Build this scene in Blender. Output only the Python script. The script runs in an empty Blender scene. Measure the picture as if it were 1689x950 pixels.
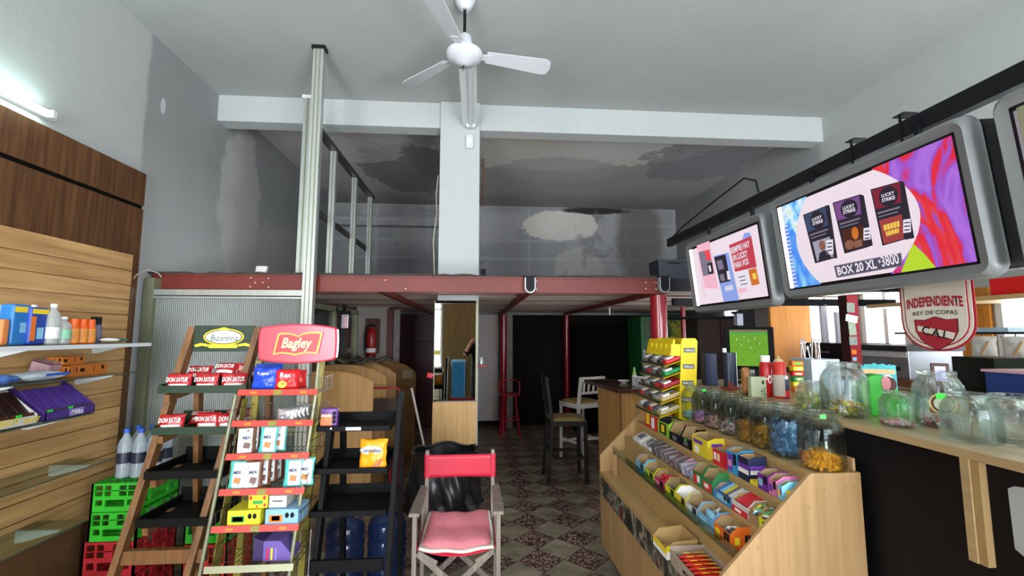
import bpy, bmesh, math, random
from mathutils import Vector, Matrix, Quaternion
SC = bpy.context.scene
COL = SC.collection
PI = math.pi
rnd = random.Random(7)

# ---------------------------------------------------------------- camera
FPX = 741.0
CAM = Vector((0, 0, 1.65)); YAW = math.radians(4.26); PIT = math.radians(5.83)
FW = Vector((math.sin(YAW)*math.cos(PIT), math.cos(YAW)*math.cos(PIT), math.sin(PIT)))
RT = Vector((math.cos(YAW), -math.sin(YAW), 0)); UP = RT.cross(FW)
cd = bpy.data.cameras.new('camera'); cam = bpy.data.objects.new('camera', cd); COL.objects.link(cam)
cd.sensor_width = 36.0; cd.lens = 36.0*FPX/1689.0; cd.clip_start = .02; cd.clip_end = 100
cam.matrix_world = Matrix(((RT.x, UP.x, -FW.x, CAM.x), (RT.y, UP.y, -FW.y, CAM.y), (RT.z, UP.z, -FW.z, CAM.z), (0, 0, 0, 1)))
SC.camera = cam

# ---------------------------------------------------------------- world, lights, exposure
w = bpy.data.worlds.new('world'); SC.world = w; w.use_nodes = True
w.node_tree.nodes['Background'].inputs[0].default_value = (.97, 1.0, 1.0, 1)
w.node_tree.nodes['Background'].inputs[1].default_value = 3.0
SC.view_settings.view_transform = 'Standard'; SC.view_settings.look = 'None'
SC.view_settings.gamma = 1; SC.view_settings.use_curve_mapping = False
SC.view_settings.exposure = 0.02
def area(name, loc, rot, sx, sy, power, color):
    l = bpy.data.lights.new(name, 'AREA'); l.shape = 'RECTANGLE'; l.size = sx; l.size_y = sy; l.energy = power; l.color = color
    o = bpy.data.objects.new(name, l); COL.objects.link(o); o.location = loc; o.rotation_euler = rot; return o
# daylight through the shop front behind the camera; then two added fills for the deck underside
area('shopfront_daylight_left', (-1.65, -1.95, 1.95), (math.radians(95), 0, 0), 1.6, 2.1, 215, (1.0, .995, .95))
area('shopfront_daylight_right', (2.2, -1.95, 1.95), (math.radians(95), 0, 0), 2.8, 2.1, 290, (1.0, .99, .95))
area('side_soffit_fill', (6.6, 4.6, .6), (0, math.radians(106), 0), 2.2, 6.5, 1500, (1.0, .98, .95))  # added fill, aimed up through the side windows to brighten the soffit
area('sunlit_pavement_bounce', (.5, -2.55, .12), (math.radians(128), 0, 0), 5.5, 1.2, 900, (1.0, .95, .86))  # added low fill outside the shop front, tilted up to lift the soffit

# ---------------------------------------------------------------- projection helpers (real distance X, Y or Z is always given)
def at(px, py, **k):
    d = FW + RT*((px-844.5)/FPX) - UP*((py-475)/FPX)
    (a, v), = k.items(); i = 'XYZ'.index(a); return CAM + d*((v-CAM[i])/d[i])
def yat(px, X, Z):
    # Y of the point on the line (X, ., Z) seen at column px
    q = (px-844.5)/FPX
    a = X*RT.x + 0; b = RT.y; c = X*FW.x + (Z-CAM.z)*FW.z; d = FW.y
    return (q*c - a)/(b - q*d)

# ---------------------------------------------------------------- materials
MC = {}
def lin(h):
    h = h.lstrip('#'); v = [int(h[i:i+2], 16)/255 for i in (0, 2, 4)]
    return tuple([(x/12.92 if x <= .04045 else ((x+.055)/1.055)**2.4) for x in v] + [1])
def M(name, hexc, rough=.6, metal=0, var=.12, scale=8, bump=0, stretch=None, emit=0, trans=0, coat=0):
    if name in MC: return MC[name]
    m = bpy.data.materials.new(name); m.use_nodes = True; nt = m.node_tree; b = nt.nodes['Principled BSDF']
    c = lin(hexc); b.inputs['Roughness'].default_value = rough; b.inputs['Metallic'].default_value = metal
    b.inputs['Base Color'].default_value = c
    if max(c[:3]) < .02 and not metal: b.inputs['Specular IOR Level'].default_value = .15
    if coat: b.inputs['Coat Weight'].default_value = coat; b.inputs['Coat Roughness'].default_value = .15
    if var or bump:
        tc = nt.nodes.new('ShaderNodeTexCoord'); mp = nt.nodes.new('ShaderNodeMapping'); n = nt.nodes.new('ShaderNodeTexNoise')
        nt.links.new(tc.outputs['Object'], mp.inputs[0]); nt.links.new(mp.outputs[0], n.inputs['Vector'])
        if stretch: mp.inputs['Scale'].default_value = stretch
        n.inputs['Scale'].default_value = scale; n.inputs['Detail'].default_value = 5
        if var:
            r = nt.nodes.new('ShaderNodeMapRange'); r.inputs[3].default_value = 1-var*2; r.inputs[4].default_value = 1+var*2
            nt.links.new(n.outputs[0], r.inputs[0])
            mx = nt.nodes.new('ShaderNodeVectorMath'); mx.operation = 'MULTIPLY'; mx.inputs[0].default_value = c[:3]
            nt.links.new(r.outputs[0], mx.inputs[1]); nt.links.new(mx.outputs[0], b.inputs['Base Color'])
        if bump:
            bp = nt.nodes.new('ShaderNodeBump'); bp.inputs['Strength'].default_value = bump; bp.inputs['Distance'].default_value = .01
            nt.links.new(n.outputs[0], bp.inputs['Height']); nt.links.new(bp.outputs[0], b.inputs['Normal'])
    if emit:
        b.inputs['Emission Color'].default_value = c; b.inputs['Emission Strength'].default_value = emit
        b.inputs['Base Color'].default_value = (0, 0, 0, 1)
        for l in list(b.inputs['Base Color'].links): nt.links.remove(l)
    if trans: b.inputs['Alpha'].default_value = trans
    MC[name] = m; return m
def emis(name, hexc, s=1.0):
    if name in MC: return MC[name]
    m = bpy.data.materials.new(name); m.use_nodes = True; nt = m.node_tree; nt.nodes.clear()
    o = nt.nodes.new('ShaderNodeOutputMaterial'); e = nt.nodes.new('ShaderNodeEmission'); e.inputs[0].default_value = lin(hexc); e.inputs[1].default_value = s
    nt.links.new(e.outputs[0], o.inputs[0]); MC[name] = m; return m
def glassm(name, hexc='ffffff', tr=.93, rough=.03, refl=1.45, bump=0, bscale=30, stretch=None):
    # thin-walled glass: transparent with fresnel reflection
    if name in MC: return MC[name]
    m = bpy.data.materials.new(name); m.use_nodes = True; nt = m.node_tree; nt.nodes.clear(); N = nt.nodes.new; L = nt.links.new
    o = N('ShaderNodeOutputMaterial'); t = N('ShaderNodeBsdfTransparent'); g = N('ShaderNodeBsdfGlossy'); mx = N('ShaderNodeMixShader'); f = N('ShaderNodeFresnel')
    c = lin(hexc); t.inputs[0].default_value = (c[0]*tr, c[1]*tr, c[2]*tr, 1); g.inputs['Roughness'].default_value = rough
    ge = N('ShaderNodeNewGeometry'); mr = N('ShaderNodeMapRange'); mr.inputs[3].default_value = refl; mr.inputs[4].default_value = 1/refl
    L(ge.outputs['Backfacing'], mr.inputs[0]); L(mr.outputs[0], f.inputs[0]); L(f.outputs[0], mx.inputs[0]); L(t.outputs[0], mx.inputs[1]); L(g.outputs[0], mx.inputs[2]); L(mx.outputs[0], o.inputs[0])
    if bump:
        tc = N('ShaderNodeTexCoord'); mp = N('ShaderNodeMapping'); n = N('ShaderNodeTexNoise'); bp = N('ShaderNodeBump')
        if stretch: mp.inputs['Scale'].default_value = stretch
        n.inputs['Scale'].default_value = bscale; L(tc.outputs['Object'], mp.inputs[0]); L(mp.outputs[0], n.inputs['Vector']); L(n.outputs[0], bp.inputs['Height'])
        bp.inputs['Strength'].default_value = bump; L(bp.outputs[0], g.inputs['Normal']); L(bp.outputs[0], f.inputs['Normal'])
    MC[name] = m; return m
def woodm(name, h1, h2, axis='Z', rough=.5, scale=1.0, coat=0):
    if name in MC: return MC[name]
    m = bpy.data.materials.new(name); m.use_nodes = True; nt = m.node_tree; N = nt.nodes.new; L = nt.links.new; b = nt.nodes['Principled BSDF']
    tc = N('ShaderNodeTexCoord'); mp = N('ShaderNodeMapping'); n = N('ShaderNodeTexNoise'); r = N('ShaderNodeValToRGB')
    s = {'X': (1.2, 22, 22), 'Y': (22, 1.2, 22), 'Z': (22, 22, 1.2)}[axis]; mp.inputs['Scale'].default_value = [q*scale for q in s]
    n.inputs['Scale'].default_value = 1.6; n.inputs['Detail'].default_value = 6; n.inputs['Roughness'].default_value = .6
    r.color_ramp.elements[0].position = .32; r.color_ramp.elements[1].position = .7
    r.color_ramp.elements[0].color = lin(h1); r.color_ramp.elements[1].color = lin(h2)
    L(tc.outputs['Object'], mp.inputs[0]); L(mp.outputs[0], n.inputs['Vector']); L(n.outputs[0], r.inputs[0]); L(r.outputs[0], b.inputs['Base Color'])
    b.inputs['Roughness'].default_value = rough
    if coat: b.inputs['Coat Weight'].default_value = coat
    MC[name] = m; return m

# ---------------------------------------------------------------- mesh builder
V = Vector
def R3(rx=0, ry=0, rz=0):
    return (Matrix.Rotation(rz, 3, 'Z') @ Matrix.Rotation(ry, 3, 'Y') @ Matrix.Rotation(rx, 3, 'X'))
class MB:
    def __init__(s, off=(0, 0, 0)):
        s.v = []; s.f = []; s.m = []; s.mi = 0; s.o = V(off)
    def add(s, vs, fs):
        n = len(s.v); s.v += [V(v)-s.o for v in vs]; s.f += [tuple(i+n for i in f) for f in fs]; s.m += [s.mi]*len(fs); return s
    def box(s, c, d, rot=None, mi=None):
        if mi is not None: s.mi = mi
        c = V(c); h = V(d)*.5; P = []
        for x in (-1, 1):
            for y in (-1, 1):
                for z in (-1, 1):
                    p = V((x*h.x, y*h.y, z*h.z)); P.append(c + (rot @ p if rot else p))
        return s.add(P, [(0, 1, 3, 2), (4, 6, 7, 5), (0, 4, 5, 1), (2, 3, 7, 6), (0, 2, 6, 4), (1, 5, 7, 3)])
    def bb(s, a, b, mi=None):
        a = V(a); b = V(b); return s.box((a+b)/2, [abs(q) for q in (b-a)], None, mi)
    def bar(s, a, b, w, h, up=(0, 0, 1), mi=None):
        # rectangular bar from a to b, width w sideways, h along 'up'
        if mi is not None: s.mi = mi
        a = V(a); b = V(b); z = (b-a).normalized(); x = z.cross(V(up))
        if x.length < 1e-5: x = z.cross(V((0, 1, 0)))
        x.normalize(); y = x.cross(z); P = []
        for p in (a, b):
            for i, j in ((-1, -1), (1, -1), (1, 1), (-1, 1)): P.append(p + x*(i*w/2) + y*(j*h/2))
        return s.add(P, [(0, 3, 2, 1), (4, 5, 6, 7), (0, 1, 5, 4), (1, 2, 6, 5), (2, 3, 7, 6), (3, 0, 4, 7)])
    def cyl(s, a, b, r, n=16, r2=None, cap=True, mi=None):
        if mi is not None: s.mi = mi
        a = V(a); b = V(b); r2 = r if r2 is None else r2; z = (b-a).normalized(); x = z.orthogonal().normalized(); y = z.cross(x); P = []
        for p, q in ((a, r), (b, r2)):
            for i in range(n): t = 2*PI*i/n; P.append(p + x*(q*math.cos(t)) + y*(q*math.sin(t)))
        F = [(i, (i+1) % n, n+(i+1) % n, n+i) for i in range(n)]
        if cap: F += [tuple(range(n-1, -1, -1)), tuple(range(n, 2*n))]
        return s.add(P, F)
    def tube(s, pts, r, n=8, closed=False, mi=None):
        if mi is not None: s.mi = mi
        pts = [V(p) for p in pts]; P = []; m = len(pts); prev = None
        for i, p in enumerate(pts):
            if closed: t = (pts[(i+1) % m]-pts[i-1])
            else: t = pts[min(i+1, m-1)]-pts[max(i-1, 0)]
            t.normalize()
            x = t.orthogonal().normalized() if prev is None else (prev - t*prev.dot(t)).normalized()
            prev = x; y = t.cross(x); rr = r[i] if isinstance(r, (list, tuple)) else r
            for k in range(n): a = 2*PI*k/n; P.append(p + x*(rr*math.cos(a)) + y*(rr*math.sin(a)))
        F = []
        for i in range(m if closed else m-1):
            j = (i+1) % m
            for k in range(n): F.append((i*n+k, i*n+(k+1) % n, j*n+(k+1) % n, j*n+k))
        if not closed: F += [tuple(range(n-1, -1, -1)), tuple(range((m-1)*n, m*n))]
        return s.add(P, F)
    def lathe(s, prof, c=(0, 0, 0), n=24, mi=None, sq=0, rot=None):
        # prof: (r, z); sq rounds the circle towards a square
        if mi is not None: s.mi = mi
        c = V(c); P = []
        for r, z in prof:
            for i in range(n):
                t = 2*PI*i/n; k = 1.0
                if sq:
                    e = 2/(1-sq*.8+1e-6); k = (abs(math.cos(t))**e + abs(math.sin(t))**e)**(-1/e)
                p = V((r*k*math.cos(t), r*k*math.sin(t), z)); P.append(c + (rot @ p if rot else p))
        F = []
        for j in range(len(prof)-1):
            for i in range(n): F.append((j*n+i, j*n+(i+1) % n, (j+1)*n+(i+1) % n, (j+1)*n+i))
        if prof[0][0] > 1e-4: F.append(tuple(range(n-1, -1, -1)))
        m = len(prof)-1
        if prof[-1][0] > 1e-4: F.append(tuple(range(m*n, m*n+n)))
        return s.add(P, F)
    def shell(s, prof, c=(0, 0, 0), n=24, mi=None, sq=0):
        # open lathe without caps
        a = len(s.f); s.lathe(prof, c, n, mi, sq)
        del_n = (1 if prof[0][0] > 1e-4 else 0) + (1 if prof[-1][0] > 1e-4 else 0)
        if del_n: s.f = s.f[:-del_n]; s.m = s.m[:-del_n]
        return s
    def prism(s, pts, vec, mi=None):
        if mi is not None: s.mi = mi
        pts = [V(p) for p in pts]; vec = V(vec); n = len(pts); P = pts + [p+vec for p in pts]
        F = [tuple(range(n-1, -1, -1)), tuple(range(n, 2*n))] + [(i, (i+1) % n, n+(i+1) % n, n+i) for i in range(n)]
        return s.add(P, F)
    def quad(s, a, b, c, d, mi=None):
        if mi is not None: s.mi = mi
        return s.add([a, b, c, d], [(0, 1, 2, 3)])
    def grid(s, fn, nu, nv, mi=None, wrap=False):
        if mi is not None: s.mi = mi
        P = [fn(i/nu, j/nv) for j in range(nv+1) for i in range(nu+1)]
        F = [(j*(nu+1)+i, j*(nu+1)+i+1, (j+1)*(nu+1)+i+1, (j+1)*(nu+1)+i) for j in range(nv) for i in range(nu)]
        return s.add(P, F)
    def ell(s, c, r, n=10, rot=None, mi=None):
        if mi is not None: s.mi = mi
        c = V(c); P = []; m = max(4, n//2)
        for j in range(m+1):
            a = PI*j/m
            for i in range(n):
                t = 2*PI*i/n; p = V((r[0]*math.sin(a)*math.cos(t), r[1]*math.sin(a)*math.sin(t), r[2]*math.cos(a))); P.append(c + (rot @ p if rot else p))
        F = [(j*n+i, (j+1)*n+i, (j+1)*n+(i+1) % n, j*n+(i+1) % n) for j in range(m) for i in range(n)]
        return s.add(P, F)
    def build(s, name, mats, parent=None, smooth=False, bevel=0, seg=2, loc=None, solid=0, sub=0):
        me = bpy.data.meshes.new(name); me.from_pydata([tuple(v) for v in s.v], [], s.f)
        if not isinstance(mats, (list, tuple)): mats = [mats]
        for m in mats: me.materials.append(m)
        for p, i in zip(me.polygons, s.m): p.material_index = i
        bm = bmesh.new(); bm.from_mesh(me); bmesh.ops.remove_doubles(bm, verts=bm.verts, dist=1e-5)
        bmesh.ops.recalc_face_normals(bm, faces=bm.faces); bm.to_mesh(me); bm.free()
        if smooth:
            for p in me.polygons: p.use_smooth = True
            try: me.set_sharp_from_angle(angle=math.radians(40 if smooth is True else smooth))
            except Exception: pass
        o = bpy.data.objects.new(name, me); COL.objects.link(o)
        if parent: o.parent = parent
        if loc is not None: o.location = loc
        elif s.o.length and not parent: o.location = s.o
        if solid: md = o.modifiers.new('solid', 'SOLIDIFY'); md.thickness = solid; md.offset = 0
        if bevel: md = o.modifiers.new('bevel', 'BEVEL'); md.width = bevel; md.segments = seg; md.limit_method = 'ANGLE'; md.angle_limit = math.radians(40); md.harden_normals = False
        if sub: md = o.modifiers.new('sub', 'SUBSURF'); md.levels = sub; md.render_levels = sub
        return o
def tag(o, label=None, cat=None, group=None, kind=None):
    if label: o['label'] = label
    if cat: o['category'] = cat
    if group: o['group'] = group
    if kind: o['kind'] = kind
    return o
def thing(name, label, cat, loc=(0, 0, 0), rz=0, group=None, rx=0, ry=0):
    o = bpy.data.objects.new(name, None); COL.objects.link(o); o.location = loc; o.rotation_euler = (rx, ry, rz); o.empty_display_size = .05
    return tag(o, label, cat, group)
def struct(o, label=None, cat=None):
    o['kind'] = 'structure'
    if label: o['label'] = label
    o['category'] = cat or o.name.split('_')[0].split('.')[0]
    return o
def dup(root, loc, rz=None, label=None, group=None):
    def cp(o, par):
        c = o.copy(); COL.objects.link(c)
        if par: c.parent = par
        for ch in list(o.children): cp(ch, c)
        return c
    r = cp(root, None); r.location = loc
    if rz is not None: r.rotation_euler[2] = rz
    if label: r['label'] = label
    if group: r['group'] = group
    return r
def txt(s, parent, org, xd, yd, mat, width=None, height=None, name='lettering', shear=0, bold=0, depth=.001, center=True, wmax=None, arc=0, label=None):
    # lettering as mesh, laid out in the plane spanned by xd and yd around org (local to parent)
    c = bpy.data.curves.new('t', 'FONT'); c.body = s; c.size = 1; c.shear = shear; c.offset = bold; c.extrude = 0; c.resolution_u = 2
    c.align_x = 'CENTER' if center else 'LEFT'
    o = bpy.data.objects.new('t', c); COL.objects.link(o)
    dg = bpy.context.evaluated_depsgraph_get(); me = bpy.data.meshes.new_from_object(o.evaluated_get(dg))
    bpy.data.objects.remove(o); bpy.data.curves.remove(c)
    vs = [v.co.copy() for v in me.vertices]
    if not vs: return None
    x0, x1 = min(v.x for v in vs), max(v.x for v in vs); y0, y1 = min(v.y for v in vs), max(v.y for v in vs)
    sx = (width/(x1-x0)) if width else (height/(y1-y0)); sy = (height/(y1-y0)) if height else sx
    if width and not height and wmax and (y1-y0)*sy > wmax: sy = wmax/(y1-y0)
    xd = V(xd).normalized(); yd = V(yd).normalized(); n = xd.cross(yd); org = V(org); cx = (x0+x1)/2 if center else x0; cy = (y0+y1)/2
    for v in me.vertices:
        u = (v.co.x-cx)*sx; t = (v.co.y-cy)*sy
        if arc: t += arc*(1-(2*u/((x1-x0)*sx))**2)
        v.co = org + xd*u + yd*t + n*depth
    me.materials.append(mat); ob = bpy.data.objects.new(name, me); COL.objects.link(ob)
    if parent: ob.parent = parent
    if label: ob['label'] = label
    return ob
# ================================================================ the room
XL, XR, ZC, YB, YB2, ZB, YK, YF = -2.65, 3.83, 4.07, 4.56, 4.74, 3.797, 8.35, -1.7
MY = 3.78; MZ0, MZ1 = 1.996, 2.13      # mezzanine beam
def plaster(name, base, patches, scale=1.0, rough=.85, coord='Object'):
    # base colour plus (mask kind, params, colour) patches layered on top
    m = bpy.data.materials.new(name); m.use_nodes = True; nt = m.node_tree; N = nt.nodes.new; L = nt.links.new; b = nt.nodes['Principled BSDF']
    b.inputs['Roughness'].default_value = rough
    tc = N('ShaderNodeTexCoord'); sep = N('ShaderNodeSeparateXYZ'); L(tc.outputs[coord], sep.inputs[0])
    def noise(sc, det=6, rg=.6, seed=0, dist=0):
        mp = N('ShaderNodeMapping'); mp.inputs['Location'].default_value = (seed, seed*1.7, seed*.6); n = N('ShaderNodeTexNoise')
        n.inputs['Scale'].default_value = sc*scale; n.inputs['Detail'].default_value = det; n.inputs['Roughness'].default_value = rg; n.inputs['Distortion'].default_value = dist
        L(tc.outputs[coord], mp.inputs[0]); L(mp.outputs[0], n.inputs['Vector']); return n.outputs[0]
    def math_(op, a, c=None):
        q = N('ShaderNodeMath'); q.operation = op; q.use_clamp = False
        for i, v in enumerate((a, c)):
            if v is None: continue
            if isinstance(v, (int, float)): q.inputs[i].default_value = v
            else: L(v, q.inputs[i])
        return q.outputs[0]
    def step(v, lo, hi):
        r = N('ShaderNodeMapRange'); r.inputs[1].default_value = lo; r.inputs[2].default_value = hi; L(v, r.inputs[0]); return r.outputs[0]
    cur = None
    fine = noise(9, 6, .65, 3); big = noise(1.1, 5, .6, 9)
    mixv = math_('ADD', math_('MULTIPLY', fine, .10), math_('MULTIPLY', big, .16)); mixv = math_('ADD', mixv, .87)
    c0 = N('ShaderNodeVectorMath'); c0.operation = 'SCALE'; c0.inputs[0].default_value = lin(base)[:3]; L(mixv, c0.inputs['Scale']); cur = c0.outputs[0]
    for p in patches:
        kind = p[0]; col = p[-1]
        if kind == 'noise':      # ('noise', scale, threshold, soft, seed, strength, col)
            msk = step(noise(p[1], 7, .6, p[4], .6), p[2], p[2]+p[3]); msk = math_('MULTIPLY', msk, p[5])
        elif kind == 'half':     # ('half', axis 'XYZ', value, soft, sign, wobble, strength, col)
            a = sep.outputs['XYZ'.index(p[1])]; wv = math_('MULTIPLY', math_('SUBTRACT', noise(2.5, 5, .6, 5), .5), p[5]); a2 = math_('ADD', a, wv)
            msk = step(a2, p[2]-p[3]*p[4], p[2]+p[3]*p[4]) if p[4] > 0 else step(a2, p[2]+p[3], p[2]-p[3]); msk = math_('MULTIPLY', msk, p[6])
        elif kind == 'blob':     # ('blob', centre, radii, wobble, soft, strength, col)
            d = None
            for i in range(3):
                if p[2][i] <= 0: continue
                t = math_('DIVIDE', math_('SUBTRACT', sep.outputs[i], p[1][i]), p[2][i]); t = math_('MULTIPLY', t, t); d = t if d is None else math_('ADD', d, t)
            d = math_('ADD', d, math_('MULTIPLY', math_('SUBTRACT', noise(3.2, 7, .7, p[1][0]*3+p[1][1]), .5), p[3]))
            msk = math_('MULTIPLY', step(d, 1+p[4], 1-p[4]), p[5])
        elif kind == 'rows':     # blockwork: ('rows', axis, period, rowheight, strength, col)
            br = N('ShaderNodeTexBrick'); mp = N('ShaderNodeCombineXYZ'); L(sep.outputs['XYZ'.index(p[1])], mp.inputs[0]); L(sep.outputs[2], mp.inputs[1]); L(mp.outputs[0], br.inputs['Vector'])
            br.inputs['Scale'].default_value = 1; br.inputs['Brick Width'].default_value = p[2]; br.inputs['Row Height'].default_value = p[3]; br.inputs['Mortar Size'].default_value = .035; br.inputs['Mortar Smooth'].default_value = .6
            br.offset = 0; msk = math_('MULTIPLY', math_('SUBTRACT', 1, br.outputs['Fac']), math_('MULTIPLY', step(noise(1.3, 4, .5, 21), .42, .5), p[4]))
        x = N('ShaderNodeMix'); x.data_type = 'RGBA'; x.clamp_factor = True; L(msk, x.inputs[0]); L(cur, x.inputs[6]); x.inputs[7].default_value = lin(col); cur = x.outputs[2]
    L(cur, b.inputs['Base Color'])
    bp = N('ShaderNodeBump'); bp.inputs['Strength'].default_value = .25; bp.inputs['Distance'].default_value = .01; L(noise(14, 6, .6, 2), bp.inputs['Height']); L(bp.outputs[0], b.inputs['Normal'])
    return m
m_wl = plaster('plaster_left', 'b3b6b4', [
    ('half', 'Y', 3.62, .02, 1, .10, .85, '8b8e8e'),                       # old grey plaster beyond the fresh paint
    ('half', 'Z', 2.9, .45, -1, .3, .65, 'bdbdbf'),
    ('blob', (0, 5.1, 3.1), (0, .42, .85), 1.6, .12, .8, 'c2c1c0'),
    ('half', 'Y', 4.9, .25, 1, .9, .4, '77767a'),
    ('blob', (0, 6.3, 2.5), (0, 1.0, .6), 1.3, .2, .6, 'a29f9a'),
    ('blob', (0, 3.8, 3.55), (0, .03, .07), .3, .2, .9, 'c9cccf')])
m_wr = plaster('plaster_right', 'b0b6b2', [
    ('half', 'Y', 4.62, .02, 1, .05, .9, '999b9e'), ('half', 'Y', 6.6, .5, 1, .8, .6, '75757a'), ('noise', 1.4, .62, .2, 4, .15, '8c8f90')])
m_cf = plaster('ceiling_paint', 'a6a9a8', [('noise', 1.0, .58, .3, 13, .25, '94989b')])
m_cr = plaster('ceiling_peeling', 'a6a3a5', [
    ('blob', (.9, 5.7, 0), (1.6, .7, 0), 1.8, .05, .8, 'dcd8d4'), ('blob', (2.2, 5.3, 0), (1.0, .7, 0), 2.2, .04, .8, 'd6d4d8'),
    ('blob', (1.2, 6.4, 0), (.9, .5, 0), 1.8, .05, .7, 'b0adb4'), ('blob', (3.1, 5.9, 0), (.8, .8, 0), 2.2, .05, .7, '85858e'),
    ('blob', (-1.0, 6.6, 0), (.75, 1.0, 0), 2.2, .05, .75, '6c6967'), ('blob', (-1.7, 5.6, 0), (.8, .7, 0), 1.6, .05, .5, 'c0bdbe'),
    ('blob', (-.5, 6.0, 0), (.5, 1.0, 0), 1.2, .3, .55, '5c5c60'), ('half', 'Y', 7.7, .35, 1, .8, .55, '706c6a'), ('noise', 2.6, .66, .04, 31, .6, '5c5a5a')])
m_bk = plaster('plaster_back', '9c9c9e', [
    ('rows', 'X', .95, .34, .45, '787a7e'), ('blob', (1.55, 0, 3.72), (.75, 0, .30), 1.8, .05, .8, 'd4cfc8'), ('blob', (1.9, 0, 2.75), (.5, 0, .6), 1.8, .1, .5, 'b8b4ae'),
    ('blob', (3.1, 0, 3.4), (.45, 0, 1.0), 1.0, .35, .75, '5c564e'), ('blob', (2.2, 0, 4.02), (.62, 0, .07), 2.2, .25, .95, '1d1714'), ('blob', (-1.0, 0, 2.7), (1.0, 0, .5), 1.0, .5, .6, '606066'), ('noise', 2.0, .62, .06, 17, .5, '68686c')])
# floor tiles: diagonal checker of pale stone and dark speckled terrazzo
m_fl = bpy.data.materials.new('terrazzo_tiles'); m_fl.use_nodes = True
def floor_mat(m):
    nt = m.node_tree; N = nt.nodes.new; L = nt.links.new; b = nt.nodes['Principled BSDF']
    tc = N('ShaderNodeTexCoord'); mp = N('ShaderNodeMapping'); mp.inputs['Rotation'].default_value = (0, 0, PI/4); mp.inputs['Scale'].default_value = (1/TILE,)*3; mp.inputs['Location'].default_value = FLOFF
    ck = N('ShaderNodeTexChecker'); ck.inputs['Scale'].default_value = 1
    L(tc.outputs['Object'], mp.inputs[0]); L(mp.outputs[0], ck.inputs['Vector'])
    vo = N('ShaderNodeTexVoronoi'); vo.inputs['Scale'].default_value = 70; L(tc.outputs['Object'], vo.inputs['Vector'])
    rp = N('ShaderNodeValToRGB'); e = rp.color_ramp.elements; rp.color_ramp.interpolation = 'CONSTANT'
    e[0].position = 0; e[0].color = lin('483836'); e[1].position = .38; e[1].color = lin('a0847a')
    for ps, cc in ((.58, '84685e'), (.74, 'b09488'), (.88, '544442')): q = e.new(ps); q.color = lin(cc)
    sp = N('ShaderNodeSeparateColor'); L(vo.outputs['Color'], sp.inputs[0]); L(sp.outputs[0], rp.inputs[0])
    n2 = N('ShaderNodeTexNoise'); n2.inputs['Scale'].default_value = 6; n2.inputs['Detail'].default_value = 8; L(tc.outputs['Object'], n2.inputs['Vector'])
    r2 = N('ShaderNodeValToRGB'); r2.color_ramp.elements[0].position = .3; r2.color_ramp.elements[0].color = lin('827a69'); r2.color_ramp.elements[1].position = .7; r2.color_ramp.elements[1].color = lin('a69d89'); L(n2.outputs[0], r2.inputs[0])
    mx = N('ShaderNodeMix'); mx.data_type = 'RGBA'; L(ck.outputs['Fac'], mx.inputs[0]); L(rp.outputs[0], mx.inputs[6]); L(r2.outputs[0], mx.inputs[7])
    # grout
    br = N('ShaderNodeTexBrick'); br.offset = 0; br.inputs['Scale'].default_value = 1; br.inputs['Brick Width'].default_value = 1; br.inputs['Row Height'].default_value = 1; br.inputs['Mortar Size'].default_value = .012; br.inputs['Mortar Smooth'].default_value = .3
    L(mp.outputs[0], br.inputs['Vector'])
    m2 = N('ShaderNodeMix'); m2.data_type = 'RGBA'; L(br.outputs['Fac'], m2.inputs[0]); L(mx.outputs[2], m2.inputs[6]); m2.inputs[7].default_value = lin('4a443c')
    n3 = N('ShaderNodeTexNoise'); n3.inputs['Scale'].default_value = 1.5; n3.inputs['Detail'].default_value = 6; L(tc.outputs['Object'], n3.inputs['Vector'])
    r3 = N('ShaderNodeMapRange'); r3.inputs[1].default_value = .35; r3.inputs[2].default_value = .7; r3.inputs[3].default_value = .72; r3.inputs[4].default_value = 1.05; L(n3.outputs[0], r3.inputs[0])
    sc_ = N('ShaderNodeVectorMath'); sc_.operation = 'SCALE'; L(m2.outputs[2], sc_.inputs[0]); L(r3.outputs[0], sc_.inputs['Scale'])
    L(sc_.outputs[0], b.inputs['Base Color']); b.inputs['Roughness'].default_value = .42; b.inputs['Specular IOR Level'].default_value = .35
TILE = .245; FLOFF = (0.1, 0.2, 0)
floor_mat(m_fl)
struct(MB().bb((XL-.1, YF-.1, -.1), (XR+.1, YK+.1, 0)).build('floor', m_fl))
struct(MB().bb((XL-.1, YF-.1, ZC), (XR+.1, YB+.05, ZC+.1)).build('ceiling', m_cf))
struct(MB().bb((XL-.1, YB+.05, ZC), (XR+.1, YK+.1, ZC+.1)).build('ceiling_back', m_cr), None, 'ceiling')
struct(MB().bb((XL-.12, YF-.1, 0), (XL, YK+.1, ZC)).build('wall_left', m_wl))
struct(MB().bb((XL, YK, 2.0), (XR, YK+.12, ZC)).build('wall_back', m_bk))
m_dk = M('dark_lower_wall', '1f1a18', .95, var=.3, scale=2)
struct(MB().bb((XL, YK, 0), (XR, YK+.12, 2.0)).build('wall_back_lower', m_dk), None, 'wall')
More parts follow.
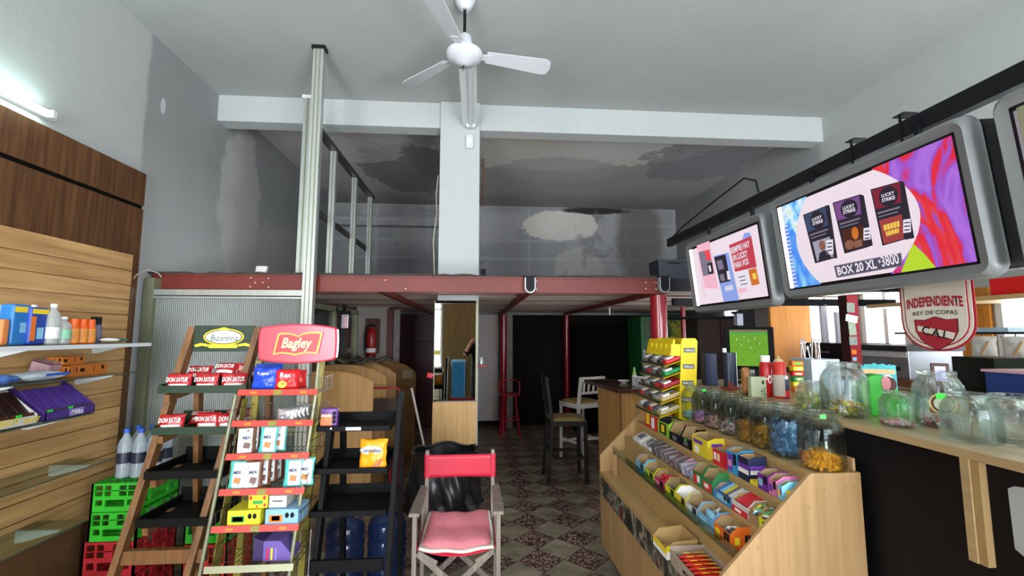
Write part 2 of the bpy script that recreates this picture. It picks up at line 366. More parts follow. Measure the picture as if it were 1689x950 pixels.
# right wall with window openings behind the counter
def wall_x(name, x0, x1, ya, yb, za, zb, holes, mat):
    mb = MB(); ys = sorted({ya, yb} | {h[0] for h in holes} | {h[1] for h in holes})
    for a, b2 in zip(ys, ys[1:]):
        hs = [h for h in holes if h[0] <= a and h[1] >= b2]; z = za
        for h in sorted(hs, key=lambda q: q[2]):
            if h[2] > z: mb.bb((x0, a, z), (x1, b2, h[2]))
            z = h[3]
        if z < zb: mb.bb((x0, a, z), (x1, b2, zb))
    return mb.build(name, mat)
RWH = [(2.25, 3.05, 1.36, 1.93), (3.73, 4.22, 1.2, 2.12), (4.40, 5.02, 1.2, 2.12), (6.1, 6.75, 1.0, 2.05)]
struct(wall_x('wall_right', XR, XR+.14, YF-.1, YK+.1, 0, ZC, RWH, m_wr))
m_wf = M('window_frame_white', 'dfe0e2', .5, var=.04)
for i, h in enumerate(RWH):
    ya, yb, za, zb = h; mb = MB(); f = .045
    mb.bb((XR-.02, ya, za), (XR+.08, ya+f, zb)).bb((XR-.02, yb-f, za), (XR+.08, yb, zb)).bb((XR-.02, ya+f, za), (XR+.08, yb-f, za+f)).bb((XR-.02, ya+f, zb-f), (XR+.08, yb-f, zb))
    mb.bb((XR, (ya+yb)/2-.02, za+f), (XR+.05, (ya+yb)/2+.02, zb-f))
    o = struct(mb.build('window_%d' % (i+1), m_wf), None, 'window')
    g = MB().bb((XR+.02, ya+f, za+f), (XR+.026, yb-f, zb-f)).build('window_pane', glassm('pane', 'f5f9fe', .97), o)
# front wall behind the camera: wood panel in the middle, shop windows either side
m_fw = plaster('plaster_front', 'b0b3b0', [])
mb = MB(); WF = [(-2.45, -.85, .15, 3.1), (.8, 3.6, .15, 3.1)]
mb.bb((XL, YF-.12, 0), (XR, YF, .15)).bb((XL, YF-.12, 3.1), (XR, YF, ZC)).bb((XL, YF-.12, .15), (-2.45, YF, 3.1)).bb((-.85, YF-.12, .15), (.8, YF, 3.1)).bb((3.6, YF-.12, .15), (XR, YF, 3.1))
struct(mb.build('wall_front', m_fw))
for i, (xa, xb, za, zb) in enumerate(WF):
    f = .05; mb = MB(); mb.bb((xa, YF-.09, za), (xa+f, YF+.01, zb)).bb((xb-f, YF-.09, za), (xb, YF+.01, zb)).bb((xa+f, YF-.09, za), (xb-f, YF+.01, za+f)).bb((xa+f, YF-.09, zb-f), (xb-f, YF+.01, zb)).bb((xa+f, YF-.08, 2.2), (xb-f, YF, 2.25))
    o = struct(mb.build('window_%d' % (i+5), m_wf), None, 'window')
    MB().bb((xa+f, YF-.05, za+f), (xb-f, YF-.045, zb-f)).build('window_pane', MC['pane'], o)
m_pan = woodm('brown_panel_wood', '4a2b17', '76502f', 'Z', .38)
struct(MB().bb((-.84, YF, 0), (.75, YF+.02, 2.9)).build('trim_1', woodm('front_panel_wood', '5a4522', '7d6636', 'Z', .5)), 'brown wooden panelling between the shop windows')
# left brown panelling with black groove strip
g0 = at(235, 342, X=XL+.05).z
mb = MB(); mb.bb((XL, YF, 0), (XL+.045, 3.62, g0-.015)).bb((XL, YF, g0+.015), (XL+.045, 3.62, 2.894))
o = struct(mb.build('trim_2', m_pan), 'dark brown wooden wall panelling behind the slatted board')
MB().bb((XL, YF, g0-.015), (XL+.03, 3.62, g0+.015)).build('groove_strip', M('black_strip', '0c0b0b', .5, var=0), o)
# concrete cross beam and column
m_bm = plaster('beam_paint', 'b4b9ba', [('noise', 1.2, .6, .2, 8, .2, '9fa4a8')])
struct(MB().bb((XL, YB, ZB), (-.41, YB2, ZC)).bb((.0, YB, ZB-.01), (XR, YB2, ZC)).build('trim_3', m_bm), 'white painted concrete beam under the ceiling')
struct(MB().bb((-.41, YB-.04, 0), (0, YB2+.1, ZC)).build('trim_4', m_bm, bevel=.006), 'white square column in the middle of the room')
# back upper wall ledge beam
struct(MB().bb((XL, YK-.18, 3.62), (-.4, YK, 3.78)).build('trim_5', m_bk), 'stained plaster ledge high on the back wall')

# ================================================================ mezzanine
m_red = M('beam_red_paint', '6c2218', .5, var=.18, scale=5, bump=.1)
m_rd2 = M('pillar_red_gloss', '8e0f22', .25, var=.1, scale=3, coat=.5)
m_sof = M('soffit_board', 'efe6d8', .8, var=.06, scale=2.5)
mz = thing('mezzanine', 'red steel mezzanine beam and deck crossing the shop below the ceiling', 'mezzanine', (0, MY, MZ0))
O = V((0, MY, MZ0))
mb = MB(O); mb.bb((XL+.03, MY, MZ0), (1.64, MY+.07, MZ0+.012)).bb((XL+.03, MY, MZ1-.012), (1.64, MY+.07, MZ1)).bb((XL+.03, MY+.012, MZ0), (1.64, MY+.025, MZ1)); mb.build('front_beam', m_red, mz)
mb = MB(O)
rr = random.Random(3); n = 60; P = []
for i in range(n+1):
    x = XL + (1.64-XL)*i/n; P.append((x, MY+.002, MZ1+.012+rr.random()*.014))
mb.prism([(XL, MY+.002, MZ1)]+P+[(1.64, MY+.002, MZ1)], (0, .08, 0)); mb.build('torn_deck_edge', M('deck_edge', '3b3330', .9, var=.3, scale=20), mz)
MB(O).bb((XL, MY+.07, MZ1-.085), (XR, YK-.02, MZ1)).build('deck', [m_sof], mz)
for k, x in enumerate((-.83, .43, 1.60)):
    mb = MB(O); mb.bar((x, MY+.07, MZ0+.03), (x if k != 2 else 1.60, YK-.05, MZ0+.03), .05, .06); mb.build('long_joist', m_red, mz)
for k, y in enumerate((4.48, 5.25, 6.1, 7.2)):
    MB(O).bb((XL+.02, y, MZ1-.095), (XR-.02, y+.03, MZ1-.085)).build('cross_joist', m_red, mz)
bolts = [at(x, y, Y=MY) for x, y in ((414, 458), (443, 459), (421, 466), (434, 466), (413, 473), (443, 474), (636, 462), (669, 476), (1065, 466), (1082, 466), (1065, 476), (1082, 477), (885, 464), (885, 477))]
for b_ in bolts: MB(O).cyl((b_.x, MY-.004, b_.z), (b_.x, MY, b_.z), .006, 8).build('bolt', M('pale_bolt', 'cfc8bd', .4, var=0), mz)
MB(O).bb((1.64, MY, MZ0+.03), (XR-.02, MY+.06, MZ1)).build('dark_fascia', M('black_steel', '1a1a1e', .45, var=.1), mz)
mb = MB(O); mb.bb((1.7, MY+.02, 1.90), (XR-.05, MY+.07, 1.96)); mb.build('dark_rail', M('black_steel', '1a1a1e', .45, var=.1), mz)
# pillars
def pillar(x, y, r, zt, label, mat=m_rd2):
    o = thing('steel_pillar', label, 'pillar', (x, y, 0)); o['group'] = 'red steel pillars'
    MB().cyl((0, 0, .012), (0, 0, zt), r, 28).build('shaft', mat, o, smooth=True)
    MB().bb((-r*1.5, -r*1.5, 0), (r*1.5, r*1.5, .012)).build('base_plate', mat, o); return o
pillar(1.59, 3.87, .072, 1.99, 'thick glossy red round pillar nearest the counter, under the beam end')
pillar(.43, 7.76, .06, 1.99, 'dark red pillar beside the white partition and the red stool')
pillar(1.60, 8.1, .05, 1.99, 'dark red pillar against the dark back wall behind the bar chairs')
pillar(2.62, 5.6, .03, 1.99, 'thin pink red pillar behind the yellow sweets stand')
# ================================================================ product builders
def bag_mb(w, h, d, seed=0, crimp=.06, flat=False, mb=None, o=(0, 0, 0), rot=None):
    # pillow pack standing on z=0, front towards -y
    mb = mb or MB(); r = random.Random(seed); ph = [r.uniform(0, 6.28) for _ in range(6)]; o = V(o)
    def fn(side):
        def f(u, v):
            U = u*2-1; W = v*2-1
            t = max(0, 1-abs(U)**2.4)**.55*max(0, 1-abs(W)**4)**.6
            t *= 1+.10*math.sin(5*U+ph[0]+3*W)+.08*math.sin(9*W+ph[1]-4*U)
            x = U*w/2*(1-.07*(1-abs(W)**2)*(0 if flat else 1)); z = h*v
            if abs(W) > 1-crimp*2: t = 0; x = U*w/2*1.0
            x += .012*w*math.sin(7*W+ph[2]); z += .012*h*math.sin(6*U+ph[3])*(1-v*.3) if v > .02 else 0
            p = V((x, side*t*d/2, z)); return o + (rot @ p if rot else p)
        return f
    mb.grid(fn(-1), 14, 16); mb.grid(fn(1), 14, 16); return mb
def snack_bag(name, w, h, d, mat, parent=None, seed=0, loc=None):
    return bag_mb(w, h, d, seed).build(name, mat, parent, smooth=60, loc=loc)
def label_quad(parent, x0, x1, z0, z1, y, mat, name='printed_label'):
    return MB().bb((x0, y-.0006, z0), (x1, y+.0004, z1)).build(name, mat, parent)
def disc_mb(c, r1, r2, y, n=28, mb=None):
    mb = mb or MB(); mb.prism([(c[0]+r1*math.cos(2*PI*i/n), y, c[1]+r2*math.sin(2*PI*i/n)) for i in range(n)], (0, .0008, 0)); return mb
def carton(name, label, cat, x0, x1, y0, y1, z, h, mat, inner=None, lip=.45, lipside='x', art=None, group=None, back=0, fill=None):
    # open display carton, low lip towards the aisle (-x)
    inner = inner or M('card_inside', 'a0865e', .8, var=.08)
    t = thing(name, label, cat, (x0, y0, z), group=group); L = y1-y0; D = x1-x0; e = .003
    mb = MB(); mb.bb((0, 0, 0), (D, L, e)); mb.bb((0, 0, e), (e, L, h*lip)); mb.bb((D-e, 0, e), (D, L, h*(1+back)))
    for y in (0, L-e): mb.prism([(e, y, e), (D-e, y, e), (D-e, y, h), (D*.35, y, h), (e, y, h*lip)], (0, e, 0))
    mb.build('box_body', mat, t)
    mi = MB(); mi.bb((e*1.2, e*1.2, e*1.2), (D-e*1.2, L-e*1.2, e*1.6)); mi.bb((D-e*1.7, e*1.2, e*1.7), (D-e*1.2, L-e*1.2, h*(1+back)*.99))
    for y in (e*1.15, L-e*1.5): mi.prism([(e*1.2, y, e*1.7), (D-e*1.8, y, e*1.7), (D-e*1.8, y, h*.98), (D*.36, y, h*.98), (e*1.2, y, h*lip*.98)], (0, e*.3, 0))
    mi.build('box_lining', inner, t)
    if art:
        # art: list of (u0,u1,v0,v1,mat) on the aisle lip and on the near end
        for i, (u0, u1, v0, v1, m_) in enumerate(art):
            k = .0008+.0003*i
            MB().bb((-k, L*(1-u1), h*lip*v0), (0, L*(1-u0), h*lip*v1)).build('printed_label', m_, t); MB().bb((D*.1+u0*D*.85, -k, h*lip*v0+.002), (D*.1+u1*D*.85, 0, h*lip*v1)).build('printed_label', m_, t)
    return t
def pile(name, label, cat, c, sx, sy, h, n, size, mats, seed=0, round_=False, shape='candy'):
    r = random.Random(seed); mb = MB(c); c = V(c)
    for i in range(n):
        if round_:
            a = r.uniform(0, 6.283); q = math.sqrt(r.random()); px, py = sx*q*math.cos(a), sx*q*math.sin(a)
        else: px, py = r.uniform(-sx, sx), r.uniform(-sy, sy)
        p = c + V((px, py, size*.5 + r.random()*max(0, h-size)*(1-.35*((px/sx)**2))))
        rot = R3(r.uniform(-.7, .7), r.uniform(-.7, .7), r.uniform(0, 6.28)); s = size*r.uniform(.8, 1.15)
        mb.mi = r.randrange(len(mats))
        if shape == 'candy':
            mb.ell(p, (s*.5, s*.32, s*.3), 7, rot)
            for e in (-1, 1): q0 = p+rot @ V((e*s*.45, 0, 0)); q1 = p+rot @ V((e*s*.68, 0, 0)); mb.cyl(q0, q1, s*.07, 5, s*.3, cap=False)
        elif shape == 'bar': mb.box(p, (s*1.9, s*.5, s*.22), rot)
        elif shape == 'ball': mb.ell(p, (s*.5,)*3, 7)
        elif shape == 'stick': mb.ell(p, (s*.45,)*3, 7); mb.cyl(p, p+rot @ V((0, s*1.2, s*1.8)), s*.07, 5)
    o = mb.build(name, mats, smooth=60); return tag(o, label, cat, kind='stuff')
def jarglass():
    m = bpy.data.materials.new('jar_glass'); m.use_nodes = True; nt = m.node_tree; nt.nodes.clear(); N = nt.nodes.new; L = nt.links.new
    o = N('ShaderNodeOutputMaterial'); t = N('ShaderNodeBsdfTransparent'); g = N('ShaderNodeBsdfGlass'); mx = N('ShaderNodeMixShader')
    t.inputs[0].default_value = (.96, .98, .97, 1); g.inputs['Roughness'].default_value = .02; g.inputs['IOR'].default_value = 1.5; g.inputs[0].default_value = (.93, 1, .98, 1); mx.inputs[0].default_value = .36
    L(t.outputs[0], mx.inputs[1]); L(g.outputs[0], mx.inputs[2]); L(mx.outputs[0], o.inputs[0]); MC['jar_glass'] = m; return m
m_gl = jarglass()
m_gl2 = glassm('shelf_glass', 'e6f2ec', .9, .02, 1.5)
def jar(loc, r, h, label, group, sq=0, neck=.62, tilt=0, sticker=None, lid=None):
    t = thing('glass_jar', label, 'jar', loc, group=group)
    e = .004
    pr = [(r*.80, 0), (r*.93, h*.02), (r, h*.07), (r, h*.62), (r*.96, h*.72), (r*.82, h*.82), (r*neck*1.06, h*.865), (r*neck, h*.885)]
    inn = [(max(q-e, .001), z_+(e if i_ == 0 else 0)) for i_, (q, z_) in enumerate(pr)]
    cl = [(0.00001, 0)]+pr+list(reversed(inn))+[(0.00001, e)]
    MB().shell(cl, n=36, sq=sq).build('jar_body', m_gl, t, smooth=True)
    mb = MB(); mb.shell([(r*neck, h*.885), (r*neck*1.05, h*.90), (r*neck*1.05, h*.915), (r*neck, h*.925), (r*neck*1.06, h*.94), (r*neck*1.08, h*.97), (r*neck*1.08, h*.99), (r*neck*1.0, h), (r*neck*.94, h*.985), (r*neck*.93, h*.9)], n=32)
    mb.build('threaded_neck', m_gl, t, smooth=True)
    if lid: mb = MB(); mb.lathe([(r*neck*1.1, h*.9), (r*neck*1.12, h*1.0), (r*neck*1.05, h*1.02), (0.0001, h*1.02)], n=28); mb.build('lid', lid, t, smooth=True)
    if sticker: MB().box((-r*.45*neck, -r*neck*.95, h*.93), (.022, .002, .015), R3(0, 0, -.3)).build('price_sticker', M('price_green', '35e04a', .5, var=0), t)
    return t
def spray_can(loc, r, h, mat, capm, label, group=None, nozzle=False, name='spray_can', cat='can', band=None, caph=.18):
    t = thing(name, label, cat, loc, group=group)
    MB().lathe([(r*.9, 0), (r, .004), (r, h*(1-caph)-.01), (r*.8, h*(1-caph))], n=24).build('can_body', mat, t, smooth=True)
    if nozzle: MB().lathe([(r*.8, h*(1-caph)), (r*.6, h*(1-caph)+.012), (r*.12, h*(1-caph)+.02), (r*.12, h), (.0001, h)], n=16).build('nozzle', capm, t, smooth=True)
    else: MB().lathe([(r*.78, h*(1-caph)), (r*.8, h*.99), (r*.74, h), (.0001, h)], n=24).build('cap', capm, t, smooth=True)
    if band:
        MB().shell([(r*1.01, h*band[0]), (r*1.01, h*band[1])], n=24).build('printed_label', band[2], t, smooth=True)
    return t
def bottle(loc, r, h, mat, capm, label, group=None, band=None, name='bottle', cat='bottle'):
    t = thing(name, label, cat, loc, group=group)
    pr = [(r*.85, 0), (r, .006), (r, h*.28), (r*.93, h*.34), (r, h*.4), (r, h*.66), (r*.8, h*.76), (r*.4, h*.86), (r*.36, h*.91)]
    MB().lathe(pr, n=24).build('bottle_body', mat, t, smooth=True)
    MB().cyl((0, 0, h*.91), (0, 0, h), r*.42, 18).build('cap', capm, t, smooth=True)
    if band: MB().shell([(r*1.015, h*band[0]), (r*1.015, h*band[1])], n=24).build('label', band[2], t, smooth=True)
    return t
def steps(mb, pts, w, h, **k):
    for a, b in zip(pts, pts[1:]): mb.bar(a, b, w, h, **k)
W_ = M('white_print', 'f2f2f0', .5, var=0); K_ = M('black_print', '16161a', .5, var=0); R_ = M('red_print', 'd0202c', .45, var=0)
Y_ = M('yellow_print', 'f0d428', .5, var=0); B_ = M('blue_print', '2b56b8', .5, var=0); G_ = M('green_print', '2f9a45', .5, var=0)
O_ = M('orange_print', 'f07a1e', .5, var=0); P_ = M('purple_print', '6a3aa8', .5, var=0); T_ = M('teal_print', '5cc8c4', .5, var=0)
LB_ = M('light_blue_print', '8cc4e0', .5, var=.05); PK_ = M('pink_print', 'e88ab8', .5, var=.04); BR_ = M('brown_print', '5a3222', .4, var=.1); CR_ = M('cream_print', 'f0d9a0', .5, var=0)
# ================================================================ LEFT: slatted board and its shelves
m_sl = woodm('slat_board', 'ac8050', 'd6aa72', 'Y', .5, .8)
z0, z1 = .42, 2.229; sp = .1075
t = thing('slatwall_board', 'pale wooden slatted display board fixed along the left wall', 'display board', (XL+.05, 0, z0))
mb = MB((XL+.05, 0, z0)); mb.bb((XL+.046, YF, z0), (XL+.082, 3.48, z1)); 
zz = z1
k = 0
while zz - sp*.9 > z0:
    a = zz-sp+.008 if k else zz-.115
    mb.bb((XL+.082, YF, max(a, z0)), (XL+.1, 3.48, zz)); zz = a-.008; k += 1
mb.build('slatted_panel', m_sl, t)
MB((XL+.05, 0, z0)).bb((XL+.047, 3.48, z0), (XL+.1, 3.486, z1)).build('edge_strip', M('board_edge', '6d4c2c', .6, var=.1), t)
struct(MB().bb((XL, YF, 0), (XL+.06, 3.3, z0-.003)).build('trim_6', M('low_board', '6b4a2c', .7, var=.15, scale=30)), 'brown board below the slatted display board')
# white fluorescent tube on the wall
t = thing('fluorescent_tube_light', 'lit fluorescent tube fixed high on the left wall above the brown panelling', 'light', (XL+.03, 2.2, 2.98))
o_ = (XL+.03, 2.2, 2.98)
MB(o_).bb((XL, 1.55, 2.955), (XL+.035, 2.86, 3.0)).build('housing', M('white_enamel', 'd8dcdc', .4, var=0), t)
MB(o_).cyl((XL+.062, 1.59, 2.972), (XL+.062, 2.80, 2.972), .014, 14).build('tube', emis('tube_emission', 'd8fff6', 40), t, smooth=True)
for y in (1.585, 2.805): MB(o_).bb((XL+.035, y-.012, 2.953), (XL+.08, y+.012, 2.995)).build('tube_socket', MC['white_enamel'], t)
m_wb = M('white_bracket', 'dfe3e6', .45, var=.03)
SH = [(1.592, 2.0, 3.319, 'upper glass shelf with a white front edge, holding spray cans and bottles', True),
      (1.40, 2.0, 3.211, 'glass shelf with wet wipes and orange boxes on the slatted board', False),
      (1.185, 2.0, 2.903, 'glass shelf tilted with purple and brown chocolate boxes', False),
      (.876, 2.0, 3.094, 'empty glass shelf on the slatted board, upper of the two bare ones', False),
      (.57, 2.0, 2.93, 'empty glass shelf on the slatted board, lowest of all', False)]
for z, ya, yb, lb, edge in SH:
    t = thing('glass_shelf', lb, 'shelf', (XL+.1, (ya+yb)/2, z), group='glass shelves on the slatted board'); o_ = (XL+.1, (ya+yb)/2, z)
    MB(o_).bb((XL+.105, ya, z-.006), (-2.27, yb, z)).build('glass_plate', m_gl2, t)
    if edge: MB(o_).bb((-2.275, ya, z-.026), (-2.262, yb, z-.003)).build('front_edge_strip', m_wb, t)
    else: MB(o_).bb((-2.271, ya, z-.006), (-2.268, yb, z)).build('front_edge_strip', M('glass_edge', '40524a', .2, var=0), t)
    for y in (yb-.75, yb-.12):
        mb = MB(o_); mb.prism([(XL+.1, y, z-.008), (-2.33, y, z-.008), (-2.33, y, z-.02), (XL+.13, y, z-.07), (XL+.1, y, z-.07)], (0, .018, 0)); mb.build('bracket', m_wb, t)
# products on the shelves --------------------------------------------------
z = 1.592+.0005
def px_y(px, x, z): return yat(px, x, z)
def boxthing(name, label, cat, x0, x1, y0, y1, z, h, mat, group=None, face=None, rz=0):
    # closed pack; face = list of (u0,u1,v0,v1,mat) drawn on the side facing the aisle and the near end
    t = thing(name, label, cat, (x0, y0, z), rz, group=group); D, L = x1-x0, y1-y0
    MB().bb((0, 0, 0), (D, L, h)).build('box_body', mat, t, bevel=.0015)
    for (u0, u1, v0, v1, m_) in (face or []):
        MB().bb((D, L*u0, h*v0), (D+.0008, L*u1, h*v1)).build('printed_label', m_, t); MB().bb((D*u0, -.0008, h*v0), (D*u1, 0, h*v1)).build('printed_label', m_, t)
    return t
xs = -2.40
def wpack(px0, px1, x, z, hpx_top, label, mat, name='absorbent_pads_pack', cat='pack', th=.07, yb=None):
    y0, y1 = yat(px0, x, z), yat(px1, x, z); h = at(px0, hpx_top, Y=y0).z - z
    t = thing(name, label, cat, (x-th/2, (y0+y1)/2, z), PI/2)
    MB().bb((-(y1-y0)/2, -th/2, 0), ((y1-y0)/2, th/2, h)).build('pack_body', mat, t, bevel=.012, seg=3); return t, y1-y0, h
t, w_, h_ = wpack(0, 14, xs, z, 526, 'pale orange pack at the left end of the upper glass shelf', M('orange_pack', 'e88a48', .4, var=.1))
t, w_, h_ = wpack(16, 46, xs, z, 501, 'large bright blue pack with a yellow band, left on the upper glass shelf', M('blue_pack', '2b7cc8', .35, var=.15))
label_quad(t, -w_*.42, w_*.42, h_*.80, h_*.94, -.036, Y_); label_quad(t, -w_*.05, w_*.38, h_*.3, h_*.55, -.036, LB_)
t, w_, h_ = wpack(46, 76, xs+.02, z, 506, 'dark blue and orange pack with yellow band beside the tall clear bottle', M('navy_pack', '2446a8', .35, var=.15))
label_quad(t, -w_*.42, w_*.45, h_*.82, h_*.95, -.036, Y_); label_quad(t, -w_*.45, -w_*.2, h_*.1, h_*.75, -.036, O_); label_quad(t, -w_*.1, w_*.25, h_*.15, h_*.45, -.036, LB_)
t, w_, h_ = wpack(2, 20, xs-.09, z, 503, 'light blue and white pack standing behind the orange pack', M('pale_blue_pack', '9cc6e4', .4, var=.1))
m_pet = M('clear_plastic', 'ccd2d2', .1, var=.2, scale=20, trans=.45)
def onshelf(px, x, z): return (x, yat(px, x, z), z)
bottle(onshelf(83, xs+.02, z), .036, .225, m_pet, W_, 'tall clear bottle with a white cap and a white label on the upper glass shelf', band=(.14, .42, W_))
bottle(onshelf(102, xs+.03, z), .036, .155, m_pet, W_, 'short clear bottle with a green label beside the orange spray cans', band=(.2, .52, M('green_white_label', '8fc9a8', .5, var=.1)))
bottle(onshelf(50, xs-.09, z), .03, .22, m_pet, W_, 'clear bottle with a white cap hidden behind the blue packs')
for i, (px, lb) in enumerate(((119, 'orange insect spray can next to the short bottle'), (133, 'middle one of three orange insect spray cans'), (146, 'orange insect spray can nearest the black bottles'))):
    c = spray_can(onshelf(px, xs+.03, z), .030, .145, M('orange_can', 'ee6a1a', .35, var=.05), M('orange_cap', 'f06418', .4, var=0), lb, 'orange insect spray cans', band=(.05, .6, M('can_print', 'e8923a', .4, var=.35, scale=60)), caph=.32)
for i, (px, lb) in enumerate(((152, 'black capped roll-on bottle behind the orange cans'), (159, 'black capped bottle with grey body at the end of the bottles'))):
    spray_can(onshelf(px, xs-.02, z), .022, .165, M('grey_violet_body', '6a6880', .4), K_, lb, 'black capped bottles', caph=.3)
for px, lb, m_ in ((172, 'white flat packet lying near the right end of the upper shelf', W_), (186, 'green grey flat packet lying at the right end of the upper shelf', M('grey_green_foil', '4d6a68', .3, var=.3, scale=30)), (178, 'silver flat packet lying behind the white packet', M('silver_foil', 'a8b0b4', .25, .6, var=.15))):
    p = onshelf(px, xs+(.05 if px != 178 else -.05), z+.02); t = thing('flat_packet', lb, 'packet', p, .3)
    bag_mb(.10, .13, .022, px, rot=R3(PI/2, 0, .4), o=(0, .06, 0)).build('packet_body', m_, t, smooth=60)
# second shelf
z = 1.4005
for i, (pa, pb, m_, lb) in enumerate(((0, 25, M('blue_wipes', '4466a8', .35, var=.3, scale=30), 'blue wipes packet lying at the left end of the second glass shelf'), (27, 108, M('white_wipes', 'cfd8e2', .35, var=.12, scale=30), 'long white wipes packet lying on the second glass shelf'))):
    y0, y1 = yat(pa, -2.33, z), yat(pb, -2.33, z)
    t = thing('wipes_packet', lb, 'packet', (-2.37, (y0+y1)/2, z+.024), PI/2)
    bag_mb(y1-y0, .14, .046, i, rot=R3(-PI/2+.0, 0, 0), o=(0, -.07, 0)).build('packet_body', m_, t, smooth=60)
    if i: MB().bb((-.02, -.075, .0), (.12, -.0745, .014)).build('printed_label', B_, t)
y0 = yat(72, -2.42, z); y1 = yat(112, -2.36, z)
t = thing('soap_box_display', 'pinkish striped open box of small packs leaning behind the white wipes', 'box', (-2.50, y0, z)); mb = MB(); mb.box((.05, (y1-y0)/2, .052), (.10, y1-y0, .07), R3(0, .25, 0)); mb.build('box_body', M('pinkish_card', 'b89098', .6, var=.2, scale=30), t)
for i in range(4): MB().box((.068, (y1-y0)*(.14+.24*i), .094), (.09, .018, .004), R3(0, .25, 0)).build('stripe', CR_ if i % 2 else M('mauve_print', '8a5a78', .5, var=0), t)
for (pa, pb, xo, dz, h, lb) in ((112, 128, -2.40, 0, .062, 'small orange box at the left of the orange boxes'), (128, 176, -2.40, 0, .066, 'long orange box lying at the right of the second glass shelf'), (100, 138, -2.44, .067, .05, 'orange box stacked on top of the other orange boxes')):
    y0, y1 = yat(pa, xo+.05, z), yat(pb, xo+.05, z)
    boxthing('orange_box', lb, 'box', xo-.04, xo+.05, y0+.002, y1-.002, z+dz, h, M('orange_card', 'c06a20', .5, var=.12), 'orange boxes on the second glass shelf', [(.05, .2, .4, .7, K_), (.5, .55, .3, .9, M('dark_orange', '8a4410', .5, var=0)), (.78, .88, .5, .85, K_)])
# third shelf: chocolate display boxes leaning back
z = 1.1855
def choc(pa, pb, n, mats, rim, lb, gl, name='chocolate_box'):
    y0, y1 = yat(pa, -2.29, z), yat(pb, -2.29, z); t = thing('chocolate_display_tray', lb, 'tray', (-2.29, y0, z)); L = y1-y0
    mb = MB(); mb.bb((-.2, 0, 0), (0, L, .004)); mb.bb((-.004, 0, 0), (0, L, .045)); mb.prism([(-.2, 0, 0), (0, 0, 0), (0, 0, .045), (-.2, 0, .2)], (0, .004, 0)); mb.prism([(-.2, L-.004, 0), (0, L-.004, 0), (0, L-.004, .045), (-.2, L-.004, .2)], (0, .004, 0)); mb.build('tray_card', rim, t)
    for i in range(n):
        yy = y0+L*(i+.5)/n
        b = thing(name, gl[0] % gl[1][i], 'chocolate box', (-2.295, yy, z+.006), group=gl[2]); w = L/n*.86
        MB().box((-.075, 0, .085), (.012, w, .19), R3(0, -.75, 0)).build('box_body', mats[0], b, bevel=.002)
        MB().box((-.012, 0, .028), (.006, w*.96, .05), R3(0, -.1, 0)).build('front_flap', mats[1], b)
        MB().box((-.006, w*.1, .045), (.002, .03, .012)).build('price_sticker', M('price_green', '35e04a', .5, var=0), b) if i in (0, 2) else None
    return t, L
t, L = choc(-25, 62, 4, (M('dark_brown_pack', '2e1612', .35, var=.15), M('brown_pack_front', '4a2414', .35, var=.3, scale=40)), M('white_card', 'cfccc6', .7, var=.05),
     'white card tray of dark brown chocolate boxes at the left of the third shelf', ('dark brown chocolate box with yellow writing, %s in the white tray', ('leftmost', 'second from left', 'third from left', 'rightmost'), 'dark brown chocolate boxes'))
txt('SHOT', t, (.003, L*.86, .024), (0, 1, 0), (0, 0, 1), Y_, width=.085, bold=.03); txt('SHOT', t, (.003, L*.40, .03), (0, 1, 0), (0, 0, 1), Y_, width=.10, bold=.03)
t, L = choc(74, 156, 5, (M('purple_pack', '5a3a9a', .4, var=.08), M('purple_front', '4a3458', .4, var=.35, scale=50)), M('purple_card', '4b2f80', .6, var=.05),
     'purple card tray of tall purple chocolate boxes on the third shelf', ('tall purple chocolate box, %s in the purple tray', ('leftmost', 'second from left', 'middle one', 'second from right', 'rightmost'), 'purple chocolate boxes'))
MB().box((.002, L*.6, .024), (.002, .09, .04)).build('printed_label', M('lilac_print', '8a78c0', .5, var=0), t); txt('Milka', t, (.0035, L*.6, .024), (0, 1, 0), (0, 0, 1), W_, width=.075, shear=.25, bold=.02)

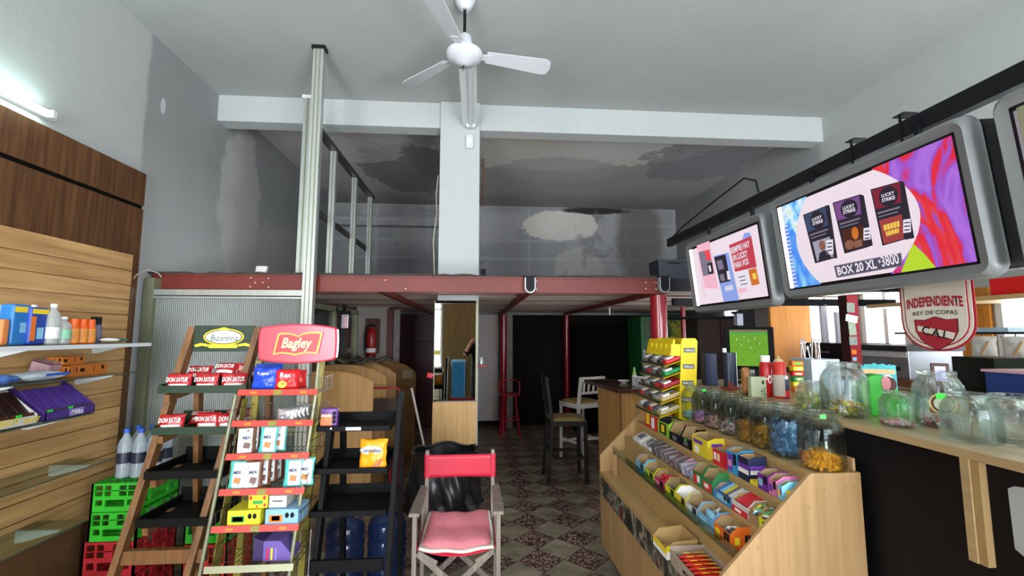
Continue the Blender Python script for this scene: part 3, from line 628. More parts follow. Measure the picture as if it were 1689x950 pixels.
# ================================================================ crates, bottles and bag at lower left
def crate(loc, w, d, h, mat, label, group, rows=2, rz=0):
    t = thing('plastic_crate', label, 'crate', loc, rz, group=group); mb = MB(); e = .012
    def lattice(face):
        # holes as gaps between bars; face: function (u,v)->corner; u 0..1 across, v 0..1 up
        pass
    def wall(P0, du, ln, nrm):
        P0 = V(P0); du = V(du); nrm = V(nrm)*e
        def slab(u0, u1, v0, v1):
            a = P0+du*u0*ln; b = P0+du*u1*ln
            mb.prism([a+V((0, 0, v0*h)), b+V((0, 0, v0*h)), b+V((0, 0, v1*h)), a+V((0, 0, v1*h))], nrm)
        us = [0, .06, .22, .26, .40, .56, .72, .76, .92, 1]
        slab(0, 1, .93, 1); slab(0, 1, 0, .12); slab(0, 1, .42, .55)
        slab(0, 1, .725, .75)
        for a, b in ((0, .07), (.235, .275), (.41, .58), (.73, .765), (.93, 1)): slab(a, b, .55, .93)
        for a, b in ((0, .1), (.24, .30), (.70, .76), (.90, 1)): slab(a, b, .12, .42)
        slab(.30, .70, .12, .18)
        slab(.1, .24, .12, .22); slab(.76, .90, .12, .22)
    wall((-w/2, -d/2, 0), (1, 0, 0), w, (0, 1, 0)); wall((w/2, d/2, 0), (-1, 0, 0), w, (0, -1, 0))
    wall((w/2, -d/2, 0), (0, 1, 0), d, (-1, 0, 0)); wall((-w/2, d/2, 0), (0, -1, 0), d, (1, 0, 0))
    for i in range(8): mb.bb((-w/2, -d/2+d*(i+.2)/8, 0), (w/2, -d/2+d*(i+.75)/8, .008))
    mb.build('crate_body', mat, t); 
    ft = MB()
    for i in range(7): ft.bb((-w/2+e, -d/2+d*(i+.3)/7, h*.90), (w/2-e, -d/2+d*(i+.55)/7, h*.93)); ft.bb((-w/2+w*(i+.3)/7, -d/2+e, h*.90), (-w/2+w*(i+.55)/7, d/2-e, h*.93))
    ft.build('divider_grid', mat, t); return t
m_gr = M('green_crate_plastic', '2fae26', .45, var=.06); m_rc = M('red_crate_plastic', 'a82026', .45, var=.08)
cx, cy = -2.19, 3.2
zc_ = [(.0, .26), (.26, .158), (.418, .162), (.580, .165)]
crate((cx-.01, cy, 0), .30, .38, .20, m_rc, 'red plastic crate on the floor at the bottom of the crate stack', 'stacked plastic crates')
crate((cx-.01, cy, .205), .30, .38, .20, m_rc, 'upper red plastic crate directly under the green crates', 'stacked plastic crates')
crate((cx, cy, .41), .275, .38, .165, m_gr, 'lower bright green plastic crate of the crate stack', 'stacked plastic crates')
crate((cx, cy, .58), .275, .38, .165, m_gr, 'topmost bright green plastic crate under the water bottles', 'stacked plastic crates')
cx2 = -1.78
crate((cx2, 3.42, 0), .28, .34, .27, M('orange_red_crate', 'b8301c', .45, var=.08), 'orange red plastic crate on the floor behind the green rack', 'stacked plastic crates')
crate((cx2, 3.42, .28), .28, .34, .26, m_gr, 'green plastic crate in the second stack behind the green rack', 'stacked plastic crates')
m_wat = M('water_plastic', 'b4bec6', .15, var=.25, scale=14, trans=.55); m_dl = M('dark_water_label', '23283a', .4, var=.4, scale=50)
for i in range(3):
    for j in range(2):
        lb = 'clear water bottle of the shrink wrapped six-pack, %s %s' % (('front', 'back')[j], ('left', 'middle', 'right')[i])
        bottle((cx-.055+i*.088, cy-.06+j*.1, .7455), .042, .30, m_wat, B_, lb, 'six-pack of water bottles on the green crates', band=(.30, .52, m_dl))
o = bag_mb(.42, .16, .3, 5, rot=None, o=(0, 0, 0)).build('plastic_bag', M('blue_plastic_bag', '2d3f7a', .3, var=.4, scale=20), smooth=60, loc=(-2.22, 2.68, .10)); tag(o, 'crumpled blue plastic bag low in front of the red crates', 'bag')
o = tag(MB().bb((-2.42, 2.5, 0), (-2.02, 2.85, .095)).build('cardboard_box', M('card_dull', '5c4a34', .8), bevel=.004), 'low dull cardboard box under the crumpled blue bag', 'box')
# ================================================================ aluminium frame with ribbed glass
AY = 3.76
m_al = M('aluminium', 'b4b8b4', .38, .55, var=.08, scale=5, stretch=(8, 8, .6)); m_al2 = M('olive_aluminium', '888a70', .4, .35, var=.08, stretch=(8, 8, .5))
t = thing('aluminium_partition', 'aluminium framed partition with ribbed glass below the red beam on the left', 'partition', (-2.0, AY, 0)); o_ = (-2.0, AY, 0)
xa, xb = -2.62, -1.40
MB(o_).bb((xa, AY-.05, 0), (xa+.075, AY+.05, 2.09)).build('post', m_al2, t)
MB(o_).bb((xa+.075, AY-.04, 1.955), (xb, AY-.01, 2.0)).build('top_rail', m_al, t); MB(o_).bb((xa+.075, AY-.045, 1.93), (xb, AY-.0, 1.945)).build('rail_lip', m_al, t)
MB(o_).bb((xa+.075, AY-.03, .86), (xb, AY+.01, .92)).build('mid_rail', m_al2, t); MB(o_).bb((xa+.075, AY-.03, 0), (xb, AY+.01, .08)).build('bottom_rail', m_al2, t)
# ribbed (reeded) glass
mb = MB(o_); n = 150; P = []
for i in range(n+1):
    x = xa+.075+(xb-xa-.075)*i/n; P.append((x, AY-.012+(.0022 if i % 2 else 0)))
for (za, zb) in ((.92, 1.93), (.08, .86)):
    for (p, q) in zip(P, P[1:]): mb.quad((p[0], p[1], za), (q[0], q[1], za), (q[0], q[1], zb), (p[0], p[1], zb))
m_rg = bpy.data.materials.new('reeded_glass'); m_rg.use_nodes = True; b = m_rg.node_tree.nodes['Principled BSDF']
b.inputs['Base Color'].default_value = lin('8f9690'); b.inputs['Roughness'].default_value = .28; b.inputs['Alpha'].default_value = .62
mb.build('ribbed_glass', m_rg, t)
# tall aluminium post up to the ceiling and studs on the mezzanine
t = thing('aluminium_post', 'tall aluminium post running from the floor past the beam up to the ceiling', 'post', (-1.36, 3.70, 0))
MB().bb((-.042, -.03, 0), (.042, .03, ZC-.03)).build('post_profile', m_al, t)
for x in (-.022, .012): MB().bb((x, -.034, 0), (x+.008, -.03, ZC-.03)).build('ridge', m_al2, t)
MB().bb((-.055, -.04, ZC-.03), (.055, .04, ZC-.0)).build('top_plate', M('black_steel', '1a1a1e', .45, var=.1), t)
t = thing('metal_stud', 'pale metal upright beside the tall aluminium post, reaching the concrete beam', 'stud', (-1.545, 4.0, MZ1+.001)); MB().bb((-.035, -.025, 0), (.035, .025, 1.63)).build('stud_profile', m_al, t); MB().bb((-.004, -.03, 0), (.006, -.025, 1.63)).build('ridge', m_al2, t); MB().bb((-.05, -.03, 1.63), (.05, .03, 1.66)).build('top_bracket', MC['white_enamel'], t)
t = thing('stud_wall_frame', 'bare metal stud wall frame standing on the mezzanine deck', 'frame', (-1.5, 5.6, MZ1)); o_ = (-1.5, 5.6, MZ1)
zt = 3.62
for y in (4.85, 5.68, 6.5): MB(o_).bb((-1.61, y-.03, MZ1+.001), (-1.55, y+.03, zt)).build('stud', m_al, t); MB(o_).bb((-1.585, y-.034, MZ1+.001), (-1.575, y-.03, zt)).build('stud_groove', m_al2, t)
MB(o_).bb((-1.62, 4.3, zt), (-1.54, 6.6, zt+.04)).build('top_rail', M('dark_galvanised', '4a4a4c', .4, .5, var=.2), t)
MB(o_).bb((-1.64, 4.3, 2.84), (-1.61, 6.6, 2.90)).build('middle_rail', M('dark_rust_steel', '33302e', .6, .2, var=.2), t)
# small white vent box on the deck edge
t = thing('vent_louver', 'small white slatted piece lying on the mezzanine edge near the left', 'vent', (-1.83, 3.9, MZ1+.02)); 
for i in range(4): MB().box((i*.003, 0, .012+i*.016), (.085, .03, .011), R3(0, .0, 0)).build('slat', W_, t)
MB().bb((-.02, .016, 0), (.03, .02, .065)).build('backplate', W_, t)
tag(MB().tube([(-2.62, 3.55, 2.02), (-2.60, 3.60, 2.10), (-2.57, 3.66, 2.15), (-2.54, 3.74, 2.13), (-2.53, 3.765, 2.10)], .005, 6).build('thin_cable', M('pale_cable', 'b8b0a4', .5, var=0), smooth=True), 'thin pale cable looping over the top left corner of the aluminium frame', 'cable')
# ================================================================ green wooden rack with red snack packs
m_wd = woodm('rack_wood', '5c3c1e', '865c34', 'Z', .5); m_dg = M('dark_green_paint', '14301f', .45, var=.1); m_bt = M('black_tray', '0a0b0b', .55, var=.15)
YB0 = 2.72
t = thing('wooden_display_rack', 'wooden display rack with dark green trays and a green sign, left of the red rack', 'rack', (-1.6, YB0, 0)); o_ = V((-1.6, YB0, 0))
for x in (-1.705, -1.325):
    mb = MB(o_); a = V((x-.26, YB0-.12, 0)); b_ = V((x, YB0+.13, 1.69)); mb.bar(a, b_, .036, .06, up=(0, 1, 0)); mb.build('side_post', m_wd, t, bevel=.004)
for x in (-1.72, -1.31):
    mb = MB(o_); mb.bar((x-.02, YB0+.40, 0), (x+.05, YB0+.14, 1.45), .03, .045, up=(0, 1, 0)); mb.build('rear_leg', m_wd, t)
for (z, xl, xr, yf, dpt, front) in ((1.348, -1.79, -1.32, 2.70, .26, m_dg), (1.122, -1.80, -1.355, 2.69, .28, m_dg), (.895, -1.80, -1.39, 2.66, .36, m_bt), (.655, -1.81, -1.41, 2.64, .38, m_bt)):
    mb = MB(o_); mb.bb((xl, yf, z-.03), (xr, yf+.012, z+.012)); mb.bb((xl, yf+.012, z-.03), (xr, yf+dpt, z-.02)); mb.bb((xl, yf+.012, z-.02), (xl+.012, yf+dpt, z+.02)); mb.bb((xr-.012, yf+.012, z-.02), (xr, yf+dpt, z+.02)); mb.bb((xl, yf+dpt-.012, z-.02), (xr, yf+dpt, z+.06)); mb.build('tray', front, t, bevel=.002)
    MB(o_).bar((xl+.04, yf+.02, z-.06), (xl+.04, yf+.24, z-.035), .03, .04).build('tray_support', m_wd, t)
MB(o_).bb((-1.90, YB0-.06, .43), (-1.46, YB0-.025, .50)).build('cross_bar', m_wd, t)
sg = MB(o_).bb((-1.69, YB0+.105, 1.545), (-1.345, YB0+.12, 1.70)).build('sign_panel', m_dg, t)
O2 = V((-1.6, YB0, 0)); sy = .104; scx, scz = .082, 1.632
def el(name, rx, rz, dy, mat, cx_=scx, cz=scz, n=36, wav=0):
    mb = MB(); mb.prism([(cx_+rx*math.cos(2*PI*i/n)*(1+wav*math.cos(8*PI*i/n)), dy, cz+rz*math.sin(2*PI*i/n)) for i in range(n)], (0, .0015, 0)); return mb.build(name, mat, sg)
el('sign_oval', .116, .050, sy-.002, Y_); el('sign_oval', .107, .043, sy-.003, m_dg); el('sign_oval', .100, .038, sy-.004, W_, wav=.02)
mb = MB()
mb.prism([(scx-.165, sy-.004, scz-.048), (scx-.13, sy-.004, scz-.036), (scx-.09, sy-.004, scz-.042), (scx-.085, sy-.004, scz-.058), (scx-.12, sy-.004, scz-.052), (scx-.155, sy-.004, scz-.060)], (0, .0015, 0))
mb.prism([(scx+.165, sy-.004, scz-.048), (scx+.13, sy-.004, scz-.036), (scx+.09, sy-.004, scz-.042), (scx+.085, sy-.004, scz-.058), (scx+.12, sy-.004, scz-.052), (scx+.155, sy-.004, scz-.060)], (0, .0015, 0))
mb.prism([(scx-.085, sy-.005, scz-.044), (scx+.085, sy-.005, scz-.044), (scx+.08, sy-.005, scz-.066), (scx-.08, sy-.005, scz-.066)], (0, .0015, 0)); mb.build('sign_ribbon', Y_, sg)
mb = MB(); mb.prism([(scx-.045, sy-.005, scz+.044), (scx, sy-.005, scz+.058), (scx+.045, sy-.005, scz+.044), (scx, sy-.005, scz+.038)], (0, .0015, 0)); mb.build('sign_ornament', Y_, sg)
txt('Bizantina', sg, (scx+.004, sy-.0055, scz-.006), (1, 0, 0), (0, 0, 1), M('dark_green_ink', '10403a', .5, var=0), width=.155, height=.036, shear=.3)
txt('La', sg, (scx+.0, sy-.0055, scz+.024), (1, 0, 0), (0, 0, 1), MC['dark_green_ink'], width=.022, shear=.3)
m_rp = M('red_pack', 'b01e24', .35, var=.12, scale=20); m_rw = M('pack_white', 'e6e2dc', .4, var=.05)
def donsatur(x, y, z, rz, lb, tilt=0, seed=0, lie=False):
    t = thing('red_biscuit_pack', lb, 'biscuit pack', (x, y, z), rz, group='red and white biscuit packs', rx=tilt)
    snack_bag('pack_body', .135, .088, .045, m_rp, t, seed=seed)
    q = MB()
    def f(u, v): 
        U = u*2-1; return V((U*.058, -.0245*max(0, 1-abs(U)**2.4)**.55-.0012*0-.002, .008+v*.02))
    q.grid(f, 10, 2); q.build('white_band', m_rw, t, smooth=60)
    txt('DON SATUR', t, (0, -.027, .052), (1, 0, 0), (0, .0, 1), W_, width=.112, height=.026, shear=.15, bold=.02)
    return t
L1 = 'red and white biscuit pack on the top green tray, %s'
for i, (x, y, z, rz, tl, nm) in enumerate(((-1.705, 2.745, 1.337, .06, -.12, 'front left'), (-1.555, 2.745, 1.337, -.04, -.12, 'front middle'), (-1.405, 2.75, 1.337, .25, -.12, 'front right'), (-1.66, 2.84, 1.38, .1, -.5, 'back left leaning'), (-1.52, 2.85, 1.40, -.1, -.6, 'back middle leaning'), (-1.37, 2.85, 1.39, .5, -.3, 'back right corner'))):
    donsatur(x, y, z, rz, L1 % nm, tl, i)
L1 = 'red and white biscuit pack on the second green tray, %s'
for i, (x, y, z, rz, tl, nm) in enumerate(((-1.725, 2.735, 1.111, .08, -.2, 'front left'), (-1.54, 2.76, 1.115, -.03, -.1, 'upright middle'), (-1.42, 2.76, 1.111, .5, -.3, 'front right'), (-1.62, 2.83, 1.13, .2, -.9, 'lying behind'), (-1.41, 2.86, 1.12, .9, -.3, 'back right'))):
    donsatur(x, y, z, rz, L1 % nm, tl, i+9)
# ================================================================ red-fronted metal rack
t = thing('metal_display_rack', 'olive metal display rack with red shelf fronts under a big red sign', 'rack', (-1.07, 2.45, 0)); o_ = V((-1.07, 2.45, 0))
m_ol = M('olive_yellow_paint', '857a2c', .5, var=.2, scale=10, stretch=(6, 6, .6)); m_wr_ = M('rack_wire', '4a4438', .4, .5, var=.1); m_sr = M('shelf_red_strip', 'c03a30', .5, var=.12, scale=25)
def brX(z): return -1.07 + (z-1.34)*.07
for s in (-1, 1):
    mb = MB(o_); w0, w1 = .215, .205
    mb.tube([(brX(0)+s*w0+.0, 2.36, 0), (brX(1.33)+s*w1, 2.52, 1.33)] + ([(brX(1.5)+s*.19, 2.56, 1.55)] if s > 0 else []), .009, 8); mb.build('front_rod', m_al2, t, smooth=True)
for s in (-1, 1):
    mb = MB(o_); mb.bar((brX(0)+s*.17, 2.74, 0), (brX(1.5)+s*.17, 2.66, 1.5), .035, .02, up=(0, 1, 0)); mb.build('rear_upright', m_ol, t)
    MB(o_).prism([(brX(.2)+s*.188, 2.42, .1), (brX(.2)+s*.188, 2.52, .1), (brX(1.3)+s*.188, 2.62, 1.30), (brX(1.3)+s*.188, 2.57, 1.30)], (.003*s, 0, 0)).build('side_sheet', m_ol, t)
for k, (z, yf) in enumerate(((1.345, 2.46), (1.192, 2.44), (1.034, 2.42), (.870, 2.40), (.705, 2.38), (.53, 2.36))):
    xc = {0: -1.035, 1: -1.045, 2: -1.052, 3: -1.062, 4: -1.075, 5: -1.085}[k]; hw = .198*(yf/2.45)+.003*k
    f_ = MB(o_).box((xc, yf, z+.003), (hw*2, .006, .03), R3(-.35, 0, 0)).build('shelf_front', m_sr if k < 5 else m_al2, t)
    if k < 5:
        MB(o_).box((xc+.0, yf-.0045, z+.003), (.04, .003, .026), R3(-.35, 0, 0)).build('label_holder', m_ol, f_)
        for dx in (-.12, .13): MB(o_).box((xc+dx, yf-.0045, z+.003), (.034, .003, .012), R3(-.35, 0, 0)).build('printed_label', O_, f_)
    mb = MB(o_); n = 17
    for i in range(n): x = xc-hw+.006+(2*hw-.012)*i/(n-1); mb.bar((x, yf+.004, z-.004), (x, yf+.24, z-.004), .0022, .0022)
    for i in range(4): y = yf+.03+i*.068; mb.bar((xc-hw, y, z-.007), (xc+hw, y, z-.007), .003, .003)
    for i in range(n): x = xc-hw+.006+(2*hw-.012)*i/(n-1); mb.bar((x, yf+.24, z-.004), (x, yf+.24, z+.07), .0022, .0022)
    for s in (-1, 1):
        for i in range(6): y = yf+.03+i*.042; mb.bar((xc+s*hw, y, z-.004), (xc+s*hw, y, z+.07), .0022, .0022)
        mb.bar((xc+s*hw, yf, z+.07), (xc+s*hw, yf+.24, z+.07), .003, .003)
    mb.bar((xc-hw, yf+.24, z+.07), (xc+hw, yf+.24, z+.07), .003, .003); mb.build('wire_basket', m_wr_, t)
# big red sign with bulging edges
def outline(cx, cz, w, h, b1, b2, r, n=10):
    P = []
    for i in range(n+1): u = -1+2*i/n; P.append((cx+u*(w/2-r), cz-h/2-b1*(1-u*u)))
    P.append((cx+w/2, cz-h/2+r))
    for i in range(5): u = -1+2*(i+1)/6; P.append((cx+w/2+b2*(1-u*u), cz+u*(h/2-r)))
    P.append((cx+w/2, cz+h/2-r))
    for i in range(n+1): u = 1-2*i/n; P.append((cx+u*(w/2-r), cz+h/2+b1*(1-u*u)))
    P.append((cx-w/2, cz+h/2-r)); 
    for i in range(5): u = 1-2*(i+1)/6; P.append((cx-w/2-b2*(1-u*u), cz+u*(h/2-r)))
    P.append((cx-w/2, cz-h/2+r)); return P
SY = 2.50
sgn = thing('sign_tmp', 'x', 'x', (0, 0, 0)); bpy.data.objects.remove(sgn)
m_sg = M('sign_red_plastic', 'd6304a', .28, var=.03, coat=.3)
cx_, cz_ = -.965, 1.598
sg = MB(o_).prism([(p[0], SY, p[1]) for p in outline(cx_, cz_, .40, .175, .018, .004, .012)], (0, .05, 0)).build('header_sign', m_sg, t, bevel=.008, seg=3)
def book(sc, y, mat, nm):
    P = [(-.118, -.055), (-.098, .045), (-.085, .05), (-.05, .05), (-.02, .044), (.0, .034), (.02, .046), (.05, .054), (.09, .056), (.118, .052), (.098, -.05), (.08, -.048), (.05, -.046), (.02, -.05), (-.01, -.058), (-.04, -.052), (-.08, -.048)]
    P = [((p[0])*sc[0], (p[1]+.002)*sc[1]-.002) for p in P]
    return MB(o_).prism([(cx_+.005+p[0], y, cz_+.002+p[1]) for p in P], (0, .006, 0)).build(nm, mat, sg)
book((1.1, 1.12), SY-.007, m_sg, 'raised_shape'); book((1.06, 1.1), SY-.0085, M('gold_print', 'f0c040', .4, var=0), 'gold_outline'); book((.985, .96), SY-.010, M('emblem_red', 'cc1826', .35, var=0), 'emblem_field')
txt('Bagley', sg, (cx_-o_.x+.002, SY-.012-o_.y, cz_-.004), (1, 0, 0), (0, 0, 1), CR_, width=.158, height=.072, shear=.25, bold=.025)
# packs on the metal rack
def rp(name, label, cat, px, pyb, w, h, d, mat, z, y, rz=0, seed=1, tilt=-.15, group=None, white=None, text=None):
    p = at(px, pyb, Y=y); t = thing(name, label, cat, (p.x, y, z), rz, group=group, rx=tilt); snack_bag('pack_body', w, h, d, mat, t, seed)
    if white: 
        u0, u1, v0, v1, m_ = white; label_quad(t, u0*w, u1*w, v0*h, v1*h, -d*.47, m_)
    if text: txt(text[0], t, (text[4]*w if len(text) > 4 else 0, -d*.5-.003, text[1]*h), (1, 0, 0), (0, 0, 1), text[2], width=text[3], shear=.1, bold=.02)
    return t
rp('snack_bag', 'bright blue snack bag on the top wire shelf under the red sign', 'snack bag', 436, 645, .14, .125, .07, M('snack_blue', '1f48c0', .3, var=.1), 1.352, 2.52, .0, 3, text=('Twistos', .68, CR_, .06))
rp('snack_bag', 'bright blue snack bag behind the other blue bag on the top wire shelf', 'snack bag', 441, 645, .14, .135, .04, MC['snack_blue'], 1.352, 2.60, .1, 13)
a = rp('snack_bag', 'red snack bag beside the blue bag on the top wire shelf', 'snack bag', 472, 645, .13, .11, .06, M('snack_red', 'cc1e22', .3, var=.1), 1.352, 2.52, .05, 5, text=('Rex', .7, W_, .055)); disc_mb((-.012, .028), .022, .018, -.033, 20).build('printed_disc', Y_, a)
rp('snack_bag', 'red snack bag turned sideways at the right of the top wire shelf', 'snack bag', 490, 645, .10, .10, .05, MC['snack_red'], 1.352, 2.58, .6, 6)
m_sv = M('silver_pack', 'b8b8ba', .25, .7, var=.1, scale=30)
for i in range(6):
    rp('silver_wafer_pack', 'silver wrapped wafer pack, %s in the row on the second wire shelf' % ('first', 'second', 'third', 'fourth', 'fifth', 'last')[i], 'biscuit pack', 470+i*7, 697, .09 if i == 0 else .08, .062, .02, m_sv, 1.199, 2.48+i*.03, .05*i, 20+i, group='silver wafer packs', white=(-.3, .3, .2, .55, M('grey_print', '6a6a70', .5, var=.2, scale=60)) if i == 0 else None)
m_tl = M('teal_pack', '56c0b8', .3, var=.06); m_bn = M('brown_pack', '6a4434', .3, var=.15, scale=20); m_ww = M('pale_pack', 'd8dcde', .35, var=.05)
def mixbag(px, z, y, teal, lb, rz=0, tilt=-.15, seed=0, w=.09, h=.134):
    p = at(px, 700, Y=y); t = thing('biscuit_mix_bag', lb, 'biscuit bag', (p.x, y, z), rz, group='biscuit mix bags', rx=tilt)
    snack_bag('pack_body', w, h, .035, m_tl if teal else m_bn, t, seed)
    x0, x1 = (-.22, .42) if teal else (-.42, .30)
    q = MB(); q.grid(lambda u, v: V(((x0+(x1-x0)*u)*w, -.0195*max(0, 1-abs((x0+(x1-x0)*u)*2)**2.4)**.5*max(.2, (1-abs(v*1.6-.8)**4))-.001, h*(.06+v*.88))), 6, 8); q.build('white_panel', m_ww, t, smooth=60)
    txt('MIX', t, (.04*w, -.0225, h*.60), (1, 0, 0), (0, 0, 1), M('navy_ink', '1c2a5a', .5, var=0), width=w*.42, height=h*.12, bold=.03)
    MB().box((.06*w, -.0215, h*.32), (w*.34, .002, h*.2), R3(0, .2, 0)).build('biscuit_picture', M('biscuit_tan', 'b87a44', .6, var=.15, scale=60) if teal else BR_, t, bevel=.004)
    return t
zz = 1.042
for a in ((408, 2.45, 0, 'brown and white biscuit mix bag leaning at the left of the third wire shelf', .25), (418, 2.50, 0, 'second brown biscuit mix bag in the leaning row on the third wire shelf', .3), (427, 2.55, 0, 'brown biscuit mix bag at the back of the row on the third wire shelf', .35), (443, 2.46, 1, 'teal biscuit mix bag in front at the middle of the third wire shelf', .0), (458, 2.50, 1, 'teal biscuit mix bag just right of the front teal bag on the third wire shelf', .1)):
    mixbag(a[0], zz, a[1], a[2], a[3], a[4], seed=a[0])
zz = .878
for a in ((397, 2.43, 1, 'teal biscuit mix bag at the far left of the fourth wire shelf', .0), (422, 2.43, 0, 'brown and white biscuit mix bag second from left on the fourth wire shelf', .15), (436, 2.47, 0, 'brown biscuit mix bag in the middle row of the fourth wire shelf', .3), (447, 2.52, 0, 'brown biscuit mix bag further back in the fourth shelf row', .35), (458, 2.57, 0, 'brown biscuit mix bag at the back of the fourth shelf row', .4), (487, 2.45, 1, 'teal and white biscuit mix bag right of centre on the fourth wire shelf', .1), (506, 2.47, 1, 'teal biscuit mix bag at the far right of the fourth wire shelf', .0)):
    mixbag(a[0], zz, a[1], a[2], a[3], a[4], seed=a[0]+3)
zz = .712
def rbox(px0, px1, y, z, h, d, mat, lb, name='cracker_box', art=()):
    p, q = at(px0, 800, Y=y), at(px1, 800, Y=y); w = q.x-p.x; t = thing(name, lb, 'box', (p.x+w/2, y, z))
    MB().bb((-w/2, 0, 0), (w/2, d, h)).build('box_body', mat, t, bevel=.002)
    for (u0, u1, v0, v1, m_, rd) in art:
        if rd: disc_mb(((u0+u1)/2*w, (v0+v1)/2*h), (u1-u0)/2*w, (v1-v0)/2*h, -.001, 16).build('printed_label', m_, t)
        else: label_quad(t, u0*w, u1*w, v0*h, v1*h, -.0005, m_)
    return t
m_yb = M('yellow_box_card', 'd6cc2a', .45, var=.06); m_bb = M('light_blue_box', '86b4d6', .45, var=.06)
rbox(378, 432, 2.40, zz, .074, .14, m_yb, 'long yellow cracker box on the fifth wire shelf, left', art=[(-.38, .02, .25, .65, G_, 0), (-.34, -.02, .3, .6, W_, 0), (.12, .24, .45, .8, K_, 1), (.27, .39, .45, .8, K_, 1)])
rbox(440, 494, 2.40, zz, .074, .14, m_bb, 'light blue box on the fifth wire shelf, right', art=[(-.38, .02, .2, .65, O_, 0), (-.3, -.05, .3, .6, P_, 0), (.1, .22, .45, .8, K_, 1), (.26, .38, .45, .8, K_, 1)])
rbox(411, 443, 2.42, zz+.076, .066, .10, m_yb, 'small yellow box with red fruit stacked on the long yellow box', art=[(-.25, .25, .3, .55, G_, 0), (-.45, -.3, .6, .9, R_, 1), (.25, .4, .6, .9, R_, 1), (.28, .42, .1, .35, R_, 1), (-.1, .02, .05, .2, R_, 1)])
rbox(445, 474, 2.42, zz+.076, .058, .10, M('pale_grey_box', 'b9b9b2', .5, var=.05), 'pale grey and white box stacked on the light blue box', art=[(-.42, .42, .15, .9, W_, 0), (-.3, .3, .5, .6, MC['grey_print'], 0)])
p = at(455, 915, Y=2.45)
t = thing('purple_carton', 'purple cut corner carton on the lowest wire shelf of the metal rack', 'carton', (p.x, 2.42, .535))
MB().prism([(-.05, 0, 0), (.085, 0, 0), (.085, 0, .03), (.03, 0, .095), (-.05, 0, .095)], (0, .12, 0)).build('carton_body', M('purple_carton_card', '6a54a0', .5, var=.1), t, bevel=.002)
for i, m_ in enumerate((R_, Y_, M('lilac_print', '8a78c0', .5, var=0))): MB().box((-.028+i*.02, -.001, .035), (.009, .001, .055)).build('printed_label', m_, t)
MB().prism([(-.10, .01, 0), (-.052, .01, .0), (-.052, .01, .09), (-.10, .01, .11)], (0, .1, 0)).build('open_flap', M('dark_purple_card', '35285a', .5, var=.1), t)
# ================================================================ black wooden rack
m_bw = M('black_rack_paint', '0b0b0d', .6, var=.25, scale=12); m_bi = M('dark_green_black', '0e1412', .6, var=.2)
t = thing('black_display_rack', 'black painted wooden rack with empty sloping trays beside the folding chair', 'rack', (-.66, 2.55, 0)); o_ = V((-.66, 2.55, 0))
for x, xt in ((-.835, -.815), (-.462, -.43)):
    MB(o_).bar((x-.01, 2.46, 0), (xt, 2.62 if x > -.6 else 2.66, 1.33 if x > -.6 else 1.22), .028, .07, up=(0, 1, 0)).build('side_post', m_bw, t, bevel=.003)
for x in (-.80, -.46): MB(o_).bar((x-.01, 2.98, 0), (x, 2.82, 1.1), .028, .05, up=(0, 1, 0)).build('rear_leg', m_bw, t, bevel=.003)
for k, (z, yf, d) in enumerate(((1.138, 2.55, .26), (.925, 2.52, .30), (.716, 2.50, .34))):
    xl, xr = (-.867, -.478) if k == 0 else (-.868, -.478)
    mb = MB(o_); mb.bb((xl, yf, z-.012), (xr, yf+.014, z+.016)); mb.bb((xl, yf+d-.014, z-.01), (xr, yf+d, z+.05))
    for x in (xl, xr-.014): mb.prism([(x, yf+.014, z-.012), (x, yf+d-.014, z-.012), (x, yf+d-.014, z+.05), (x, yf+.014, z+.016)], (.014, 0, 0))
    mb.build('tray', m_bw, t, bevel=.002)
    MB(o_).bb((xl+.014, yf+.014, z-.008), (xr-.014, yf+d-.014, z+.0)).build('tray_floor', m_bi, t)
MB(o_).bb((-.86, 2.48, .44), (-.48, 2.50, .50)).build('cross_bar', m_bw, t); MB(o_).bb((-.86, 2.46, .05), (-.48, 2.48, .09)).build('cross_bar', m_bw, t)
MB(o_).bb((-.71, 2.548, 1.132), (-.63, 2.5495, 1.148)).build('price_label', W_, t); MB(o_).bb((-.792, 2.548, 1.138), (-.783, 2.5495, 1.147)).build('price_sticker', W_, t)
MB(o_).bar((-.845, 2.455, .35), (-.842, 2.475, .66), .004, .004).build('wire_hook', m_sv, t)
p = at(543, 703, Y=2.6)
a = thing('cracker_pack', 'small purple and orange cracker pack on the top black tray', 'cracker pack', (p.x, 2.60, 1.139), .05)
MB().bb((-.045, -.02, 0), (.045, .02, .105)).build('pack_body', M('purple_orange_pack', '6a3a8a', .35, var=.1), a, bevel=.008, seg=3)
label_quad(a, -.042, .018, .012, .075, -.0215, M('fruit_print', 'd8743a', .4, var=.35, scale=40)); txt('Saladix', a, (-.01, -.0235, .068), (1, 0, 0), (0, 0, 1), W_, width=.055, shear=.2, bold=.03)
for i in range(3): disc_mb((.030, .035+i*.022), .010, .011, -.0225, 12).build('warning_mark', K_, a)
p = at(616, 772, Y=2.58)
a = thing('cereal_biscuit_pack', 'large yellow orange biscuit pack on the middle black tray', 'biscuit pack', (p.x, 2.56, .926), -.04, rx=-.08)
snack_bag('pack_body', .15, .155, .06, M('yellow_orange_pack', 'f0a01c', .3, var=.06), a, 8)
disc_mb((-.005, .10), .058, .021, -.032, 26).build('label_oval', W_, a); txt('Cerealitas', a, (-.005, -.0345, .10), (1, 0, 0), (0, 0, 1), M('navy_ink', '1c2a5a', .5, var=0), width=.108, shear=.2, bold=.02)
for i in range(3): MB().box((.02+i*.014, -.0315, .035), (.009, .002, .042), R3(0, .5, 0)).build('biscuit_picture', MC['biscuit_tan'], a)
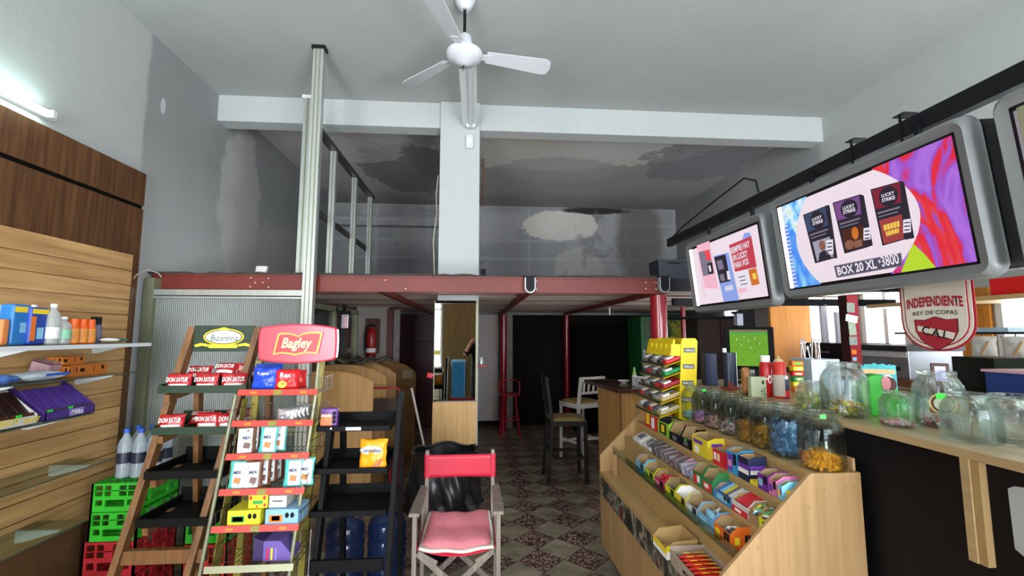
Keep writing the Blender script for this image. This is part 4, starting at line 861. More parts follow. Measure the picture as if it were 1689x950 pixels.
# 20 litre water bottle behind it
def jug(loc, lb):
    t = thing('water_jug', lb, 'water bottle', loc, group='big blue water bottles'); r = .125
    pr = [(r*.9, 0), (r, .02)]
    for k in range(4): z = .05+k*.08; pr += [(r, z), (r*.955, z+.012), (r*.955, z+.022), (r, z+.034)]
    pr += [(r, .38), (r*.85, .425), (r*.3, .455), (r*.22, .46), (r*.22, .49), (0.0001, .49)]
    MB().lathe(pr, n=32).build('bottle_body', M('blue_plastic', '10244a', .12, var=.2, trans=.8), t, smooth=50); MB().cyl((0, 0, .478), (0, 0, .5), r*.26, 18).build('cap', B_, t, smooth=True)
jug((-.60, 3.22, 0), 'big blue water bottle on the floor behind the black rack, right one'); jug((-.87, 3.2, 0), 'big blue water bottle on the floor behind the black rack, left one')
# ================================================================ CENTRE: fan, column fittings, back of the shop
m_we = MC['white_enamel']
t = thing('ceiling_fan', 'white three-bladed ceiling fan hanging in front of the column', 'fan', (-.115, 3.05, ZC)); 
MB().lathe([(.0001, -.09), (.03, -.09), (.055, -.06), (.075, -.015), (.078, 0)], n=28).build('ceiling_canopy', M('fan_white', 'c6c9d0', .35, var=.02), t, smooth=True)
m_fn = MC['fan_white']
MB().cyl((0, 0, -.30), (0, 0, -.085), .011, 12).build('down_rod', K_, t, smooth=True)
MB().lathe([(.0001, -.385), (.05, -.385), (.055, -.33), (.045, -.29), (.02, -.27), (.012, -.265)], n=28).build('motor_cover', m_fn, t, smooth=True)
MB().lathe([(.0001, -.51), (.045, -.505), (.06, -.49), (.10, -.475), (.125, -.45), (.128, -.42), (.10, -.40), (.0001, -.395)], n=36).build('motor_housing', m_fn, t, smooth=True)
MB().tube([(0, 0, -.51), (-.01, -.01, -.53), (-.03, -.015, -.545)], .003, 6).build('loose_wire', K_, t); MB().tube([(0, 0, -.51), (-.004, -.02, -.54), (-.01, -.02, -.56)], .003, 6).build('loose_wire', K_, t)
for a in (12, 137, 252):
    c, s = math.cos(math.radians(a)), math.sin(math.radians(a))
    mb = MB(); R_b = R3(0, 0, math.radians(a)) @ R3(math.radians(-14), 0, 0)
    P = [(.16, -.05), (.60, -.078), (.64, -.06), (.655, 0), (.64, .055), (.60, .068), (.16, .05)]
    mb.prism([R_b @ V((p[0], p[1], 0)) + V((0, 0, -.425)) for p in P], R_b @ V((0, 0, .006))); mb.build('blade', m_fn, t, bevel=.002)
    mb = MB(); mb.prism([R_b @ V((p[0], p[1], -.004)) + V((0, 0, -.425)) for p in [(.09, -.02), (.2, -.03), (.2, .03), (.09, .02)]], R_b @ V((0, 0, .004))); mb.build('blade_bracket', m_fn, t)
t = thing('ceiling_light_fixture', 'long unlit white tube light fixture running from the fan to the column top', 'light', (-.1, 3.7, 3.8))
MB((-.1, 3.7, 3.8)).bb((-.175, 3.25, 3.80), (-.03, 4.50, 3.83)).build('reflector', m_we, t); MB((-.1, 3.7, 3.8)).cyl((-.09, 3.3, 3.78), (-.09, 4.46, 3.78), .016, 14).build('tube', M('tube_off', 'cfd6de', .3, var=0), t, smooth=True)
MB((-.1, 3.7, 3.8)).bb((-.14, 4.44, 3.765), (-.05, 4.47, 3.80)).build('end_socket', m_we, t); MB((-.1, 3.7, 3.8)).cyl((-.1, 3.5, 3.83), (-.1, 3.5, ZC), .006, 8).build('hanger', m_we, t); MB((-.1, 3.7, 3.8)).cyl((-.1, 4.2, 3.83), (-.1, 4.2, ZC), .006, 8).build('hanger', m_we, t)
t = thing('junction_box', 'small white electrical box at the top of the column under the tube fixture', 'box', (-.10, YB-.04, 3.56)); MB().bb((-.045, -.035, 0), (.035, 0, .15)).build('box_body', M('box_white', 'c9ccd4', .5, var=.03), t, bevel=.01, seg=3); MB().bb((-.03, -.038, .045), (.02, -.035, .11)).build('cover_plate', m_we, t)
# loose cables beside the column, upstairs
t = tag(MB().tube([(-.43, 4.6, 3.3), (-.45, 4.62, 3.1), (-.44, 4.62, 2.9), (-.455, 4.6, 2.75), (-.47, 4.6, 2.6), (-.46, 4.6, 2.4), (-.45, 4.6, 2.15)], .006, 6).build('loose_cable', M('pale_cable', 'b8b0a4', .5, var=0), smooth=True), 'pale cable hanging down the left edge of the column above the deck', 'cable')
t = thing('camera_bracket', 'small black device on the right side of the column just above the deck', 'bracket', (.02, 4.65, 2.22)); MB().bb((0, -.03, .03), (.05, .03, .10)).build('device_body', K_, t, bevel=.006); MB().bar((0, 0, 0), (.03, 0, .06), .012, .012).build('arm', K_, t); MB().bb((.0, -.02, -.06), (.015, .02, .02)).build('wall_mount', K_, t)
tag(MB().tube([(.03, 4.75, 3.55), (.045, 4.76, 3.4), (.03, 4.76, 3.2), (.035, 4.75, 3.02)], .008, 6).build('rusty_pipe', M('rust', '5a3a26', .8, var=.3), smooth=True), 'thin rusty pipe on the right side of the column above the deck', 'pipe')
# dark blue crate on the deck at right
t = thing('storage_crate', 'dark blue storage crate on the mezzanine deck by the right sign', 'crate', (2.22, 5.05, MZ1+.002)); mb = MB(); z1_ = .36
mb.prism([(-.17, -.13, 0), (.17, -.13, 0), (.19, -.14, z1_), (-.19, -.14, z1_)], (0, .012, 0)).prism([(-.17, .13, 0), (.17, .13, 0), (.19, .14, z1_), (-.19, .14, z1_)], (0, -.012, 0)); mb.bb((-.17, -.12, 0), (.17, .12, .01)); 
for s in (-1, 1): mb.prism([(s*.16, -.12, 0), (s*.16, .12, 0), (s*.18, .13, z1_), (s*.18, -.13, z1_)], (s*.01, 0, 0))
mb.bb((-.2, -.155, z1_-.03), (.2, -.14, z1_)); mb.build('crate_body', M('navy_plastic', '141c2c', .5, var=.1), t); MB().bb((-.06, -.158, z1_-.05), (.06, -.155, z1_-.035)).build('handle', K_, t)
# wall speakers under the beam edge
for px, lb in ((875, 'black speaker with a white rim hanging on the red beam, left one'), (1098, 'black speaker with a pale rim at the right end of the red beam')):
    p = at(px, 457, Y=3.70); t = thing('wall_speaker', lb, 'speaker', (p.x, 3.74, p.z), group='small wall speakers'); mb = MB(); P = []; P2 = []
    for i in range(13): a = PI+PI*i/12; P.append((.046*math.cos(a), 0, -.082+.05*math.sin(a))); P2.append((.036*math.cos(a), 0, -.082+.039*math.sin(a)))
    MB().prism([(-.046, -.02, 0)]+[(q[0], -.02, q[2]) for q in P]+[(.046, -.02, 0)], (0, .055, 0)).build('housing_rim', M('rim_white', 'c9ccd0', .4, var=0) if px < 900 else M('rim_grey', '8f9298', .4, var=0), t, bevel=.003)
    MB().prism([(-.036, -.024, .004)]+[(q[0], -.024, q[2]) for q in P2]+[(.036, -.024, .004)], (0, .004, 0)).build('grille', K_, t)
    MB().bb((-.05, -.01, .002), (.05, .03, .014)).build('top_bracket', K_, t)
# mirror and wood panel on the column
t = thing('mirror', 'tall mirror on the column reflecting the shop front', 'mirror', (-.222, YB-.06, 1.0)); 
mm = bpy.data.materials.new('mirror_silver'); mm.use_nodes = True; b = mm.node_tree.nodes['Principled BSDF']; b.inputs['Metallic'].default_value = 1; b.inputs['Roughness'].default_value = .02; b.inputs['Base Color'].default_value = (.78, .8, .78, 1)
MB().bb((-.205, -.006, .008), (.197, -.001, .972)).build('mirror_glass', mm, t); MB().bb((-.212, -.008, 0), (-.205, .018, .98)).bb((.197, -.008, 0), (.212, .018, .98)).build('side_trim', m_al2, t); MB().bb((-.205, 0.0, .0), (.197, .018, .98)).build('backing', m_bw, t)
tag(MB().bb((-.438, YB-.075, 0), (-.01, YB-.042, .992)).build('column_panel', woodm('panel_birch', 'b98e55', 'cfa66c', 'Z', .45), bevel=.002), 'pale wood panel covering the lower column under the mirror', 'panel')
t = thing('corner_shelf', 'small red shelf fixed on the right edge of the mirrored column', 'shelf', (.0, YB-.02, 1.325)); MB().bb((-.0, -.05, 0), (.085, .04, .018)).build('shelf_plate', m_rd2, t, bevel=.004)
t = thing('patterned_can', 'silver and black patterned can on the small red column shelf', 'can', (.03, YB-.03, 1.344)); MB().lathe([(.024, 0), (.025, .003), (.025, .072), (.023, .075), (.0001, .075)], n=20).build('can_body', m_sv, t, smooth=True)
for i in range(4): MB().box((-.018+i*.011, -.0245, .037), (.004, .002, .06), R3(0, .35 if i % 2 else -.35, 0)).build('zigzag_mark', K_, t)
o = thing('hanging_sponge_box', 'small red packet on the left edge of the column', 'packet', (-.47, YB, 1.20)); MB().box((0, 0, .04), (.07, .03, .055), R3(0, .2, 0)).build('packet_body', R_, o, bevel=.01); MB().box((.02, -.017, .045), (.02, .002, .02), R3(0, .2, 0)).build('printed_label', PK_, o)
# booth divider boards
m_bd = woodm('booth_board', 'a57a46', 'c1935a', 'Z', .55, .7); m_cb = M('brown_cardboard', '8a6238', .8, var=.15)
def booth(y, pts, mat, lb, thick=.018):
    P = [at(px, py, Y=y) for px, py in pts]; x0 = P[0].x
    t = thing('booth_divider', lb, 'divider', (x0, y, 0), group='curved booth dividers')
    prof = [V((p.x, y, p.z)) for p in P]; poly = [V((prof[0].x, y, .0))] + prof + [V((prof[-1].x, y, 0))]
    MB((x0, y, 0)).prism(poly, (0, thick, 0)).build('board', mat, t, bevel=.002)
    MB((x0, y, 0)).tube([q+V((0, thick/2, .003)) for q in prof], .011, 8).build('edge_banding', mat, t, smooth=True)
    return t
booth(4.42, [(505, 616), (548, 614), (570, 616), (592, 621), (609, 628), (616, 633)], m_bd, 'nearest curved pale wood booth divider behind the black rack')
booth(5.0, [(520, 606), (560, 603), (590, 605), (615, 611), (630, 618), (637, 624)], m_bd, 'second curved wood booth divider from the front')
booth(5.6, [(560, 602), (595, 598), (620, 601), (640, 609), (653, 619)], m_bd, 'third curved wood booth divider from the front')
booth(6.2, [(575, 596), (610, 592), (640, 595), (668, 603), (683, 613), (686, 622)], m_cb, 'brown cardboard coloured booth divider furthest back')
P = at(672, 617, Y=6.19); o = MB().box((P.x, 6.185, P.z), (.14, .004, .11)).build('paper_note', M('faded_paper', '9a8a70', .8, var=.1)); tag(o, 'faded square of paper on the furthest booth divider', 'paper')
o = MB().grid(lambda u, v: V((-1.60+.55*u, 5.15+.6*v, 1.345+.03*math.sin(9*u)*math.sin(7*v)+.02*math.sin(21*u+3*v))), 14, 14).build('plastic_sheet', M('dusty_plastic', '6a6458', .5, var=.25), smooth=True, solid=.003); tag(o, 'crumpled dusty plastic sheet lying over the booth dividers', 'plastic sheet')
# red metal chair between the booths
m_rm = M('red_metal_paint', 'a01426', .35, var=.1)
t = thing('metal_chair', 'red tubular metal chair among the booth dividers', 'chair', (-1.0, 4.85, 0))
MB().tube([(-.22, .0, .5), (-.22, .0, 1.02), (-.2, 0, 1.07), (-.16, 0, 1.09), (.14, 0, 1.09), (.18, 0, 1.07), (.2, 0, 1.02), (.2, 0, .5)], .011, 8).build('back_frame', m_rm, t, smooth=True)
MB().bb((-.2, -.006, .78), (.19, .006, .98)).build('backrest', M('dark_seat', '3a2418', .6), t); MB().bb((-.22, -.4, .46), (.21, 0, .5)).build('seat', MC['dark_seat'], t, bevel=.01)
for x in (-.2, .18):
    for y in (-.38, -.01): MB().cyl((x, y, 0), (x, y, .48), .011, 8).build('leg', m_rm, t, smooth=True)
# lower partition: continuing glass panels along the booths, white strip wall, extinguisher, doors
t = thing('side_partition', 'dark glazed side partition behind the tall post, leading to the white wall strip', 'partition', (-1.63, 5.3, 0)); o_ = (-1.63, 5.3, 0)
for y in (4.35, 5.2, 6.1): MB(o_).bb((-1.66, y, .0), (-1.60, y+.05, 1.95)).build('post', m_al2, t)
MB(o_).bb((-1.645, 4.40, .9), (-1.635, 6.1, 1.93)).build('dark_glass', M('smoky_glass', '24282a', .15, var=.1), t); MB(o_).bb((-1.645, 4.40, .0), (-1.635, 6.1, .88)).build('lower_panel', M('dull_panel', '2e2c2a', .6), t)
MB(o_).bb((-1.66, 4.35, 1.90), (-1.60, 6.15, 1.955)).build('top_rail', m_al2, t)
struct(MB().bb((-1.75, 6.62, 0), (-1.30, 6.70, 2.04)).build('wall_inner', M('lower_wall_paint', '9a9390', .8, var=.15, scale=2)), 'narrow white wall strip behind the booth dividers', 'wall')
t = thing('fire_extinguisher', 'red fire extinguisher on a wooden board on the white wall strip', 'fire extinguisher', (-1.51, 6.56, 1.32))
MB().bb((-.1, .035, .05), (.1, .058, .55)).build('back_board', woodm('ext_board', '3a2012', '5a3420', 'Z', .6), t)
MB().lathe([(.06, 0), (.068, .01), (.068, .34), (.05, .39), (.022, .41), (.02, .43), (.0001, .43)], c=(0, -.04, 0), n=24).build('cylinder', M('ext_red', '9a1818', .3, var=.05), t, smooth=True)
MB().shell([(.069, .07), (.069, .13)], c=(0, -.04, 0), n=24).build('white_label', W_, t); MB().bb((-.02, -.06, .43), (.05, -.02, .46)).build('valve', K_, t)
MB().tube([(0, -.05, .45), (-.07, -.05, .42), (-.085, -.05, .3), (-.08, -.05, .12)], .008, 6).build('hose', K_, t, smooth=True)
m_md = M('maroon_panel', '3c0a12', .45, var=.12, scale=2)
struct(MB().bb((-1.30, 6.56, 0), (-1.22, 6.64, 2.0)).build('trim_7', M('maroon_frame', '5a1018', .45)), 'dark red door post beside the extinguisher'); struct(MB().bb((-1.215, 6.60, 0), (-1.13, 6.64, 2.0)).build('trim_8', M('grey_jamb', '8d8583', .7)), 'pale door jamb beside the maroon wall')
o = struct(MB().bb((-1.55, 8.2, 0), (-.62, 8.26, 2.0)).build('door_1', m_md), 'maroon painted door far behind the booths'); MB().bb((-.72, 8.18, .95), (-.69, 8.2, 1.07)).build('door_handle', m_sv, o)
for y_ in (1.0, 1.5): MB().bb((-1.5, 8.195, y_), (-.67, 8.2, y_+.015)).build('door_groove', K_, o)
o = struct(MB().bb((-.60, 8.16, .12), (.37, 8.24, 2.0)).build('door_2', M('white_door', 'a8a09c', .6, var=.08, scale=1.5)), 'white panel door behind the mirrored column')
struct(MB().bb((.50, 8.16, 0), (.62, 8.26, 2.0)).build('trim_9', M('white_jamb', '8f8884', .7, var=.2)), 'peeling white jamb beside the red pillar')
t = thing('ceiling_spotlight', 'small square lamp with a bright pink face under the deck near the tall post', 'lamp', (-1.44, 5.0, 1.80)); MB().bb((-.035, -.02, -.09), (.035, .02, .06)).build('lamp_body', M('lamp_silver', 'b8a8b0', .3, .5, var=0), t, bevel=.004); MB().bb((-.005, -.023, -.085), (.03, -.02, .03)).build('lamp_face', M('lamp_pink', 'e8b8c8', .3, var=0), t); MB().bb((-.08, -.01, .06), (.05, .03, .10)).build('lamp_bracket', K_, t); MB().bb((-.035, 0, .1), (.0, .03, .17)).build('stem', K_, t)
# trash bin with black bag
t = thing('waste_bin', 'waste bin lined with a black plastic bag behind the folding chair', 'bin', (-.25, 3.62, 0)); m_pb = bpy.data.materials.new('black_bin_liner'); m_pb.use_nodes = True; b = m_pb.node_tree.nodes['Principled BSDF']; b.inputs['Base Color'].default_value = (.01, .01, .012, 1); b.inputs['Roughness'].default_value = .28
MB().lathe([(.15, 0), (.16, .02), (.19, .62), (.20, .66)], n=28).build('bin_body', M('bin_dark', '101012', .5), t, smooth=True)
rr = random.Random(5)
def linerf(u, v):
    a = 2*PI*u; r = .245+.035*v**.7+.02*math.sin(7*a+v*5)*v+.012*math.sin(17*a-9*v)*(.3+v)+.03*math.sin(2*a)*v; z = .75-.42*v+.012*math.sin(5*a)
    return V((r*math.cos(a), r*.85*math.sin(a), z))
MB().grid(linerf, 72, 18).build('bag_skirt', m_pb, t, smooth=True)
MB().grid(lambda u, v: V(((.245-.12*v)*math.cos(2*PI*u), (.208-.1*v)*math.sin(2*PI*u), .75+.012*math.sin(10*PI*u)-.35*v**.5)), 72, 10).build('bag_inside', m_pb, t, smooth=True)
MB().tube([((.245+.008*math.sin(40*PI*i/72))*math.cos(2*PI*i/72), .208*math.sin(2*PI*i/72), .755+.012*math.sin(10*PI*i/72)) for i in range(72)], .012, 6, closed=True).build('gathered_rim', m_pb, t, smooth=True)
t = thing('broom', 'pale handled broom leaning in the dark behind the black rack', 'broom', (-.42, 3.95, 0)); MB().cyl((.12, 0, .08), (-.16, .1, 1.18), .010, 8).build('handle', M('pale_handle', '9a9088', .5), t, smooth=True); MB().bb((.02, -.04, 0), (.22, .04, .10)).build('brush_head', K_, t, bevel=.01)
# ---------------------------------------------------------------- director's chair
m_gw = woodm('grey_wood', '6e635a', '94887c', 'Z', .6)
m_cn = M('chair_canvas', 'c4213c', .45, var=.06, scale=6, coat=.15); m_cp = M('pink_cushion', 'd9808c', .85, var=.12, scale=60, bump=.15); m_cf2 = M('cushion_white', 'e2dccf', .85, var=.15, scale=50)
t = thing('directors_chair', 'wooden folding chair with red canvas back in front of the bin', 'chair', (-.115, 2.92, 0), .0)
w2 = .238; yf, yb = -.20, .22
for s in (-1, 1):
    nm = 'left' if s < 0 else 'right'
    MB().bb((s*w2-.0125, yf-.02, .03), (s*w2+.0125, yf+.022, .625)).build('front_upright', m_gw, t, bevel=.002)
    MB().bb((s*w2-.0125, yb-.03, .03), (s*w2+.0125, yb+.015, .60)).build('rear_upright', m_gw, t, bevel=.002)
    MB().bb((s*(w2-.02)-.012, yb-.02, .36), (s*(w2-.02)+.012, yb+.012, .875)).build('back_post', m_gw, t, bevel=.003)
    MB().prism([(s*w2-.03*1, yf-.05, .625), (s*w2+.03, yf-.05, .625), (s*w2+.035, yf+.05, .625), (s*w2+.022, yb+.02, .625), (s*w2-.022, yb+.02, .625), (s*w2-.03, yf+.05, .625)], (0, 0, .02)).build('armrest', m_gw, t, bevel=.003)
    MB().bb((s*w2-.012, yf-.03, .0), (s*w2+.012, yb+.03, .035)).build('foot_rail', m_gw, t, bevel=.002)
    MB().bb((s*(w2-.028)-.01, yf, .415), (s*(w2-.028)+.01, yb, .44)).build('seat_rail', m_gw, t, bevel=.002)
for y, nm in ((yf-.0, 0), (yb-.02, 1)):
    MB().bar((-w2+.02, y-.012, .42), (w2-.02, y-.012, .04), .018, .034, up=(0, 0, 1)).build('cross_leg', m_gw, t, bevel=.002)
    MB().bar((w2-.02, y+.012, .42), (-w2+.02, y+.012, .04), .018, .034, up=(0, 0, 1)).build('cross_leg', m_gw, t, bevel=.002)
    for s in (-1, 1): MB().bar((s*(w2-.03), y-.02, .42), (s*(w2-.13), y-.02, .365), .006, .022).build('hinge_strut', m_gw, t); MB().cyl((s*(w2-.035), y-.03, .41), (s*(w2-.035), y-.02, .41), .008, 10).build('rivet', m_sv, t)
sl = MB().grid(lambda u, v: V(((u*2-1)*(w2-.012), yf-.01+(yb-yf)*v, .438-.045*(1-(u*2-1)**2))), 16, 4).build('seat_sling', m_cn, t, smooth=True, solid=.004)
bk = MB().grid(lambda u, v: V(((u*2-1)*(w2-.004), yb-.022-.0+.02*(1-(u*2-1)**2), .70+.148*v-.008*math.sin(PI*v)*(1-(u*2-1)**2)-.006*(1-(u*2-1)**2)*v)), 24, 6).build('canvas_back', m_cn, t, smooth=True, solid=.004)
for s in (-1, 1): MB().cyl((s*(w2-.02), yb-.004, .70), (s*(w2-.02), yb-.004, .848), .021, 14).build('canvas_sleeve', m_cn, t, smooth=True)
cu = thing('seat_cushion', 'pink ribbed cushion with a white floral edge on the folding chair', 'cushion', (-.115, 2.92, .437))
def cush(side, s=1.0, th=.035):
    def f(u, v):
        U, W = u*2-1, v*2-1; k = max(0, (1-U**4)*(1-W**4))**.5
        x = U*(.195-.02*W*0)*s*(1-.05*(1-W*W)*0+(-.06 if W > 0 else 0.0)*W); y = W*.205*s
        return V((x, y-.005, .02-.035*(1-(U)**2)*.6+.035*max(0, W)+side*th*k+.004*math.sin(7*U+3*W)))
    return f
MB().grid(cush(1), 20, 20).grid(cush(-1, 1, .02), 20, 20).build('pink_cover', m_cp, cu, smooth=True)
MB().grid(lambda u, v: cush(0, 1.08)(u, v)+V((0, -.004, -.012)), 20, 20).build('floral_edge', m_cf2, cu, smooth=True, solid=.01)
# ---------------------------------------------------------------- red stool, bar stools, bar
t = thing('red_stool', 'red metal bar stool with low back ring beside the white jamb', 'stool', (.51, 7.35, 0))
MB().lathe([(.0001, .70), (.16, .70), (.175, .69), (.175, .675), (.0001, .672)], n=28).build('seat', m_rm, t, smooth=True)
for a in (45, 135, 225, 315): c, s = math.cos(math.radians(a)), math.sin(math.radians(a)); MB().tube([(c*.13, s*.13, .68), (c*.16, s*.16, .4), (c*.23, s*.23, .0)], .011, 8).build('leg', m_rm, t, smooth=True)
MB().tube([(.165*math.cos(2*PI*i/24), .165*math.sin(2*PI*i/24), .30) for i in range(24)], .010, 8, closed=True).build('foot_ring', m_rm, t, smooth=True)
MB().tube([(-.16, .05, .68), (-.17, .08, .86), (-.12, .15, .89), (0, .18, .90), (.12, .15, .89), (.17, .08, .86), (.16, .05, .68)], .011, 8).build('back_hoop', m_rm, t, smooth=True)
m_db = woodm('dark_stool_wood', '0c0806', '180f0a', 'Z', .75)
def barchair(name, lb, loc, rz, wood, seatm, H=.70, BH=1.10, slats=False):
    t = thing(name, lb, 'chair', loc, rz, group='bar chairs'); w = .19
    for x in (-w, w): MB().bar((x, -w, 0), (x*.97, -w*.97, H-.05), .036, .036).build('leg', wood, t, bevel=.003)
    for x in (-w, w): mb = MB(); steps(mb, [V((x, w+.05, 0)), V((x, w, H-.05)), V((x*.98, w+.06, BH))], .036, .036, up=(1, 0, 0)); mb.build('rear_leg', wood, t, bevel=.003)
    for y, z in ((-w, .22), (w, .30)): MB().bb((-w, y-.01, z), (w, y+.01, z+.03)).build('stretcher', wood, t)
    for x in (-w, w): MB().bb((x-.01, -w, .26), (x+.01, w, .29)).build('stretcher', wood, t)
    MB().bb((-w-.015, -w-.015, H-.08), (w+.015, w+.015, H-.02)).build('seat_frame', wood, t, bevel=.003)
    MB().grid(lambda u, v: V(((u*2-1)*(w+.01), (v*2-1)*(w+.01), H-.02+.035*max(0, (1-(u*2-1)**4)*(1-(v*2-1)**4))**.4)), 12, 12).build('seat_pad', seatm, t, smooth=True)
    if slats:
        MB().bb((-w, w+.035, BH-.06), (w, w+.055, BH)).build('top_rail', wood, t, bevel=.004); MB().bb((-w, w+.01, H+.10), (w, w+.03, H+.13)).build('lower_rail', wood, t)
        for i in range(4): x = -w+.075+i*.078; MB().bar((x, w+.022, H+.12), (x, w+.045, BH-.04), .028, .012).build('back_slat', wood, t)
    else: mb = MB(); mb.bar((0, w+.018, H+.05), (0, w+.052, BH), w*1.95, .02, up=(0, 1, 0)); mb.build('backrest', wood, t, bevel=.004)
    return t
m_st = M('tan_upholstery', '8a7648', .7, var=.15)
barchair('bar_chair', 'dark wooden bar chair with a tan seat standing sideways at the bar', (1.02, 5.28, 0), PI/2, m_db, m_st, .70, 1.16)
barchair('bar_chair', 'white slatted-back bar chair tucked behind the bar', (1.36, 6.0, 0), PI+.45, M('white_chair_paint', 'd6d0cc', .5, var=.05), M('yellow_tan_seat', 'a08a4c', .7, var=.1), .78, 1.10, True)
t = thing('bar_counter', 'wooden bar with a dark brown top at the back of the shop', 'bar', (1.5, 4.8, 0)); m_br = woodm('bar_wood', 'a4773f', 'c3965a', 'Z', .5, .7)
MB((1.5, 4.8, 0)).prism([(1.36, 5.12, 0), (1.44, 4.56, 0), (2.35, 4.56, 0), (2.35, 5.12, 0)], (0, 0, 1.06)).build('bar_body', m_br, t)
MB((1.5, 4.8, 0)).bb((1.438, 4.552, 0), (1.45, 4.565, 1.06)).build('corner_joint', M('joint_dark', '6b4a28', .6), t)
MB((1.5, 4.8, 0)).prism([(1.28, 5.45, 1.06), (1.40, 4.46, 1.06), (2.4, 4.46, 1.06), (2.4, 5.45, 1.06)], (0, 0, .04)).build('bar_top', woodm('bar_top_wood', '3a2016', '5a3426', 'X', .28, coat=.4), t, bevel=.003)
z = 1.101
t = thing('sanitizer_bottle', 'small green and white bottle standing in the holder on the bar', 'bottle', (1.68, 4.80, z)); MB().lathe([(.024, 0), (.026, .01), (.026, .10), (.012, .13), (.0001, .13)], n=18).build('bottle_body', M('bottle_white', 'dfe6e0', .3, var=0), t, smooth=True); MB().lathe([(.022, .105), (.02, .13), (.012, .15), (.01, .19), (.0001, .19)], n=16).build('green_pump', M('pump_green', '8fc860', .4, var=0), t, smooth=True)
t = thing('napkin_holder', 'clear and white napkin holder on the bar', 'holder', (1.68, 4.66, z)); MB().bb((-.055, -.03, 0), (.055, -.026, .10)).bb((-.055, .026, 0), (.055, .03, .10)).bb((-.055, -.026, 0), (.055, .026, .006)).build('holder_frame', m_sv, t); MB().bb((-.048, -.022, .007), (.048, .022, .105)).build('napkins', W_, t)
t = thing('white_dish', 'small white dish on the bar left of the napkin holder', 'dish', (1.63, 5.02, z)); MB().lathe([(.03, 0), (.06, .03), (.065, .03), (.035, .006), (.0001, .006)], n=20).build('dish_body', W_, t, smooth=True)
t = thing('ashtray', 'flat dark tray lying on the far edge of the bar', 'tray', (1.47, 5.25, z)); MB().lathe([(.07, 0), (.09, .015), (.085, .018), (.065, .004), (.0001, .004)], n=24).build('tray_body', M('dark_tray', '30343a', .3), t, smooth=True)
# green drinks fridge and dark furniture at the back right
t = thing('drinks_fridge', 'green sided drinks fridge with a green and yellow graphic behind the thick red pillar', 'fridge', (2.9, 7.2, 0))
MB().bb((-.32, -.2, 0), (.36, .45, 1.93)).build('cabinet', M('fridge_green', '1e6a3a', .4, var=.06), t, bevel=.01); m_fg = plaster('fridge_graphic', '2c4a2a', [('noise', 2.6, .5, .08, 3, .8, '7a8a3a'), ('noise', 3.4, .56, .05, 9, .8, 'a8a040'), ('noise', 4.0, .6, .05, 15, .7, '8a4a3a')], rough=.3)
MB().bb((-.26, -.215, .55), (.33, -.2, 1.86)).build('door_graphic', m_fg, t); MB().bb((-.26, -.212, .1), (.33, -.2, .5)).build('lower_grille', K_, t); MB().bb((-.30, -.23, .9), (-.275, -.2, 1.4)).build('door_handle', m_sv, t)
t = thing('dark_cabinet', 'dark brown tall cabinet right of the green fridge', 'cabinet', (3.45, 6.45, 0)); MB().bb((-.35, -.25, 0), (.3, .25, 1.9)).build('cabinet_body', M('dark_maroon_wood', '2e1c1c', .5, var=.15), t, bevel=.005); MB().bb((-.34, -.262, .05), (-.02, -.252, 1.86)).build('door', M('dark_door', '38221f', .5), t); MB().bb((0, -.262, .05), (.29, -.252, 1.86)).build('door', MC['dark_door'], t)
t = thing('arcade_cabinet', 'black cabinet standing against the dark back wall', 'cabinet', (2.1, 7.9, 0)); MB().bb((-.45, -.3, 0), (.45, .35, 1.75)).build('cabinet_body', M('deep_black', '050506', .95, var=0), t, bevel=.01); MB().bb((-.4, -.31, 1.0), (.4, -.3, 1.6)).build('screen', M('off_screen', '040405', .95, var=0), t)
tag(MB().bb((1.95, 6.6, 1.93), (1.97, 6.62, 2.045)).build('hook', W_), 'tiny white hook under the deck in front of the dark wall', 'hook')
# ================================================================ RIGHT: stepped sweets display
m_ds = woodm('display_birch', '9e7c50', 'ba986c', 'Z', .5, .6); m_dse = M('display_edge', 'b0915f', .5, var=.08); m_rv = M('riser_shadow_wood', 'a68858', .6, var=.08)
DX0, DX1, DN, DF = .93, 1.525, 1.75, 3.47
TIERS = {'A': (.935, .615), 'B': (1.035, .765), 'C': (1.125, .875), 'D': (1.215, .985), 'J': (1.315, 1.098)}
t = thing('sweets_display', 'stepped pale wood sweets display standing against the counter', 'display', (1.2, 2.6, 0)); o_ = V((1.2, 2.6, 0))
prof = [(DX0, .10), (DX0, .73), (DX1-.21, 1.10), (DX1, 1.10), (DX1, .10)]
for y in (DN, DF):
    MB(o_).prism([(x, y, z) for x, z in prof], (0, .018, 0)).build('side_panel', m_ds, t, bevel=.0015)
for x, z in ((1.37, 1.04), (1.46, 1.045), (1.495, 1.043), (1.30, .97), (1.35, .965), (1.08, .83), (1.16, .6)): MB(o_).cyl((x, DN-.001, z), (x, DN, z), .007, 12).build('screw_cap', M('screw_cap', '9a8258', .5, var=0), t)
MB(o_).bb((DX0, DN+.018, .10), (DX0+.016, DF, .60)).build('front_panel', m_ds, t)
MB(o_).bb((DX0+.06, DN+.03, 0), (DX1, DF-.02, .10)).build('plinth', M('plinth_dark', '1a1512', .7), t)
names = list('ABCDJ')
for i, k in enumerate(names):
    x, z = TIERS[k]; x2 = TIERS[names[i+1]][0]+.012 if i < 4 else DX1
    yb_ = DF if k != 'J' else 2.88
    MB(o_).bb((x-.002, DN+.018, z-.014), (x2, yb_, z-.0005)).build('shelf_board', m_dse, t)
    if i < 4:
        z2 = TIERS[names[i+1]][1]; MB(o_).bb((x2-.012, DN+.018, z), (x2-.002, DF, z2-.014)).build('riser', m_rv, t)
MB(o_).bb((1.315, 2.88, .985), (DX1, DF, 1.0)).build('shelf_board', m_dse, t)
MB(o_).bb((DX1-.014, DN+.018, 1.098), (DX1-.002, 2.9, 1.15)).build('back_rail', m_ds, t, bevel=.004)
